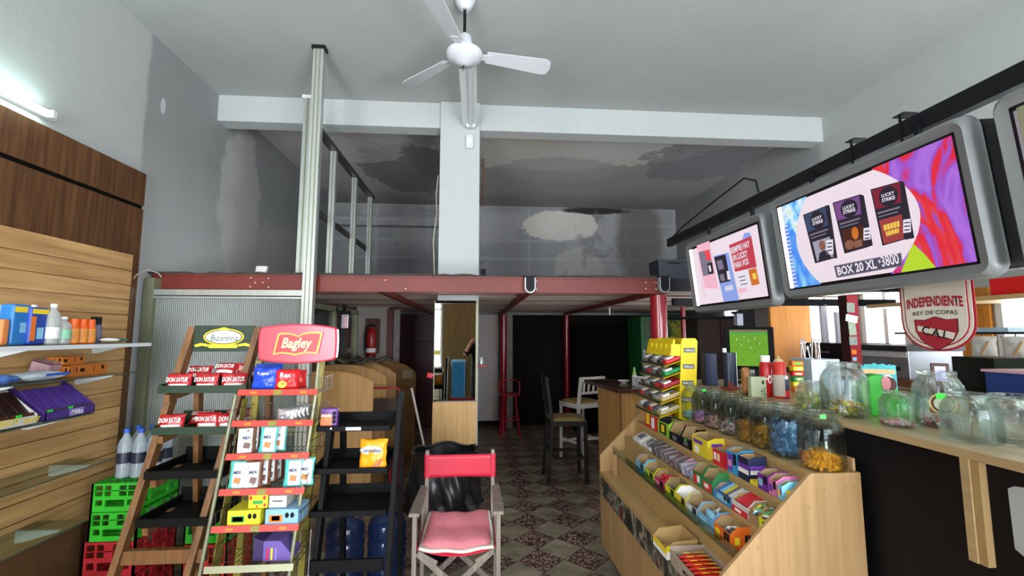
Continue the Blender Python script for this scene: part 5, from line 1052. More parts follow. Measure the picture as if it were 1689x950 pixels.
MB(o_).bb((TIERS['B'][0]-.006, DN+.02, .752), (TIERS['B'][0]-.003, DF, .80)).build('glass_lip', m_gl2, t)
MB(o_).bb((DX0+.07, 3.36, .615), (DX0+.1, 3.366, .76)).build('shelf_divider', m_ds, t)
# printed strip with a dark photo collage along the front
m_st2 = bpy.data.materials.new('photo_strip'); m_st2.use_nodes = True; nt = m_st2.node_tree; N = nt.nodes.new; L = nt.links.new; b = nt.nodes['Principled BSDF']
tc = N('ShaderNodeTexCoord'); mp = N('ShaderNodeMapping'); mp.inputs['Scale'].default_value = (1, 12, 9); n_ = N('ShaderNodeTexNoise'); n_.inputs['Scale'].default_value = 1.0; n_.inputs['Detail'].default_value = 5; n_.inputs['Distortion'].default_value = .6; r_ = N('ShaderNodeValToRGB'); el_ = r_.color_ramp.elements
el_[0].position = .30; el_[0].color = lin('141212'); el_[1].position = .42; el_[1].color = lin('3a3430')
for ps, cc in ((.50, '4c5648'), (.56, 'a39c8c'), (.60, '2a2624'), (.66, '7a3a30'), (.70, '2c2a28'), (.78, 'b8b0a4')): q = el_.new(ps); q.color = lin(cc)
L(tc.outputs['Object'], mp.inputs[0]); L(mp.outputs[0], n_.inputs['Vector']); L(n_.outputs[0], r_.inputs[0]); L(r_.outputs[0], b.inputs['Base Color']); b.inputs['Roughness'].default_value = .35
MB(o_).bb((DX0-.002, DN+.018, .455), (DX0-.0005, DF, .585)).build('printed_strip', m_st2, t)

def row(k, pa, pb, x_in=.0):
    x, z = TIERS[k]; x += x_in; y1, y0 = yat(pa, x, z), yat(pb, x, z); return x, z, y0, y1
def box(k, pa, pb, name, label, cat, h, depth, mat, inner=None, art=None, xin=.004, **kw):
    x, z, y0, y1 = row(k, pa, pb, xin); y0 = max(y0, DN+.022); h *= 1.5 if k in 'BC' else 1.08; kw['lip'] = kw.get('lip', .45)*(.72 if k in 'BC' else .92); return carton(name, label, cat, x, x+depth, y0+.002, y1-.002, z+.0005, h, mat, inner, art=art, **kw), (x, z, y0, y1)
def fillbars(k, pa, pb, n, mats, size, depth, name, label, group, h0=.02, tilt=.25, xin=.012, names=None):
    x, z, y0, y1 = row(k, pa, pb, xin)
    for i in range(n):
        y = y0+(y1-y0)*(i+.5)/n
        t = thing(name, label % (names[i] if names else i), 'sweet', (x+depth/2, y, z+h0), group=group)
        MB().box((0, 0, 0), (depth*.9, (y1-y0)/n*.82, size), R3(0, -tilt, 0)).build('wrapper', mats[i % len(mats)], t, bevel=.002)
wm = lambda n, h, **k: M(n, h, .35, var=.25, scale=60, **k)
m_sil, m_redw, m_bluw, m_cho, m_gry, m_grn = wm('wrap_silver', 'a8acb0'), wm('wrap_red', 'c83038'), wm('wrap_blue', '3a78c4'), wm('wrap_brown', '5a4038'), wm('wrap_grey', '6e7074'), wm('wrap_green', '5a9a5c')
m_pkw, m_yew, m_gld, m_whw = wm('wrap_pink', 'd890a8'), wm('wrap_yellow', 'd8c840'), wm('wrap_gold', 'c89028'), wm('wrap_white', 'd4d6d4')
WARN = [(.62, .76, .45, .95, K_), (.80, .94, .45, .95, K_)]
# ---- row D (upper)
box('D', 1064, 1084, 'sweets_carton', 'red and yellow carton at the far end of the top display row', 'carton', .115, .11, R_, art=[(.1, .4, .2, .9, Y_), (.55, .8, .1, .8, W_)], lip=.9)
box('D', 1085, 1103, 'sweets_carton', 'lime green and black carton with a blue rim in the top display row', 'carton', .10, .11, M('lime_card', '8cbc30', .5, var=.1), M('black_lining', '242226', .6), art=[(.2, .8, .1, .9, K_), (.35, .65, .25, .8, Y_)], lip=.85)
box('D', 1104, 1122, 'sweets_carton', 'black display carton with a cut front in the top row, left one', 'carton', .10, .10, K_, art=[(.3, .7, .2, .7, M('grey_print', '6a6a70', .5, var=.2, scale=60))], lip=.5)
box('D', 1123, 1140, 'sweets_carton', 'black display carton with a cut front in the top row, right one', 'carton', .105, .10, K_, art=[(.3, .7, .2, .7, MC['grey_print']), (.4, .6, .75, .95, MC['price_green'])], lip=.5)
box('D', 1142, 1168, 'sweets_carton', 'large yellow carton with printed front in the top display row', 'carton', .10, .12, M('yellow_card', 'e0cc2c', .5, var=.04), art=[(.15, .45, .1, .5, W_), (.1, .7, .65, .85, P_)], lip=.95)
box('D', 1176, 1196, 'sweets_carton', 'small red box beside the yellow carton in the top display row', 'carton', .075, .10, R_, art=[(.1, .3, .3, .8, W_), (.4, .6, .3, .8, CR_)], lip=1.0)
box('D', 1200, 1217, 'sweets_carton', 'blue and purple carton with warning marks in the top display row', 'carton', .105, .085, M('bright_blue_card', '2c9ad0', .45, var=.05), art=[(.05, .55, .1, .9, P_), (.1, .45, .3, .6, PK_)]+WARN, lip=.95)
box('D', 1218, 1236, 'sweets_carton', 'dark navy box with white and purple stripes in the top display row', 'carton', .10, .085, M('navy_card', '1c2248', .45), art=[(0, 1, .3, .5, W_), (0, 1, .5, .7, P_)], lip=1.0)
x, z, y0, y1 = row('D', 1237, 1249, .002)
boxthing('flat_sweets_box', 'flat yellow box lying in the top display row', 'box', x, x+.075, y0+.05, y1, z, .018, M('yellow_card', 'e0cc2c', .5, var=.04)); boxthing('flat_sweets_box', 'flat yellow box lying nearer, by the purple carton', 'box', x, x+.075, y0+.003, y0+.045, z, .016, MC['yellow_card'])
box('D', 1250, 1267, 'sweets_carton', 'purple carton of sweets near the close end of the top row', 'carton', .075, .095, M('purple_carton2', '6c2c90', .45, var=.05), art=[(.1, .5, .25, .7, LB_)]+WARN, lip=.85)
box('D', 1268, 1282, 'sweets_carton', 'pink carton of pink sweets beside the purple carton', 'carton', .075, .095, M('pink_carton', 'd878a8', .45, var=.05), art=[(.1, .5, .25, .7, P_)]+WARN, lip=.85)
box('D', 1283, 1291, 'sweets_carton', 'light blue carton at the close end of the top display row', 'carton', .065, .095, M('sky_carton', '7cc0d8', .45, var=.05), art=[(.1, .5, .25, .7, Y_), (.55, .9, .4, .8, P_)], lip=.85)
x, z, y0, y1 = row('D', 1250, 1267); pile('wrapped_sweets', 'purple and silver sweets in the purple carton', 'sweets', (x+.05, (y0+y1)/2, z+.006), .030, (y1-y0)*.3, .05, 16, .018, [m_sil, P_], 1)
x, z, y0, y1 = row('D', 1268, 1282); pile('wrapped_sweets', 'pink sweets in the pink carton', 'sweets', (x+.05, (y0+y1)/2, z+.006), .030, (y1-y0)*.3, .05, 16, .018, [m_pkw, R_, W_], 2)
# ---- row C: packs lying in rows
def packs(k, pa, pb, n, mats, name, label, group, size=(.092, .015), h0=.012, tilt=-.3, lean=.4, seed=0, xin=.05):
    # thin packs standing one behind the other along Y, leaning
    x, z, y0, y1 = row(k, pa, pb, .0); r = random.Random(seed)
    for i in range(n):
        y = y0+(y1-y0)*(i+.5)/n; ordn = ('first', 'second', 'third', 'fourth', 'fifth', 'sixth', 'seventh', 'eighth', 'ninth', 'tenth', 'eleventh', 'twelfth')[i]
        t = thing(name, label.replace('#', ordn), 'packet', (x+xin+r.uniform(-.004, .004), y, z+h0), group=group)
        MB().box((0, 0, size[0]*.28), (size[0], size[1], size[0]*.62), R3(-lean+r.uniform(-.3, .3), -.25+r.uniform(-.25, .2), r.uniform(-.3, .3))).build('wrapper', mats[i % len(mats)], t, bevel=.002)
x, z, y0, y1 = row('C', 1040, 1062)
for i in range(2):
    t = thing('white_tray_pack', 'white wrapped tray pack %s at the far end of the third display row' % ('nearer' if i else 'further'), 'pack', (x+.05, y0+.11+(-.12 if i else .06), z+.03)); MB().box((0, 0, 0), (.095, .15, .03), R3(0, -.45, 0)).build('tray', m_whw, t, bevel=.006); MB().box((.0, 0, .018), (.05, .08, .002), R3(0, -.45, 0)).build('printed_label', MC['grey_print'], t)
packs('C', 1066, 1090, 10, [m_gry, m_cho, M('wrap_dark', '3a3c40', .3, var=.3, scale=60)], 'sachet_pack', 'dark sachet pack, # from the near end of the dark group', 'dark sachet packs')
packs('C', 1091, 1118, 10, [m_cho, m_gry, wm('wrap_mauve', '8a6a78')], 'sachet_pack', 'brown mauve sachet pack, # from the near end of the brown group', 'brown mauve sachet packs', seed=4)
packs('C', 1119, 1142, 9, [m_sil, wm('wrap_bluegrey', '6a7c98'), m_pkw], 'sachet_pack', 'silver blue sachet pack, # from the near end of the silver group', 'silver blue sachet packs', seed=6)
box('C', 1143, 1158, 'sweets_carton', 'green and red carton in the middle of the third display row', 'carton', .07, .09, M('green_card', '2c7a40', .5, var=.05), art=[(.1, .5, .1, .8, R_), (.5, .8, .3, .8, W_)], lip=.85)
box('C', 1159, 1176, 'sweets_carton', 'red and white carton with green rim in the third display row', 'carton', .07, .09, M('green_card', '2c7a40', .5), art=[(.05, .9, .1, .7, R_), (.2, .6, .3, .6, W_)], lip=.85)
box('C', 1177, 1206, 'sweets_carton', 'blue carton holding blue and white packs in the third display row', 'carton', .045, .10, M('mid_blue_card', '3c82c8', .45, var=.05), art=[(.2, .8, .2, .8, LB_)]+WARN, lip=.8)
x, z, y0, y1 = row('C', 1178, 1205)
for i in range(6):
    t = thing('stick_pack', '%s stick pack in the blue carton' % ('nearest light blue', 'second white', 'third grey', 'fourth yellow', 'fifth light blue', 'furthest blue')[i], 'stick pack', (x+.055, y0+(y1-y0)*(i+.5)/6, z+.055), group='stick packs in the blue carton'); MB().box((0, 0, 0), (.085, (y1-y0)/7, .008), R3(0, -.3, .25)).build('wrapper', [LB_, m_whw, m_gry, m_yew, LB_, m_bluw][i], t, bevel=.002)
box('C', 1207, 1234, 'sweets_carton', 'white and red carton with red packs in the third display row', 'carton', .05, .10, M('white_card', 'cfccc6', .7), art=[(.0, 1, .0, .55, R_), (.2, .6, .15, .4, W_)], lip=.85)
x, z, y0, y1 = row('C', 1208, 1233)
for i in range(4):
    t = thing('stick_pack', 'red stick pack, %s in the white and red carton' % ('nearest', 'second', 'third', 'furthest')[i], 'stick pack', (x+.055, y0+(y1-y0)*(i+.5)/4, z+.058), group='red stick packs'); MB().box((0, 0, 0), (.085, (y1-y0)/5, .01), R3(0, -.3, .2)).build('wrapper', [R_, m_redw][i % 2], t, bevel=.002)
box('C', 1235, 1250, 'sweets_carton', 'plain brown carton of mixed packs near the close end of the third row', 'carton', .05, .095, M('kraft_card', 'a08058', .8, var=.1), lip=.7)
x, z, y0, y1 = row('C', 1236, 1249); pile('wrapped_sweets', 'mixed light packs heaped in the plain brown carton', 'sweets', (x+.05, (y0+y1)/2, z+.034), .03, (y1-y0)*.3, .05, 14, .022, [m_whw, LB_, m_yew, m_grn], 5, shape='bar')
box('C', 1252, 1268, 'sweets_carton', 'bright yellow box at the close end of the third display row', 'carton', .04, .09, M('yellow_lime', 'dcdc20', .5, var=.04), art=[(.6, .9, .2, .8, K_)], lip=1.0)
# ---- row B
box('B', 1049, 1062, 'sweets_carton', 'small light blue carton at the far end of the second display row', 'carton', .065, .085, M('sky_blue_card', '6ea8d0', .45, var=.05), art=WARN, lip=.95)
box('B', 1063, 1078, 'sweets_carton', 'yellow green carton next to the small light blue one', 'carton', .06, .09, M('lime_card2', 'b8c830', .45, var=.05), art=[(.1, .4, .2, .7, G_)]+WARN, lip=.9)
box('B', 1080, 1095, 'sweets_carton', 'dark pink carton full of red sweets in the second display row', 'carton', .06, .09, M('raspberry_card', 'b83058', .45, var=.05), art=[(.1, .5, .2, .7, PK_)]+WARN, lip=.9)
x, z, y0, y1 = row('B', 1081, 1094); pile('wrapped_sweets', 'red wrapped sweets in the dark pink carton', 'sweets', (x+.048, (y0+y1)/2, z+.034), .033, (y1-y0)*.36, .055, 26, .022, [R_, m_redw], 7)
box('B', 1097, 1113, 'sweets_carton', 'tall yellow carton with warning marks beside the red sweets', 'carton', .06, .09, M('lime_card2', 'b8c830', .45), art=[(.05, .5, .2, .8, Y_)]+WARN, lip=.9, inner=M('card_dim', '8a7a52', .8))
box('B', 1114, 1131, 'sweets_carton', 'yellow carton with white rim in the middle of the second row', 'carton', .06, .09, M('lemon_card', 'd8c838', .45, var=.05), art=[(.05, .5, .2, .8, m_yew)]+WARN, lip=.9, inner=W_)
box('B', 1132, 1150, 'sweets_carton', 'pale blue carton with a brown lining in the second row', 'carton', .06, .09, M('pale_blue_card', 'a8bccc', .45, var=.05), art=[(.05, .5, .2, .8, m_whw)]+WARN, lip=.85)
box('B', 1152, 1175, 'sweets_carton', 'light blue bag lined carton in the second display row', 'carton', .06, .09, M('sky_blue_card', '6ea8d0', .45), art=[(.1, .6, .2, .8, LB_)], lip=.9)
x, z, y0, y1 = row('B', 1153, 1174)
t = thing('open_plastic_bag', 'open light blue plastic bag in the second row carton', 'bag', (x+.03, (y0+y1)/2, z+.004), PI/2-.1); snack_bag('bag_body', (y1-y0)*.8, .078, .03, LB_, t, 4)
pile('wrapped_sweets', 'silver wrapped sweets behind the light blue bag', 'sweets', (x+.068, (y0+y1)/2, z+.034), .014, (y1-y0)*.32, .055, 14, .022, [m_sil, m_whw], 8)
box('B', 1178, 1206, 'sweets_carton', 'bright orange carton at the close end of the second row', 'carton', .06, .10, M('orange_carton', 'e06a20', .45, var=.05), art=[(.1, .35, .3, .8, Y_)]+WARN, lip=.95)
x, z, y0, y1 = row('B', 1180, 1204); pile('wrapped_sweets', 'brown and white sweets deep in the orange carton', 'sweets', (x+.055, (y0+y1)/2, z+.034), .03, (y1-y0)*.3, .035, 14, .02, [m_cho, m_whw], 9)
x, z, y0, y1 = row('C', 1253, 1267); pile('wrapped_sweets', 'green and white packs lying in the bright yellow box', 'sweets', (x+.05, (y0+y1)/2, z+.034), .03, (y1-y0)*.3, .05, 10, .022, [m_grn, m_whw, m_yew], 15, shape='bar')
# ---- row A: near the front edge
ya, yb2_ = yat(1098, .86, .62), yat(1073, .86, .62)
t = thing('sweets_carton', 'empty yellow and white carton on the lowest display ledge', 'carton', (.87, ya+.01, .618)); Lc = yb2_-ya-.02; e = .003
mb = MB(); mb.bb((0, 0, 0), (.15, Lc, e)); mb.bb((0, 0, e), (e, Lc, .045)); mb.bb((.147, 0, e), (.15, Lc, .085)); 
for y in (0, Lc-e): mb.prism([(e, y, e), (.147, y, e), (.147, y, .085), (.03, y, .075), (e, y, .045)], (0, e, 0))
mb.build('box_body', m_dse, t); MB().bb((-.001, 0, .02), (0, Lc, .045)).bb((0, -.001, .035), (.148, 0, .06)).build('yellow_band', Y_, t); MB().bb((-.001, .0, .0), (-.0002, Lc, .02)).bb((0, -.001, 0), (.148, -.0002, .035)).build('white_band', W_, t); MB().bb((.02, -.0018, .004), (.07, -.001, .03)).build('printed_label', M('leaf_green_dark', '2c4a1e', .5, var=.3, scale=60), t)
MB().bb((.02, -.0024, .01), (.04, -.0018, .02)).build('price_sticker', MC['price_green'], t)
# nearest carton with candy bars
ya = 1.79; yb3 = ya+.30
t = thing('bar_carton', 'white and brown carton of red and yellow candy bars, nearest on the ledge', 'carton', (.875, ya, .618)); Lc = yb3-ya; D = .16; H = .075
mb = MB(); mb.bb((0, 0, 0), (D, Lc, e)); mb.bb((0, 0, e), (e, Lc, H*.8)); mb.bb((D-e, 0, e), (D, Lc, H)); mb.bb((0, 0, e), (D, e, H*.8)); mb.bb((0, Lc-e, e), (D, Lc, H)); mb.build('box_body', M('grey_brown_card', 'a39484', .7, var=.05), t)
txt('MORENITA', t, (-.0015, Lc*.35, .03), (0, -1, 0), (0, 0, 1), K_, width=.13, height=.016, bold=.02); MB().bb((-.0012, .01, .01), (-.0002, .07, .05)).build('printed_label', MC['grey_print'], t)
label_quad(t, .02, .06, .01, .045, -.0005, W_); label_quad(t, .10, .125, .012, .04, -.0005, M('tan_mark', '8a7a68', .6, var=0)); label_quad(t, .13, .155, .012, .04, -.0005, MC['tan_mark'])
for i in range(8):
    nm = ('nearest', 'second', 'third', 'fourth', 'fifth', 'sixth', 'seventh', 'furthest')[i]
    b_ = thing('candy_bar', 'red and yellow wrapped candy bar, %s in the nearest carton' % nm, 'candy bar', (.955, ya+.03+i*.034, .655), group='red and yellow candy bars')
    bag_mb(.145, .03, .02, i, rot=R3(PI/2-.5, 0, 0)).build('wrapper', wm('bar_red', 'd02818'), b_, smooth=60)
    MB().box((.035, -.004, .022), (.05, .022, .004), R3(-.5+.0, 0, 0)).build('yellow_end', wm('bar_yellow', 'e0a828'), b_, bevel=.0015); MB().box((-.02, -.006, .022), (.03, .012, .003), R3(-.5, 0, 0)).build('printed_word', Y_, b_)
# ================================================================ glass jars of sweets on the display
JW = [(1144.6, 684, 42, [m_bluw, m_whw, M('mint', '8ad0c0', .4)], .26, 'half hidden glass jar with blue and white sweets, first from the far end'),
      (1163, 696, 44, [m_pkw, wm('wrap_lilac', '9a7ac8')], .34, 'glass jar of pink and lilac sweets with a green price sticker'),
      (1185, 706, 46, [wm('wrap_cream', 'c8a890'), m_pkw, m_cho], .33, 'glass jar of cream and brown sweets, third from the far end'),
      (1210, 715, 52, [m_pkw, m_whw, wm('wrap_dgreen', '3a5a4a')], .36, 'glass jar of pink striped sweets, fourth from the far end'),
      (1241, 729, 54, [m_gld, wm('wrap_copper', '9a5a24')], .5, 'glass jar filled with copper gold sweets, fifth from the far end'),
      (1267, 741, 54, [m_gld, wm('wrap_olive', '8a6a20')], .5, 'glass jar filled with olive gold sweets, sixth from the far end'),
      (1303, 755, 64, [wm('wrap_steelblue', '4a78a8'), wm('wrap_lightblue', '7aa8d0')], .72, 'glass jar nearly full of blue wrapped sweets'),
      (1357, 776, 71, [M('orange_yellow_sweet', 'e8a418', .4, var=.15, scale=40), M('orange_sweet', 'd88a10', .4, var=.15, scale=40)], .34, 'nearest glass jar on the display with yellow orange sweets')]
for i, (px, py, wpx, mats, fill, lb) in enumerate(JW):
    x = 1.415; z = 1.0985; y = yat(px, x, z); r = .080 if i > 5 else .074
    if i == 7: y -= .0
    jar((x, y, z), r, .235 if i > 5 else .22, lb, 'glass jars on the sweets display', sq=.25, neck=.68, sticker=(i in (1, 7)))
    pile('wrapped_sweets', 'sweets inside the %s' % lb.replace('glass jar', 'jar'), 'sweets', (x, y, z+.003), r*.73, 0, .215*fill, int(130+260*fill), .018, mats, i+30, True)
# ================================================================ mint rack
t = thing('mint_display_stand', 'yellow cough drop stand full of small packs at the far end of the sweets display', 'display stand', (1.4, 3.1, 1.001)); o_ = V((1.4, 3.1, 1.001)); m_hy = M('halls_yellow', 'e8cc10', .45, var=.03); m_hp = M('halls_label', '3c3f4a', .4, var=0)
ya, yb_ = 2.99, 3.45
for y in (ya, yb_-.006): MB(o_).prism([(1.375, y, 1.001), (1.47, y, 1.001), (1.51, y, 1.60), (1.50, y, 1.62), (1.415, y, 1.62), (1.405, y, 1.60)] if y > ya else [(1.34, y, 1.001), (1.455, y, 1.001), (1.495, y, 1.60), (1.48, y, 1.62), (1.39, y, 1.62), (1.38, y, 1.60)], (0, .006, 0)).build('side_panel', m_hy, t, bevel=.001)
for i, z in enumerate((1.54, 1.43, 1.32, 1.21)):
    x = 1.435-.012*i*.9
    q = MB(o_).box((x, ya-.002, z), (.078, .003, .030)).build('brand_label', m_hp, t); txt('HALLS', t, (x-o_.x, ya-.0045-o_.y, z-o_.z), (1, 0, 0), (0, 0, 1), W_, width=.064, bold=.02)
MB(o_).prism([(1.37, ya+.006, 1.001), (1.38, ya+.006, 1.001), (1.44, ya+.006, 1.62), (1.43, ya+.006, 1.62)], (0, yb_-ya-.012, 0)).build('back_board', m_hy, t)
P = [(1.40, ya+.01, 1.53)]
for i in range(5): y0 = ya+.01+i*(yb_-ya-.02)/5; MB(o_).prism([(1.30, y0, 1.50), (1.305, y0, 1.50), (1.345, y0, 1.60), (1.335, y0, 1.615), (1.33, y0, 1.61)], (0, .09, 0)).build('header_card', m_hy, t, bevel=.003); MB(o_).bb((1.31, y0-.002, 1.5), (1.42, y0+.001, 1.58)).build('divider', m_hy, t)
cols = [('red', m_redw), ('silver', m_sil), ('grey', m_gry), ('white', m_whw)]
ci = 0
for k, z in enumerate((1.465, 1.385, 1.30, 1.215, 1.125)):
    xb = 1.395-.012*k; 
    MB(o_).box(((xb-.06), (ya+yb_)/2, z-.012), (.16, yb_-ya-.02, .003), R3(0, -.35, 0)).build('sloping_tray', m_hy, t)
    MB(o_).box((xb-.135, (ya+yb_)/2, z-.03), (.003, yb_-ya-.02, .025), R3(0, -.35, 0)).build('front_lip', m_hp if k < 5 else m_hy, t)
    for j in range(5):
        y = ya+.05+j*.09; nm, mt = [('red', m_redw), ('dark grey', MC['wrap_dark']), ('silver', m_sil), ('brown', m_cho), ('grey', m_gry)][j if k in (0,) else (j+k*2) % 5]
        if j == 0: nm, mt = [('red', R_), ('green', wm('halls_green', '1e8a50')), ('dark red', wm('halls_dred', 'a02030')), ('beige', wm('halls_beige', 'c8b080')), ('cream', wm('halls_cream', 'c0b890'))][k]
        g = thing('mint_packs', '%s drop packs, %s row from the near side, %s tray of the yellow stand' % (nm, ('first', 'second', 'third', 'fourth', 'last')[j], ('top', 'second', 'third', 'fourth', 'lowest')[k]), 'packs', (xb-.055, y, z+.003), group='rows of drop packs on the yellow stand')
        MB().box((0, 0, .01), (.14, .074, .026), R3(0, -.35, 0)).build('wrapper', mt, g, bevel=.007, seg=2); MB().box((-.03, 0, .0165), (.05, .045, .016), R3(0, -.35, 0)).build('printed_label', W_ if j % 2 == 0 else MC['grey_print'], g)
# ================================================================ counter
m_ct = woodm('counter_top_wood', 'a08862', 'bba37a', 'Y', .35, .7, coat=.3); m_bk2 = M('counter_black', '131215', .55, var=.3, scale=3)
t = thing('shop_counter', 'long black fronted shop counter with a pale wood top on the right', 'counter', (1.8, 2.0, 0)); o_ = V((1.8, 2.0, 0)); CZ = 1.29
MB(o_).bb((1.527, .2, CZ-.03), (2.12, 3.50, CZ)).build('worktop', m_ct, t, bevel=.003)
MB(o_).bb((1.56, .2, .06), (1.575, 3.45, CZ-.03)).build('front_panel', m_bk2, t); MB(o_).bb((1.60, .2, 0), (1.62, 3.45, .06)).build('plinth', K_, t)
MB(o_).bb((1.53, 1.343, .95), (1.56, 1.369, CZ-.03)).build('front_upright', m_ct, t); MB(o_).bb((1.535, 1.318, .95), (1.56, 1.343, CZ-.03)).build('upright_shaded_side', M('upright_shaded_side', 'a08458', .6), t)  # side piece coloured darker to stand for the upright's shaded face
MB(o_).bb((1.576, 3.40, .06), (2.1, 3.45, CZ-.03)).build('end_panel', m_ct, t)
P = [at(px, py, X=1.556) for px, py in ((1662, 806), (1672, 802), (1700, 806), (1740, 950), (1689, 918), (1674, 905))]
MB(o_).prism([(1.556, p.y, p.z) for p in P], (.003, 0, 0)).build('white_sticker', M('grey_white_sticker', 'aeb6ba', .6, var=.08), t)
z = CZ+.0005
def cpos(px, py): p = at(px, py, Z=CZ); return (p.x, p.y, z)
# jars on the counter (px, py = nearest foot point on the wood)
for (px, py, r, h, lb, fillm, fill, neck, sh) in (
    (1389, 690, .088, .235, 'large glass jar of yellow wrapped sweets left of the green dispenser', [m_yew, m_gld, wm('wrap_dull', '8a8458'), m_whw], .3, .68, 'candy'),
    (1334, 678, .066, .135, 'low glass jar of lollipops beside the tall jar of yellow sweets', [m_grn, wm('wrap_sand', 'b0a070'), m_yew, m_whw], .45, .72, 'stick'),
    (1484, 706, .060, .135, 'low glass jar in front of the green dispenser', [m_redw, m_pkw, m_whw], .10, .72, 'candy'),
    (1553, 708, .078, .215, 'tall glass jar with a round brown label under the pennant', [m_cho, m_whw, m_redw], .14, .72, 'candy'),
    (1605, 733, .076, .16, 'low empty glass jar on the right of the labelled jar', None, 0, .74, ''),
    (1680, 738, .076, .16, 'empty glass jar cut off by the right edge of the picture', None, 0, .74, '')):
    p = at(px, py, Z=CZ); d = V((p.x, p.y, 0)).normalized()*r*.8; c = (max(p.x+d.x, 1.53+r+.004), p.y+d.y, z)
    jr = jar(c, r, h, lb, 'glass jars on the counter', sq=.15, neck=neck)
    if fillm: pile('wrapped_sweets', 'sweets inside the %s' % lb.replace('glass jar', 'jar'), 'sweets', (c[0], c[1], z+.003), r*.70, 0, h*fill, int(34+170*fill), .022, fillm, int(px), True, shape=sh)
    if px == 1553:
        mb = MB(); mb.grid(lambda u, v: V(((r+.001)*math.cos(-2.75+u*1.15), (r+.001)*math.sin(-2.75+u*1.15), h*(.28+.16*v))), 12, 2).build('brown_label_band', M('label_brown', '8a5a30', .6, var=.1), jr)
        for rr_, m_, k in ((.040, CR_, .0016), (.034, BR_, .0026), (.026, M('label_greenish', 'b8c0a8', .6, var=.2, scale=60), .0036)):
            P = [V((rr_*math.cos(2*PI*i/24), rr_*math.sin(2*PI*i/24))) for i in range(24)]
            MB().prism([V(((r+k)*math.cos(-2.25+p.x/r), (r+k)*math.sin(-2.25+p.x/r), h*.45+p.y)) for p in P], V((math.cos(-2.25), math.sin(-2.25), 0))*.0005).build('round_label', m_, jr)
        MB().box((r*math.cos(-2.3)*1.05, r*math.sin(-2.3)*1.05, h*.58), (.03, .003, .02), R3(0, 0, -2.3+PI/2)).build('price_sticker', MC['price_green'], jr)
# green dispenser with teal card behind
g = cpos(1462, 692); t = thing('lollipop_dispenser', 'bright green slanted plastic dispenser with a pink inside on the counter', 'dispenser', (g[0]+.06, g[1]+.10, z), -.5); t.scale = (.74, .8, .86)
m_dg2 = M('dispenser_green', '2fa828', .4, var=.04); P = []
for i in range(13): a = PI-PI*.62*i/12; P.append((-.01+.085*math.cos(a), .125+.085*math.sin(a)))
P = [(-.095, .0)]+P+[(.13, .09), (.13, 0)]
MB().prism([(x_, -.06, z_) for x_, z_ in P], (0, .12, 0)).build('dispenser_body', m_dg2, t, bevel=.008, seg=3)
MB().prism([(.045+.032*math.cos(2*PI*i/20)*1.1, -.062, .165+.036*math.sin(2*PI*i/20)) for i in range(20)], (0, .003, 0)).build('opening', M('dark_maroon_in', '5a2a28', .6), t); MB().prism([(.03+.022*math.cos(2*PI*i/20), -.065, .168+.036*math.sin(2*PI*i/20)) for i in range(20)], (0, .003, 0)).build('pink_inside', M('tongue_pink', 'd88a90', .5), t)
t = thing('display_card', 'furry teal display card with two round eyes behind the green dispenser', 'card', (g[0]+.17, g[1]+.20, z), -.5); t.scale = (.78, 1, .82); rr = random.Random(2); n = 40; P = []
for i in range(n+1): a = i/n; P.append((-.085+.17*a, .255+.012*math.sin(a*PI)+rr.uniform(-.006, .006)))
MB().prism([(-.085, 0, 0)]+[(x_, 0, z_) for x_, z_ in P]+[(.085, 0, 0)], (0, .006, 0)).build('card', M('teal_card', '3fa8b0', .6, var=.15, scale=40), t)
MB().box((0, -.001, .222), (.155, .002, .026)).build('cream_band', M('cream_orange', 'e8b080', .6, var=.15, scale=60), t)
for s in (-1, 1):
    for r1, m_, k in ((.026, W_, .0012), (.018, M('eye_blue', '2a5a90', .4, var=0), .0024), (.010, K_, .0036)): disc_mb((s*.04, .18), r1, r1, -k, 20).build('eye', m_, t)
# things standing along the counter further back
c = cpos(1178, 636); t = thing('blue_box', 'glossy dark blue box standing at the far end of the counter', 'box', (c[0], c[1]+.05, z)); MB().bb((-.045, -.03, 0), (.04, .04, .22)).build('box_body', M('dark_blue_gloss', '12244e', .2, var=.15), t, bevel=.003)
t = thing('tall_tube', 'tall white and orange tube beside the dark blue box', 'tube', (c[0]+.075, c[1]-.02, z)); MB().cyl((0, 0, 0), (0, 0, .26), .014, 16).build('tube_body', W_, t, smooth=True); MB().shell([(.0145, .12), (.0145, .2)], n=16).build('orange_band', O_, t)
t = thing('blue_bottle', 'pale blue translucent bottle behind the dark cylinder', 'bottle', (c[0]+.14, c[1]+.03, z)); MB().lathe([(.035, 0), (.036, .07), (.033, .08), (.036, .09), (.036, .15), (.02, .17), (.0001, .17)], n=20).build('bottle_body', M('pale_blue_plastic', '7a9cc0', .3, var=.1), t, smooth=True)
c = cpos(1210, 642); t = thing('cardboard_tube', 'dark navy open cylinder standing in front of the television', 'cylinder', (c[0], c[1]+.04, z)); MB().shell([(.038, 0), (.038, .235), (.034, .235), (.034, 0)], n=28).build('cylinder_wall', M('navy_cylinder', '1c2a44', .35, var=.1), t, smooth=True); MB().bb((.030, -.035, 0), (.034, -.022, .235)).build('silver_edge', m_sv, t)
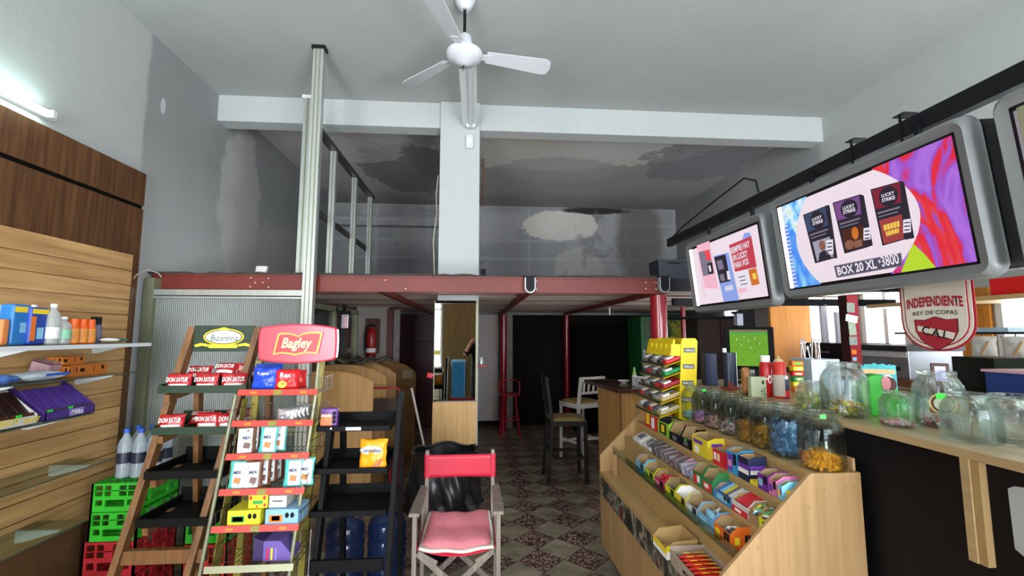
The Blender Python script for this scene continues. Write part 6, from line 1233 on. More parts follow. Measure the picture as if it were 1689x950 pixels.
# television with a green football picture
c = cpos(1228, 620); tv = thing('television', 'small black television showing a green playing field', 'television', (2.0, 3.22, z), -.5)
MB().bb((-.165, -.02, .10), (.165, .03, .41)).build('bezel', M('tv_black', '08080a', .7, var=0), tv, bevel=.006)
MB().bb((-.045, 0, .02), (.045, .03, .11)).build('neck', K_, tv); MB().lathe([(.10, 0), (.10, .012), (.04, .022), (.0001, .022)], n=28).build('base', K_, tv, smooth=True)
mS = bpy.data.materials.new('field_screen'); mS.use_nodes = True; nt = mS.node_tree; nt.nodes.clear(); N = nt.nodes.new; L = nt.links.new; o1 = N('ShaderNodeOutputMaterial'); e1 = N('ShaderNodeEmission'); tc = N('ShaderNodeTexCoord'); sp = N('ShaderNodeSeparateXYZ'); rp_ = N('ShaderNodeValToRGB'); rp_.color_ramp.interpolation = 'CONSTANT'; q = rp_.color_ramp.elements
q[0].position = 0; q[0].color = lin('7cb83c'); q[1].position = .355; q[1].color = lin('52c850')
for ps, cc in ((.366, '8a9060'), (.385, '7a7c5c')): u_ = q.new(ps); u_.color = lin(cc)
n_ = N('ShaderNodeTexNoise'); n_.inputs['Scale'].default_value = 30; mx = N('ShaderNodeVectorMath'); mx.operation = 'SCALE'; mr = N('ShaderNodeMapRange'); mr.inputs[3].default_value = .75; mr.inputs[4].default_value = 1.15
L(tc.outputs['Object'], sp.inputs[0]); L(sp.outputs[2], rp_.inputs[0]); L(tc.outputs['Object'], n_.inputs[0]); L(n_.outputs[0], mr.inputs[0]); L(rp_.outputs[0], mx.inputs[0]); L(mr.outputs[0], mx.inputs['Scale']); L(mx.outputs[0], e1.inputs[0]); e1.inputs[1].default_value = .85; L(e1.outputs[0], o1.inputs[0])
sc_ = MB().bb((-.125, -.0215, .125), (.125, -.0205, .39)).build('screen', mS, tv)
for i, (x_, z_) in enumerate(((-.08, .31), (-.03, .33), (.0, .30), (.04, .32), (.07, .28), (-.05, .27), (.01, .25))): MB().bb((x_, -.023, z_), (x_+.004, -.0216, z_+.016)).build('player_mark', emis('player_white', 'e8f0d8', .9), sc_)
# mid counter group
c = cpos(1240, 652); t = thing('sugar_packets_jar', 'glass jar of cream packets behind the pale green box', 'jar', (c[0]+.05, c[1]+.11, z)); MB().shell([(.038, 0), (.04, .01), (.04, .11), (.036, .12)], n=24).build('jar_body', m_gl, t, smooth=True); MB().cyl((0, 0, .12), (0, 0, .14), .039, 20).build('lid', m_sv, t, smooth=True)
pile('paper_sachets', 'cream paper sachets inside the small jar', 'sachets', (c[0]+.05, c[1]+.11, z+.003), .026, 0, .10, 26, .026, [CR_, m_whw, m_grn], 3, True, shape='bar')
t = thing('coffee_bag', 'brown and orange paper bag beside the pale green box', 'bag', (c[0]-.02, c[1]+.02, z), .2); snack_bag('bag_body', .05, .16, .04, M('brown_orange_bag', '9a6430', .5, var=.3, scale=30), t, 6)
c = cpos(1255, 656); t = thing('tea_box', 'pale green box with dark brush writing on the counter', 'box', (c[0], c[1]+.03, z), -.15); MB().bb((-.042, -.022, 0), (.042, .022, .115)).build('box_body', M('pale_green_card', 'b4bd9c', .6, var=.06), t, bevel=.0015); txt('+Δ', t, (.022, -.024, .035), (1, 0, 0), (0, 0, 1), M('ink_dark', '2a3024', .6, var=0), width=.026, height=.045)
MB().prism([(.024+.007*math.cos(2*PI*i/16), -.0235, .085+.011*math.sin(2*PI*i/16)) for i in range(16)], (0, .001, 0)).build('brush_mark', MC['ink_dark'], t)
c = cpos(1269, 656); t = spray_can((c[0]+.02, c[1]+.05, z), .032, .235, M('can_red', 'b8141c', .3, var=.03), W_, 'red spray can with a white cap standing on the counter', None, band=(.42, .45, W_), caph=.16)
disc = MB(); disc.prism([(.001+.012*math.cos(2*PI*i/20), -.0335, .10+.024*math.sin(2*PI*i/20)) for i in range(20)], (0, .001, 0)); disc.build('flame_oval', W_, t); MB().prism([(.001+.006*math.cos(2*PI*i/14), -.0350, .098+.013*math.sin(2*PI*i/14)) for i in range(14)], (0, .001, 0)).build('flame_mark', R_, t)
c = cpos(1290, 658); t = spray_can((c[0]+.02, c[1]+.04, z), .034, .235, M('can_orange_red', 'c42818', .35, var=.04), M('nozzle_tan', 'c8b088', .5, var=0), 'orange red gas can with a pointed nozzle on the counter', None, nozzle=True, band=(.05, .55, M('label_grey', 'b8b0a4', .6, var=.1)), caph=.14)
c = cpos(1305, 660); t = spray_can((c[0]+.02, c[1]+.07, z), .02, .125, M('small_navy', '26244e', .4, var=.2), W_, 'small navy and red bottle beside the gas can', None, band=(.05, .35, R_), caph=.15)
c = cpos(1316, 646)
for i, (nm, m_) in enumerate((('orange', O_), ('yellow', Y_), ('green', G_), ('red', R_), ('second yellow', Y_), ('top orange', O_))):
    t = thing('gum_pack', '%s gum pack in the traffic light coloured stack' % nm, 'gum pack', (c[0], c[1], z+i*.032), .1*(-1)**i, group='stack of coloured gum packs'); MB().bb((-.036, -.02, 0), (.036, .02, .030)).build('wrapper', m_, t, bevel=.006); MB().bb((-.02, -.0212, .008), (.02, -.0202, .021)).build('printed_label', MC['price_green'] if i == 5 else M('pale_mark', 'e8e0b0', .5, var=0), t)
c = at(1225, 650, Z=CZ); t = thing('folded_napkin', 'red brown folded napkin lying below the television', 'napkin', (c.x+.03, c.y+.22, z), .4); MB().prism([(-.06, -.05, 0), (.07, -.04, 0), (.01, .06, 0)], (0, 0, .012)).prism([(-.05, -.045, .012), (.06, -.035, .012), (.03, .01, .05)], (0, .004, 0)).build('napkin_cloth', M('brown_red_cloth', '8a3a2c', .7, var=.15), t)
tag(MB().box((1.60, 2.60, z+.006), (.03, .07, .010), R3(0, 0, .6)).build('pen_case', K_, bevel=.003), 'small black flat object lying near the counter edge', 'case')
# card terminal with red light and cutlery tub
t = thing('cash_terminal', 'dark terminal with a red light behind the gum packs', 'terminal', (1.95, 2.86, z), -.3); t.scale = (.75, .8, .75); MB().prism([(-.07, -.05, 0), (-.07, .05, 0), (-.07, .05, .2), (-.07, -.05, .16)], (.14, 0, 0)).build('terminal_body', M('terminal_grey', '211f20', .4, var=.1), t, bevel=.006); MB().cyl((.0, -.056, .12), (.0, -.05, .12), .008, 12).build('red_light', emis('red_led', 'ff2a30', 3), t)
t = thing('cutlery_tub', 'frosted white square tub full of cutlery behind the counter', 'tub', (2.32, 2.98, 1.24)); MB().prism([(-.10, -.10, 0), (.10, -.10, 0), (.10, .10, 0), (-.10, .10, 0)], (0, 0, .012)).build('tub_base', M('frosted_white', 'c4d2e0', .4, var=.05), t)
for (a, b_) in (((-.10, -.10), (.10, -.095)), ((-.10, .095), (.10, .10)), ((-.10, -.095), (-.095, .095)), ((.095, -.095), (.10, .095))): MB().bb((a[0], a[1], .012), (b_[0], b_[1], .24)).build('tub_wall', MC['frosted_white'], t)
rr = random.Random(11)
for i in range(14):
    x_, y_ = rr.uniform(-.07, .07), rr.uniform(-.07, .07); dx, dy = rr.uniform(-.04, .04), rr.uniform(-.03, .03); hgt = rr.uniform(.30, .37)
    wd = i % 4 == 0; kd = ('fork', 'spoon', 'knife', 'fork')[i % 4] if not wd else 'knife'
    o = MB().cyl((x_, y_, .012), (x_+dx, y_+dy, hgt), .005 if wd else .004, 8).ell((x_+dx, y_+dy, hgt), (.011, .004, .018) if kd != 'knife' else (.006, .004, .02), 8).build(kd, M('wood_handle', '6a4028', .5) if wd else m_sv, smooth=60); o.location = (2.32, 2.98, 1.241)
    tag(o, ('wooden handled %s sticking out of the cutlery tub' if wd else 'metal %s sticking out of the cutlery tub') % kd, kd, 'cutlery in the frosted tub')
t = thing('work_table', 'low table behind the counter that carries the cutlery tub', 'table', (2.42, 2.9, 0)); MB().bb((-.2, -.3, 1.20), (.2, .5, 1.238)).build('table_top', m_db, t)
for x_ in (-.17, .17):
    for y_ in (-.27, .46): MB().bb((x_-.02, y_-.02, 0), (x_+.02, y_+.02, 1.2)).build('leg', m_db, t)
# stacks of white cups
for (px, py0, py1, y, nm) in ((1357, 560, 503, 3.6, 'taller'), (1382, 545, 515, 3.75, 'shorter')):
    p1 = at(px, py1, X=3.1); y = p1.y; p0 = p1; t = thing('cup_stack', '%s stack of white plastic cups behind the counter' % nm, 'cups', (p0.x, y, 1.335), group='stacks of white cups'); H = p1.z-1.335; n = int(H/.012)
    for k in range(n): MB().shell([(.026, k*H/n), (.034, (k+.8)*H/n), (.036, (k+1)*H/n)], n=18).build('cup', M('cup_white', 'dcdde2', .5, var=0), t, smooth=True)
# red post with stickers
t = thing('sticker_post', 'red square post covered with stickers behind the counter', 'post', (2.70, 3.12, 0))
MB().bb((-.028, -.05, 0), (.055, .03, 1.93)).build('post_body', M('post_red', '8e1224', .4, var=.08), t); MB().bb((-.0295, -.05, .9), (-.028, .03, 1.93)).build('post_side', M('post_dark', '3a1418', .5), t)
for i, (z_, w_, h_, m_, a) in enumerate(((1.84, .06, .07, M('sticker_grey', '8a9088', .6, var=.3, scale=60), .05), (1.76, .09, .05, W_, .2), (1.69, .055, .10, M('sticker_green', '9aa890', .6, var=.3, scale=60), -.05), (1.60, .06, .06, MC['sticker_grey'], .0), (1.52, .035, .03, O_, .1), (1.47, .03, .025, LB_, .1), (1.41, .03, .025, W_, -.2), (1.34, .03, .03, PK_, .1), (1.27, .04, .05, MC['sticker_grey'], 0))):
    MB().box((-.005, -.0515-.0007*(i % 2), z_), (w_, .002, h_), R3(0, a, 0)).build('sticker', m_, t)
# ovens and back counter on the right wall
t = thing('back_counter', 'back worktop with white front along the right wall', 'counter', (3.4, 3.0, 0)); MB((3.4, 3.0, 0)).bb((3.0, 1.6, 0), (3.80, 4.20, 1.28)).build('cabinet_body', M('white_front', 'd8dadd', .5, var=.04), t); MB((3.4, 3.0, 0)).bb((2.97, 1.6, 1.28), (3.80, 4.2, 1.33)).build('worktop', M('brown_worktop', '7a5236', .4, var=.15), t)
def oven(x, y, z, w, d, h, body, lb, knobs, name='oven'):
    t = thing(name, lb, 'oven', (x, y, z), -PI/2); MB().bb((-w/2, 0, 0), (w/2, d, h)).build('oven_body', body, t, bevel=.006); MB().bb((-w*.46, -.006, h*.12), (w*.2, 0, h*.62)).build('oven_door', M('oven_glass', '121214', .15, var=.1), t); MB().bb((-w*.4, -.03, h*.66), (w*.15, -.018, h*.70)).build('door_handle', m_sv, t)
    for i in range(knobs): MB().cyl((w*.28+.0, -.014, h*(.2+.25*i)), (w*.28, 0, h*(.2+.25*i)), .012, 12).build('knob', K_, t)
    return t
oven(3.02, 3.75, 1.331, .48, .4, .24, M('oven_black', '1a1818', .4, var=.1), 'black microwave oven behind the red sticker post', 2)
t = thing('steel_cooker', 'stainless steel griddle with black knobs on the back worktop', 'griddle', (3.02, 3.22, 1.331), -PI/2); MB().bb((-.24, 0, 0), (.24, .42, .2)).build('griddle_body', M('brushed_steel', 'b8bcc2', .35, .7, var=.05), t, bevel=.005); MB().bb((-.25, -.02, .2), (.25, .43, .235)).build('hot_plate', M('plate_dark', '3a3632', .4, .3, var=.2), t); MB().bb((-.23, -.004, .15), (.23, 0, .19)).build('top_strip', m_whw, t)
for i in range(4): MB().cyl((-.17+.11*i, -.02, .07), (-.17+.11*i, 0, .07), .014, 12).build('knob', K_, t)
# dark shelf rail with items, orange wooden panels
m_or = woodm('orange_shelf_wood', 'c47a28', 'e39a44', 'Z', .5, .6)
t = thing('wood_partition', 'orange wooden upright panel behind the television', 'panel', (3.15, 4.32, 0)); MB().bb((-.22, 0, 0), (.20, .03, 1.98)).build('panel_board', m_or, t)
t = thing('black_door_frame', 'tall black panel left of the orange wooden panel', 'panel', (2.76, 4.42, 0)); MB().bb((-.075, 0, 0), (.07, .05, 1.98)).build('panel_board', M('near_black', '17151a', .5, var=.1), t)
t = thing('wall_lantern', 'small black lantern hanging in front of the black panel', 'lantern', (2.58, 4.30, 1.72)); MB().bb((-.04, -.04, 0), (.04, .04, .012)).bb((-.045, -.045, .13), (.045, .045, .15)).build('lantern_frame', K_, t); MB().bb((-.03, -.03, .012), (.03, .03, .13)).build('lantern_glass', M('lantern_pale', 'b8c0d0', .2, var=0), t); MB().cyl((0, 0, .15), (0, 0, .265), .006, 8).build('hanging_rod', K_, t)
tag(MB().cyl((2.0, 4.85, 1.82), (2.70, 4.43, 1.82), .016, 10).build('crossbar', K_, smooth=True), 'black bar crossing in front of the far side window', 'bar')
struct(MB().bb((XR-.03, 3.08, .9), (XR-.001, 3.66, 2.0)).build('trim_10', m_or), 'orange wooden wall lining behind the pennant')
t = thing('wall_shelf', 'pale wooden shelf board high on the right wall carrying a red box', 'shelf', (3.6, 2.7, 1.87)); MB().bb((-.25, -.9, 0), (.2, .95, .03)).build('shelf_plank', m_dse, t)
boxthing('red_box', 'red box with printed figures on the high right wall shelf', 'box', 3.38, 3.70, 2.05, 2.72, 1.901, .11, M('red_glossy_box', 'c81c1c', .35, var=.1), None)
t = thing('glass_wall_shelf', 'glass shelf with flat packs in front of the right window', 'shelf', (3.5, 2.7, 1.66)); MB().bb((-.20, -.85, -.008), (.2, .65, 0)).build('glass_plate', m_gl2, t); MB().bb((-.205, -.85, -.012), (-.2, .65, .002)).build('dark_edge', K_, t)
boxthing('flat_pack', 'bluish flat pack lying on the glass shelf by the pennant', 'pack', 3.35, 3.55, 2.62, 3.10, 1.661, .03, M('bluish_pack', '9ab0c0', .4, var=.2, scale=30), None)
pa, pb = at(1570, 600, X=2.75), at(1640, 600, X=2.75)
boxthing('black_carton', 'black and dark green carton behind the right jars', 'carton', 2.75, 2.98, pb.y, pa.y, 1.3305, .19, M('black_green_card', '1a1e16', .4, var=.3, scale=10), None, [(.1, .9, .12, .2, MC['grey_print'])])
t = thing('side_table', 'brown table carrying the black carton and the blue crate', 'table', (2.75, 2.1, 0)); MB().bb((-.25, -.9, 1.29), (.2, .45, 1.329)).build('table_top', M('brown_worktop', '7a5236', .4), t); 
for x_ in (-.2, .16):
    for y_ in (-.85, .41): MB().bb((x_-.02, y_-.02, 0), (x_+.02, y_+.02, 1.29)).build('leg', m_db, t)
t = thing('blue_crate', 'dark blue plastic crate with a white rim at the right edge', 'crate', (2.72, 1.86, 1.3295)); mb = MB(); mb.bb((-.14, -.28, 0), (.16, .28, .01)).bb((-.14, -.28, .01), (-.13, .28, .13)).bb((.15, -.28, .01), (.16, .28, .13)).bb((-.13, .27, .01), (.15, .28, .13)).bb((-.13, -.28, .01), (.15, -.27, .13)); mb.build('crate_body', M('deep_blue_plastic', '1c3a78', .4, var=.05), t); MB().bb((-.15, -.29, .13), (.17, .29, .142)).build('rim', M('pinkish_rim', 'c8a0a8', .5, var=0), t)
for i, (dy, lb) in enumerate(((.16, 'white patterned napkin packet hanging at the glass shelf, left'), (-.02, 'white patterned napkin packet hanging at the glass shelf, right'))):
    t = thing('napkin_packet', lb, 'packet', (3.28, 2.55+dy, 1.50), -PI/2); snack_bag('packet_body', .16, .135, .03, M('napkin_white', 'd4d2c8', .6, var=.05), t, i); MB().box((.02, -.018, .06), (.012, .002, .1), R3(0, .5, 0)).build('orange_stripe', M('stripe_tan', 'c8a070', .6, var=0), t)
    MB().cyl((0, 0, .13), (0, 0, .153), .003, 6).build('hanging_clip', K_, t)
# small lit screen behind the pennant
t = thing('lit_device', 'small device with a glowing violet white screen below the pennant', 'device', (2.51, 2.30, 1.3295), -.7); t.scale = (.62, .7, .8); MB().bb((-.06, 0, 0), (.06, .03, .20)).build('device_body', M('device_dark', '4a2a20', .5), t, bevel=.005); MB().bb((-.035, -.002, .08), (.035, 0, .18)).build('screen', emis('violet_screen', 'c8c8ff', 2.2), t)
# pennant
PX = 1.80; c0 = at(1540, 480, X=PX)
t = thing('football_pennant', 'white shield shaped football club pennant with red trim hanging under the large sign', 'pennant', (PX, c0.y, 0), -PI/2+.12); t.scale = (.93, 1, 1)
def pen(w, zt, zs, zb, y, mat, nm, th=.003, par=None):
    P = [(-w, zt), (-w*1.0, zs)]
    for i in range(1, 14): a = PI*i/14; P.append((-w*math.cos(a)*(1.0), zs-(zs-zb)*math.sin(a)**.85))
    P += [(w, zs), (w, zt)]; P.reverse()
    return MB().prism([(x_, y, z_) for x_, z_ in P], (0, th, 0)).build(nm, mat, par or t)
zt = 1.86; zb = at(1540, 579, X=PX).z; zs = zb+.125
m_pr = M('pennant_red', '9e1c2e', .8, var=.15, scale=60); m_pw = M('pennant_white', 'd6d0c4', .8, var=.06, scale=20)
pen(.142, zt, zs, zb, 0, m_pr, 'fringe'); pen(.133, zt, zs, zb+.008, -.002, m_pw, 'cloth'); pen(.122, zt, zs, zb+.018, -.0035, m_pr, 'red_piping'); pen(.117, zt, zs, zb+.023, -.005, m_pw, 'white_field')
MB().box((-.115, -.0062, (zt+zs)/2), (.006, .001, zt-zs)).box((.115, -.0062, (zt+zs)/2), (.006, .001, zt-zs)).build('side_line', m_pr, t) if 0 else None
zc_p = at(1540, 501, X=PX).z
txt('INDEPENDIENTE', t, (0, -.0065, zc_p+.002), (1, 0, 0), (0, 0, 1), m_pr, width=.215, height=.040, bold=.04, arc=.008)
txt('REY DE COPAS', t, (0, -.0065, at(1540, 517, X=PX).z), (1, 0, 0), (0, 0, 1), K_, width=.17, height=.016, bold=.01, arc=.004)
zc1, zc2 = at(1540, 523, X=PX).z, at(1540, 575, X=PX).z; zs2 = (zc1+zc2)/2
def crest(s, y, m_, nm):
    w = .080*s; h1 = (zc1-zc2)*s; zc_ = (zc1+zc2)/2; P = [(-w, zc_+h1*.42), (-w*.5, zc_+h1*.40), (0, zc_+h1*.5), (w*.5, zc_+h1*.40), (w, zc_+h1*.42), (w*.98, zc_+h1*.05), (w*.75, zc_-h1*.22), (w*.4, zc_-h1*.4), (0, zc_-h1*.52), (-w*.4, zc_-h1*.4), (-w*.75, zc_-h1*.22), (-w*.98, zc_+h1*.05)]
    return MB().prism([(a, y, b_) for a, b_ in P], (0, .001, 0)).build(nm, m_, t)
crest(1.04, -.0062, K_, 'crest_outline'); crest(1.0, -.0072, m_pr, 'crest_field')
MB().prism([(-.070, -.0082, zs2+.030), (-.071, -.0082, zs2+.008), (.060, -.0082, zs2-.024), (.069, -.0082, zs2-.002), (.070, -.0082, zs2+.000)], (0, .001, 0)).build('crest_band', m_pw, t)
txt('C.A.I.', t, (-.004, -.0088, zs2+.002), (1, 0, -.23), (.23, 0, 1), K_, width=.10, bold=.02)
MB().cyl((-.145, 0, zt), (.145, 0, zt), .006, 8).build('hanging_rod', K_, t, smooth=True)
# ================================================================ backlit signs hanging above the counter
SX = 1.60; TILT = math.radians(6)
m_bz = M('bezel_grey', '7c8083', .4, .2, var=.05, scale=20); m_bb2 = M('sign_body_black', '141218', .5, var=.1); m_in = M('bezel_inner', '1c161c', .4, var=0)
t = thing('ceiling_rail', 'long black steel rail above the signs running along the counter', 'rail', (1.72, 2.0, 2.47)); MB((1.72, 2.0, 2.47)).bb((1.70, -.3, 2.435), (1.74, 3.9, 2.505)).build('rail_bar', MC['black_steel'], t)
for y in (1.62, 1.86): MB((1.72, 2.0, 2.47)).bb((1.695, y-.005, 2.40), (1.70, y+.005, 2.53)).bb((1.69, y-.025, 2.53), (1.75, y+.025, 2.535)).build('clamp', K_, t)
for y in (.6,): MB((1.72, 2.0, 2.47)).cyl((1.72, y, 2.51), (1.72, y, ZC), .012, 8).build('drop_rod', MC['black_steel'], t)
tag(MB().tube([(1.72, 3.85, 2.50), (1.70, 3.6, 2.54), (1.71, 3.2, 2.60), (1.72, 2.72, 2.66), (1.72, 2.6, 2.60), (1.72, 2.58, 2.52)], .006, 6).build('power_cable', K_, smooth=True), 'thin black cable looping above the smaller lit sign', 'cable')
def sign(y0, y1, z0, z1, label, cat='sign'):
    # local: x towards the camera end of the counter, y into the box, z up
    t = thing('lit_sign', label, cat, (SX+.03, (y0+y1)/2, (z0+z1)/2), -PI/2, rx=TILT); t['group'] = 'backlit signs over the counter'
    W, H = y1-y0, z1-z0
    def rrect(w, h, r, n=5):
        P = []
        for cx, cz, a0 in ((w/2-r, h/2-r, 0), (-w/2+r, h/2-r, 90), (-w/2+r, -h/2+r, 180), (w/2-r, -h/2+r, 270)):
            for i in range(n+1): a = math.radians(a0+90*i/n); P.append((cx+r*math.cos(a), cz+r*math.sin(a)))
        return P
    o1 = rrect(W, H, .045); f = .052
    mb = MB(); n = len(o1); inn = [(max(-W/2+f, min(W/2-f, x)), max(-H/2+f, min(H/2-f, z))) for x, z in o1]
    layers = [([(x*.985, z*.985) for x, z in o1], .04), (o1, .022), ([(x*.99, z*.985) for x, z in o1], -.008), ([(x*.965, z*.94) for x, z in o1], -.022), (inn, -.012)]
    P = []
    for L_, y in layers: P += [(x, y, z) for x, z in L_]
    F = []
    for k in range(len(layers)-1):
        for i in range(n): F.append((k*n+i, k*n+(i+1) % n, (k+1)*n+(i+1) % n, (k+1)*n+i))
    mb.add(P, F); mb.build('bezel', m_bz, t, smooth=50)
    MB().bb((-W/2+.012, .035, -H/2+.02), (W/2-.012, .20, H/2-.02)).build('light_box', m_bb2, t, bevel=.02, seg=3)
    mb = MB(); a, b_ = W/2-f, H/2-f; g = .012
    mb.bb((-a-.004, -.013, b_-g), (a+.004, .0, b_+.004)).bb((-a-.004, -.013, -b_-.004), (a+.004, .0, -b_+g)).bb((-a-.004, -.013, -b_), (-a+g*.4, .0, b_)).bb((a-g, -.013, -b_), (a+.004, .0, b_)); mb.build('inner_frame', m_in, t)
    for x in (-W*.3, W*.25): MB().bb((x-.008, .08, H/2-.03), (x+.008, .10, H/2+.085)).build('hanging_strap', MC['black_steel'], t)
    return t, a-g*.5, b_-g*.5, (y0+y1)/2, (z0+z1)/2
def mapper(yc, zc):
    def f(px, py):
        # point of the tilted sign plane seen at this pixel, in sign coordinates
        d = FW + RT*((px-844.5)/FPX) - UP*((py-475)/FPX)
        n = V((-math.cos(TILT), 0, -math.sin(TILT))); p0 = V((SX+.03, yc, zc)); k = (p0-CAM).dot(n)/d.dot(n); p = CAM+d*k
        return (yc-p.y, (p-p0).dot(V((-math.sin(TILT), 0, math.cos(TILT)))))
    return f
def swirl(name, cols, scale, seed, s=1.0, bright=None):
    m = bpy.data.materials.new(name); m.use_nodes = True; nt = m.node_tree; nt.nodes.clear(); N = nt.nodes.new; L = nt.links.new
    o = N('ShaderNodeOutputMaterial'); e = N('ShaderNodeEmission'); tc = N('ShaderNodeTexCoord'); mp = N('ShaderNodeMapping'); mp.inputs['Location'].default_value = (seed, 0, seed); mp.inputs['Rotation'].default_value = (0, .7, 0); mp.inputs['Scale'].default_value = (1, 1, .45)
    n1 = N('ShaderNodeTexNoise'); n1.inputs['Scale'].default_value = scale; n1.inputs['Detail'].default_value = 4; n1.inputs['Distortion'].default_value = 1.6; r = N('ShaderNodeValToRGB'); E = r.color_ramp.elements
    E[0].position = cols[0][0]; E[0].color = lin(cols[0][1]); E[1].position = cols[-1][0]; E[1].color = lin(cols[-1][1])
    for p, c in cols[1:-1]: q = E.new(p); q.color = lin(c)
    L(tc.outputs['Object'], mp.inputs[0]); L(mp.outputs[0], n1.inputs['Vector']); L(n1.outputs[0], r.inputs[0]); L(r.outputs[0], e.inputs[0]); e.inputs[1].default_value = s; L(e.outputs[0], o.inputs[0]); return m
E_w = emis('film_white', 'f6e6f0', .92); E_led = emis('led_white', 'ffe8fb', 3.0); E_k = emis('film_black', '38323e', .8); E_g = emis('film_grey', '8a8296', .85); E_pink = emis('film_pink', 'f4b8cc', 1.0); E_red = emis('film_red', 'cc4a58', .9); E_blu = emis('film_blue', '8fa4e4', 1.0); E_rd2 = emis('film_bright_red', 'f05058', .95); E_lab = emis('film_pale', 'e8e2ee', 1.0); E_org = emis('film_orange', 'd87838', .9); E_yel = emis('film_yellow', 'f0c858', 1.0); E_skin = emis('film_skin', '9a6a5a', .8); E_purp = emis('film_purple', '8a5a9a', .8); E_slate = emis('film_slate', '4a5878', .8)
def art(t, mp, pts, mat, layer, name='artwork'):
    y = -.0135-.0006*layer
    return MB().prism([(mp(px, py)[0], y, mp(px, py)[1]) for px, py in pts], (0, .0004, 0)).build(name, mat, t)
def word(t, mp, s, a, b_, mat, layer, hgt=None, bold=.02, wmul=1):
    A, B = mp(*a), mp(*b_); y = -.0135-.0006*layer; w = math.hypot(B[0]-A[0], B[1]-A[1]); 
    return txt(s, t, ((A[0]+B[0])/2, y, (A[1]+B[1])/2), (B[0]-A[0], 0, B[1]-A[1]), (-(B[1]-A[1]), 0, B[0]-A[0]), mat, width=w*wmul, height=hgt, bold=bold)
# ---- large sign
t, a, b_, yc, zc = sign(1.29, 2.30, 1.83, 2.38, 'large backlit cigarette sign with three packs and a price over the counter')
mp = mapper(yc, zc); pn = MB().bb((-a, -.0125, -b_), (a, -.0120, b_)).build('lit_panel', E_w, t)
def clipx(pts): return [(max(-a, min(a, x)), max(-b_, min(b_, z))) for x, z in pts]
def artl(pts, mat, layer, name='artwork'):
    y = -.0135-.0006*layer; return MB().prism([(x, y, z) for x, z in clipx(pts)], (0, .0004, 0)).build(name, mat, pn)
# colour swirls left and right of a pale oval
S_r = swirl('film_swirl_right', [(.28, '8a48c8'), (.42, 'b878e8'), (.48, 'a060d8'), (.52, 'e83048'), (.58, 'f04848'), (.62, '9a58c8'), (.66, 'f05058'), (.78, 'c0d838')], 4.2, 2.1, .9)
S_l = swirl('film_swirl_left', [(.28, '78b8f8'), (.42, '4a8af0'), (.52, '9adcf8'), (.60, 'e8f4ff'), (.72, 'a8e070')], 6.0, 5.5, 1.0)
arcx = lambda z, s, x0, k: x0 + s*k*(1-(z/b_)**2)
zs_ = [(-b_+2*b_*i/16) for i in range(17)]
artl([(a, -b_)]+[(a, b_)]+[(arcx(z, 1, a*.30, a*.36), z) for z in reversed(zs_)], S_r, 0, 'colour_swirl')
artl([(-a*.94, b_), (-a*.94, -b_)]+[(arcx(z, -1, -a*.52, a*.26), z) for z in zs_], S_l, 0, 'colour_swirl')
artl([(a*.40, -b_), (a*.70, -b_), (a*.63, -b_*.75), (a*.56, -b_*.55), (a*.52, -b_*.62)], emis('film_lime', 'b8d838', 1.0), 1, 'lime_patch') 
artl([(-a, -b_), (-a*.935, -b_), (-a*.935, b_), (-a, b_)], E_led, 1, 'led_column')
for i in range(22):
    z = -b_+2*b_*(i+.5)/22; artl([(-a*.93, z-.004), (-a*.87, z-.003), (-a*.87, z+.003), (-a*.93, z+.004)], E_w, 2, 'led_reflection')
def pack(px, tint, img, stkr):
    # px: list of four corner pixels of the pack front, clockwise from top left
    TLp, TRp, BRp, BLp = px; f = lambda u, v: tuple((TLp[i]*(1-u)+TRp[i]*u)*(1-v)+(BLp[i]*(1-u)+BRp[i]*u)*v for i in (0, 1))
    q = lambda u0, v0, u1, v1, m_, l, nm='artwork': art(pn, mp, [f(u0, v1), f(u1, v1), f(u1, v0), f(u0, v0)], m_, l, nm)
    q(0, 0, 1, 1, E_k, 2, 'pack_front'); q(.04, .02, .96, .36, tint, 3, 'pack_swirl'); q(.08, .42, .9, .45, E_g, 3); q(.08, .49, .8, .51, E_g, 3)
    cc = [f(.55+.32*math.cos(2*PI*i/22), .20+.17*math.sin(2*PI*i/22)) for i in range(22)]; art(pn, mp, list(reversed(cc)), E_k, 4, 'pack_roundel')
    word(pn, mp, 'LUCKY', f(.33, .165), f(.77, .165), E_lab, 5, None, .03); word(pn, mp, 'STRIKE', f(.32, .245), f(.78, .245), E_lab, 5, None, .03)
    if img == 'face':
        q(.12, .58, .92, .97, emis('film_grey_blue', 'a8a4b8', .9), 3); art(pn, mp, [f(.52+.14*math.cos(-2*PI*i/16), .70+.10*math.sin(-2*PI*i/16)) for i in range(16)], E_skin, 4, 'portrait_head'); art(pn, mp, [f(.2, .97), f(.82, .97), f(.70, .83), (f(.52, .80)), f(.32, .83)], E_k, 4, 'portrait_body')
    elif img == 'orange':
        q(.1, .56, .95, .97, emis('film_dark_brown', '5a3428', .8), 3); art(pn, mp, [f(.62+.14*math.cos(-2*PI*i/16), .68+.12*math.sin(-2*PI*i/16)) for i in range(16)], E_org, 4, 'portrait_head'); art(pn, mp, [f(.3+.2*math.cos(-2*PI*i/16), .86+.09*math.sin(-2*PI*i/16)) for i in range(16)], E_skin, 4, 'portrait_hand'); q(.5, .82, .85, .95, E_skin, 4)
    else:
        q(.08, .56, .94, .98, emis('film_mouth_red', 'a84848', .9), 3); q(.2, .66, .82, .76, E_yel, 4, 'teeth'); q(.25, .78, .78, .86, E_yel, 4, 'teeth')
        for k in range(4): q(.32+.13*k, .66, .335+.13*k, .86, MC['film_mouth_red'], 5)
def side(pts, m1): art(pn, mp, list(reversed(pts)), E_k, 2, 'pack_side')
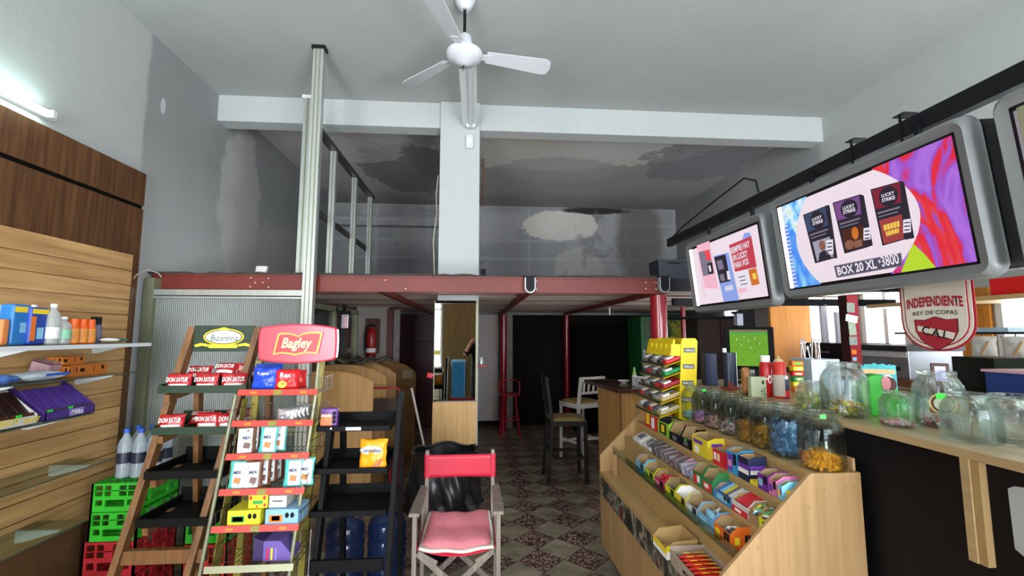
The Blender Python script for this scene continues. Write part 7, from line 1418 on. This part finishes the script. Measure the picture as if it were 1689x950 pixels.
pack([(1329, 354), (1367, 339), (1383, 425), (1349, 434)], E_slate, 'face', 0); side([(1367, 338), (1373, 338), (1386, 425), (1383, 426)], 0)
pack([(1378, 334), (1424, 320), (1434, 408), (1398, 418)], E_purp, 'orange', 0); side([(1424, 320), (1430, 322), (1445, 404), (1434, 408)], 0)
pack([(1441, 312), (1492, 298), (1499, 394), (1461, 405)], emis('film_dark_red', '8a3040', .85), 'teeth', 0); side([(1492, 298), (1497, 300), (1514, 392), (1499, 395)], 0)
for (x0, y0_, x1, y1_) in ((1368, 396, 1379, 420), (1430, 376, 1441, 396), (1496, 362, 1508, 384)):
    art(pn, mp, [(x0, y1_), (x1+1, y1_-2), (x1, y0_-2), (x0, y0_)], E_lab, 4, 'warning_label')
    for k in range(3): yy = y0_+3+k*6; art(pn, mp, [(x0+2, yy+3), (x1-1, yy+2), (x1-1, yy), (x0+2, yy+1)], E_k, 5, 'label_text')
art(pn, mp, [(1385, 458), (1495, 438), (1492, 416), (1380, 438)], E_g, 2, 'price_bar'); art(pn, mp, [(1386, 456), (1493, 437), (1491, 418), (1382, 439)], emis('film_slate_dark', '5a5468', .85), 3, 'price_bar')
word(pn, mp, 'BOX 20 XL', (1387, 447), (1452, 434), E_lab, 5, .040, .03); word(pn, mp, '$', (1455, 431), (1459, 430), E_lab, 5, .014, .02); word(pn, mp, '3800', (1460, 431), (1489, 425), E_lab, 5, .045, .02)
# ---- smaller sign, further back
t, a, b_, yc, zc = sign(2.36, 3.32, 1.80, 2.345, 'smaller looking backlit sign further back with a slogan on a red poster')
mp = mapper(yc, zc); pn = MB().bb((-a, -.0125, -b_), (a, -.0120, b_)).build('lit_panel', E_w, t)
artl([(-a, -b_), (-a*.90, -b_), (-a*.90, b_), (-a, b_)], E_led, 1, 'led_column')
for i in range(18):
    z = -b_*.8+1.6*b_*(i+.5)/18; artl([(-a*.72, z-.004), (-a*.66, z-.004), (-a*.66, z+.004), (-a*.72, z+.004)], E_pink, 2, 'led_reflection')
art(pn, mp, [(1166, 475), (1188, 476), (1173, 397), (1152, 405)], E_pink, 1, 'pink_poster')
art(pn, mp, [(1163, 455), (1181, 451), (1173, 411), (1155, 416)], E_g, 2, 'pack_front'); art(pn, mp, [(1169, 430), (1176, 428), (1173, 412), (1165, 413)], E_rd2, 3, 'pack_top'); art(pn, mp, [(1172, 452), (1181, 450), (1178, 432), (1170, 434)], E_k, 3, 'pack_side'); art(pn, mp, [(1174, 448), (1177, 447), (1175, 437), (1172, 438)], E_lab, 4, 'warning_label')
art(pn, mp, [(1197, 497), (1223, 495), (1205, 416), (1180, 422)], E_blu, 1, 'blue_poster'); art(pn, mp, [(1191, 467), (1208, 463), (1200, 419), (1181, 424)], E_k, 2, 'pack_front'); art(pn, mp, [(1189, 445), (1198, 443), (1194, 428), (1185, 430)], E_g, 3, 'pack_top'); art(pn, mp, [(1204, 461), (1209, 460), (1206, 446), (1202, 447)], E_lab, 3, 'warning_label'); art(pn, mp, [(1193, 464), (1200, 462), (1197, 451), (1190, 453)], E_g, 3, 'portrait')
word(pn, mp, '8888', (1200, 476), (1213, 473), E_lab, 3, .035, .03)
art(pn, mp, [(1216, 448), (1252, 440), (1243, 389), (1206, 404)], E_red, 2, 'red_poster'); word(pn, mp, 'SIEMPRE HAY', (1209, 414), (1241, 401), E_lab, 4, .040, .03); word(pn, mp, 'UN LUCKY', (1212, 426), (1237, 417), E_lab, 4, .040, .03); word(pn, mp, 'PARA VOS', (1215, 438), (1239, 430), E_lab, 4, .040, .03)
art(pn, mp, [(1223, 476), (1244, 471), (1238, 446), (1217, 450)], E_lab, 3, 'white_card')
for k, (x0, x1) in enumerate(((1222, 1233), (1224, 1234), (1226, 1237))): art(pn, mp, [(x0, 458+k*6), (x1, 456+k*6), (x1, 454+k*6), (x0, 456+k*6)], E_g, 4, 'card_text')
art(pn, mp, [(1244, 471), (1257, 468), (1251, 441), (1238, 445)], E_org, 3, 'orange_picture'); art(pn, mp, [(1247, 461), (1253, 459), (1250, 449), (1244, 452)], E_yel, 4, 'flower'); art(pn, mp, [(1222, 483), (1236, 480), (1234, 472), (1221, 475)], E_pink, 2, 'red_splash')
art(pn, mp, [(1228, 395), (1243, 389), (1240, 383), (1232, 384), (1230, 388)], E_blu, 2, 'blue_splash')
# ---- third sign, cut by the right edge, unlit
t, a, b_, yc, zc = sign(.30, 1.23, 1.815, 2.38, 'third sign of the row, unlit, cut off at the right edge')
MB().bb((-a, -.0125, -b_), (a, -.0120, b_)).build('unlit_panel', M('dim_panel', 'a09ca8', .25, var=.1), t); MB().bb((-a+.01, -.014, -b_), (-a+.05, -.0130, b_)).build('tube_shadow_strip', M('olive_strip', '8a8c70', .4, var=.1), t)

# ================================================================ seen in the mirror: shop front furniture and the photographer
t = thing('white_drawer_cabinet', 'white drawer cabinet by the shop window, seen in the mirror', 'cabinet', (-1.05, -1.45, 0)); MB().bb((-.25, -.2, 0), (.2, .2, .92)).build('cabinet_body', M('pale_green_white', 'c8d0c4', .5), t, bevel=.004)
for i in range(4): MB().bb((-.23, .2, .06+i*.215), (.18, .212, .25+i*.215)).build('drawer', M('drawer_white', 'd4dace', .5, var=.02), t, bevel=.003); MB().bb((-.06, .212, .16+i*.215), (.02, .222, .17+i*.215)).build('handle', m_sv, t)
t = thing('blue_cooler', 'bright blue cooler box near the front, seen in the mirror', 'cooler', (-.42, -1.35, 0)); MB().bb((-.16, -.2, 0), (.12, .2, 1.02)).build('cooler_body', M('cooler_blue', '2c86c8', .4), t, bevel=.01); MB().bb((-.17, -.21, 1.02), (.13, .21, 1.06)).build('lid', M('cooler_lid', '7ab8dc', .4), t, bevel=.005)
struct(MB().bb((-2.4, YF-.06, 1.15), (-.9, YF-.05, 1.28)).build('trim_11', M('yellow_tape', 'e8d820', .4, var=0)), 'yellow strip across the left shop window')
# photographer standing behind the camera, visible only as a slice in the mirror
def skinned(name, verts, edges, radii, mat, parent=None, root=0, sub=2):
    me = bpy.data.meshes.new(name); me.from_pydata(verts, edges, []); o = bpy.data.objects.new(name, me); COL.objects.link(o)
    if parent: o.parent = parent
    md = o.modifiers.new('skin', 'SKIN'); md.use_smooth_shade = True
    if not me.skin_vertices: 
        bpy.context.view_layer.objects.active = o
    sv = me.skin_vertices[0].data if me.skin_vertices else None
    if sv:
        for i, r in enumerate(radii): sv[i].radius = (r, r) if not isinstance(r, tuple) else r
        sv[root].use_root = True
    s = o.modifiers.new('sub', 'SUBSURF'); s.levels = 1; s.render_levels = sub
    dg = bpy.context.evaluated_depsgraph_get(); me2 = bpy.data.meshes.new_from_object(o.evaluated_get(dg)); o.modifiers.clear(); o.data = me2; me2.name = name
    me2.materials.clear(); me2.materials.append(mat)
    for p in me2.polygons: p.use_smooth = True
    return o
m_skin = M('skin', 'c08a6c', .55, var=.05); m_shirt = M('black_tshirt', '101014', .8, var=.1); m_trs = M('dark_trousers', '1a2030', .85, var=.15); m_hair = M('dark_hair', '1c1410', .6, var=.2)
t = thing('person', 'person in a black t-shirt holding up a phone to take the picture', 'person', (.03, -.30, 0))
Bv = [(0, 0, .95), (0, 0, 1.10), (0, .01, 1.28), (0, 0, 1.43), (0, .01, 1.52), (0, .03, 1.60), (0, .03, 1.69),
      (-.09, 0, .90), (-.10, .01, .50), (-.11, -.02, .08), (-.12, .10, .045), (.09, 0, .90), (.10, .01, .50), (.11, -.02, .08), (.12, .10, .045),
      (-.19, 0, 1.41), (-.30, .02, 1.22), (-.16, .15, 1.50), (-.11, .17, 1.555), (.19, 0, 1.41), (.30, .02, 1.22), (.14, .15, 1.50), (.09, .17, 1.555)]
Be = [(0, 1), (1, 2), (2, 3), (3, 4), (4, 5), (5, 6), (0, 7), (7, 8), (8, 9), (9, 10), (0, 11), (11, 12), (12, 13), (13, 14), (3, 15), (15, 16), (16, 17), (17, 18), (3, 19), (19, 20), (20, 21), (21, 22)]
Br = [(.14, .11), (.13, .10), (.155, .11), (.13, .09), .055, .085, .085, .085, .06, .042, .035, .085, .06, .042, .035, .055, .042, .03, .03, .055, .042, .03, .03]
try:
    body = skinned('body', [V(v) for v in Bv], Be, Br, m_skin, t)
except Exception as ex:
    print('skin failed', ex)
sh = MB(); sh.lathe([(.175, .92), (.165, 1.05), (.185, 1.28), (.215, 1.38), (.20, 1.44), (.12, 1.485), (.075, 1.51)], n=24); 
for i in range(len(sh.v)): v = sh.v[i]; sh.v[i] = V((v.x, v.y*.74+.0, v.z))
for s in (-1, 1): sh.cyl((s*.13, 0, 1.42), (s*.29, .018, 1.24), .085, 16, .065)
sh.build('t_shirt', m_shirt, t, smooth=60)
tr = MB(); tr.lathe([(.12, .82), (.17, .86), (.172, .95), (.165, .99)], n=24)
for i in range(len(tr.v)): v = tr.v[i]; tr.v[i] = V((v.x, v.y*.75, v.z))
for s in (-1, 1): tr.cyl((s*.085, 0, .92), (s*.10, .01, .5), .095, 16, .075); tr.cyl((s*.10, .01, .52), (s*.11, -.02, .07), .076, 16, .06)
tr.build('trousers', m_trs, t, smooth=60)
hd = MB(); hd.ell((0, .015, 1.685), (.088, .10, .085), 16); hd.build('hair', m_hair, t, smooth=True)
fc = MB(); fc.ell((-.03, .118, 1.64), (.010, .006, .006), 8); fc.ell((.03, .118, 1.64), (.010, .006, .006), 8); fc.build('eyes', K_, t); MB().ell((0, .128, 1.615), (.011, .014, .018), 8).build('nose', m_skin, t, smooth=True); MB().ell((0, .116, 1.578), (.024, .008, .006), 8).build('mouth', M('lips', 'a0605a', .5), t, smooth=True)
for s in (-1, 1):
    for k in range(4): sk = MB(); b0 = V((s*.085, .185, 1.575-.0)) + V((0, 0, .028-.020*k)); sk.tube([b0, b0+V((-s*.025, .02, .006)), b0+V((-s*.05, .018, .008))], [.009, .008, .006], 8); sk.build('finger', m_skin, t, smooth=True)
    MB().tube([(s*.09, .17, 1.545), (s*.07, .175, 1.53), (s*.045, .185, 1.55)], [.011, .010, .008], 8).build('thumb', m_skin, t, smooth=True)
for s in (-1, 1): MB().ell((s*.11, .09, .03), (.045, .13, .035), 12).build('shoe', K_, t, smooth=True)
t = thing('mobile_phone', 'white mobile phone held up in front of the face of the person', 'phone', (.03, -.085, 1.59)); MB().bb((-.075, -.004, -.035), (.075, .004, .038)).build('phone_body', M('phone_white', 'd8dade', .3, var=0), t, bevel=.003)
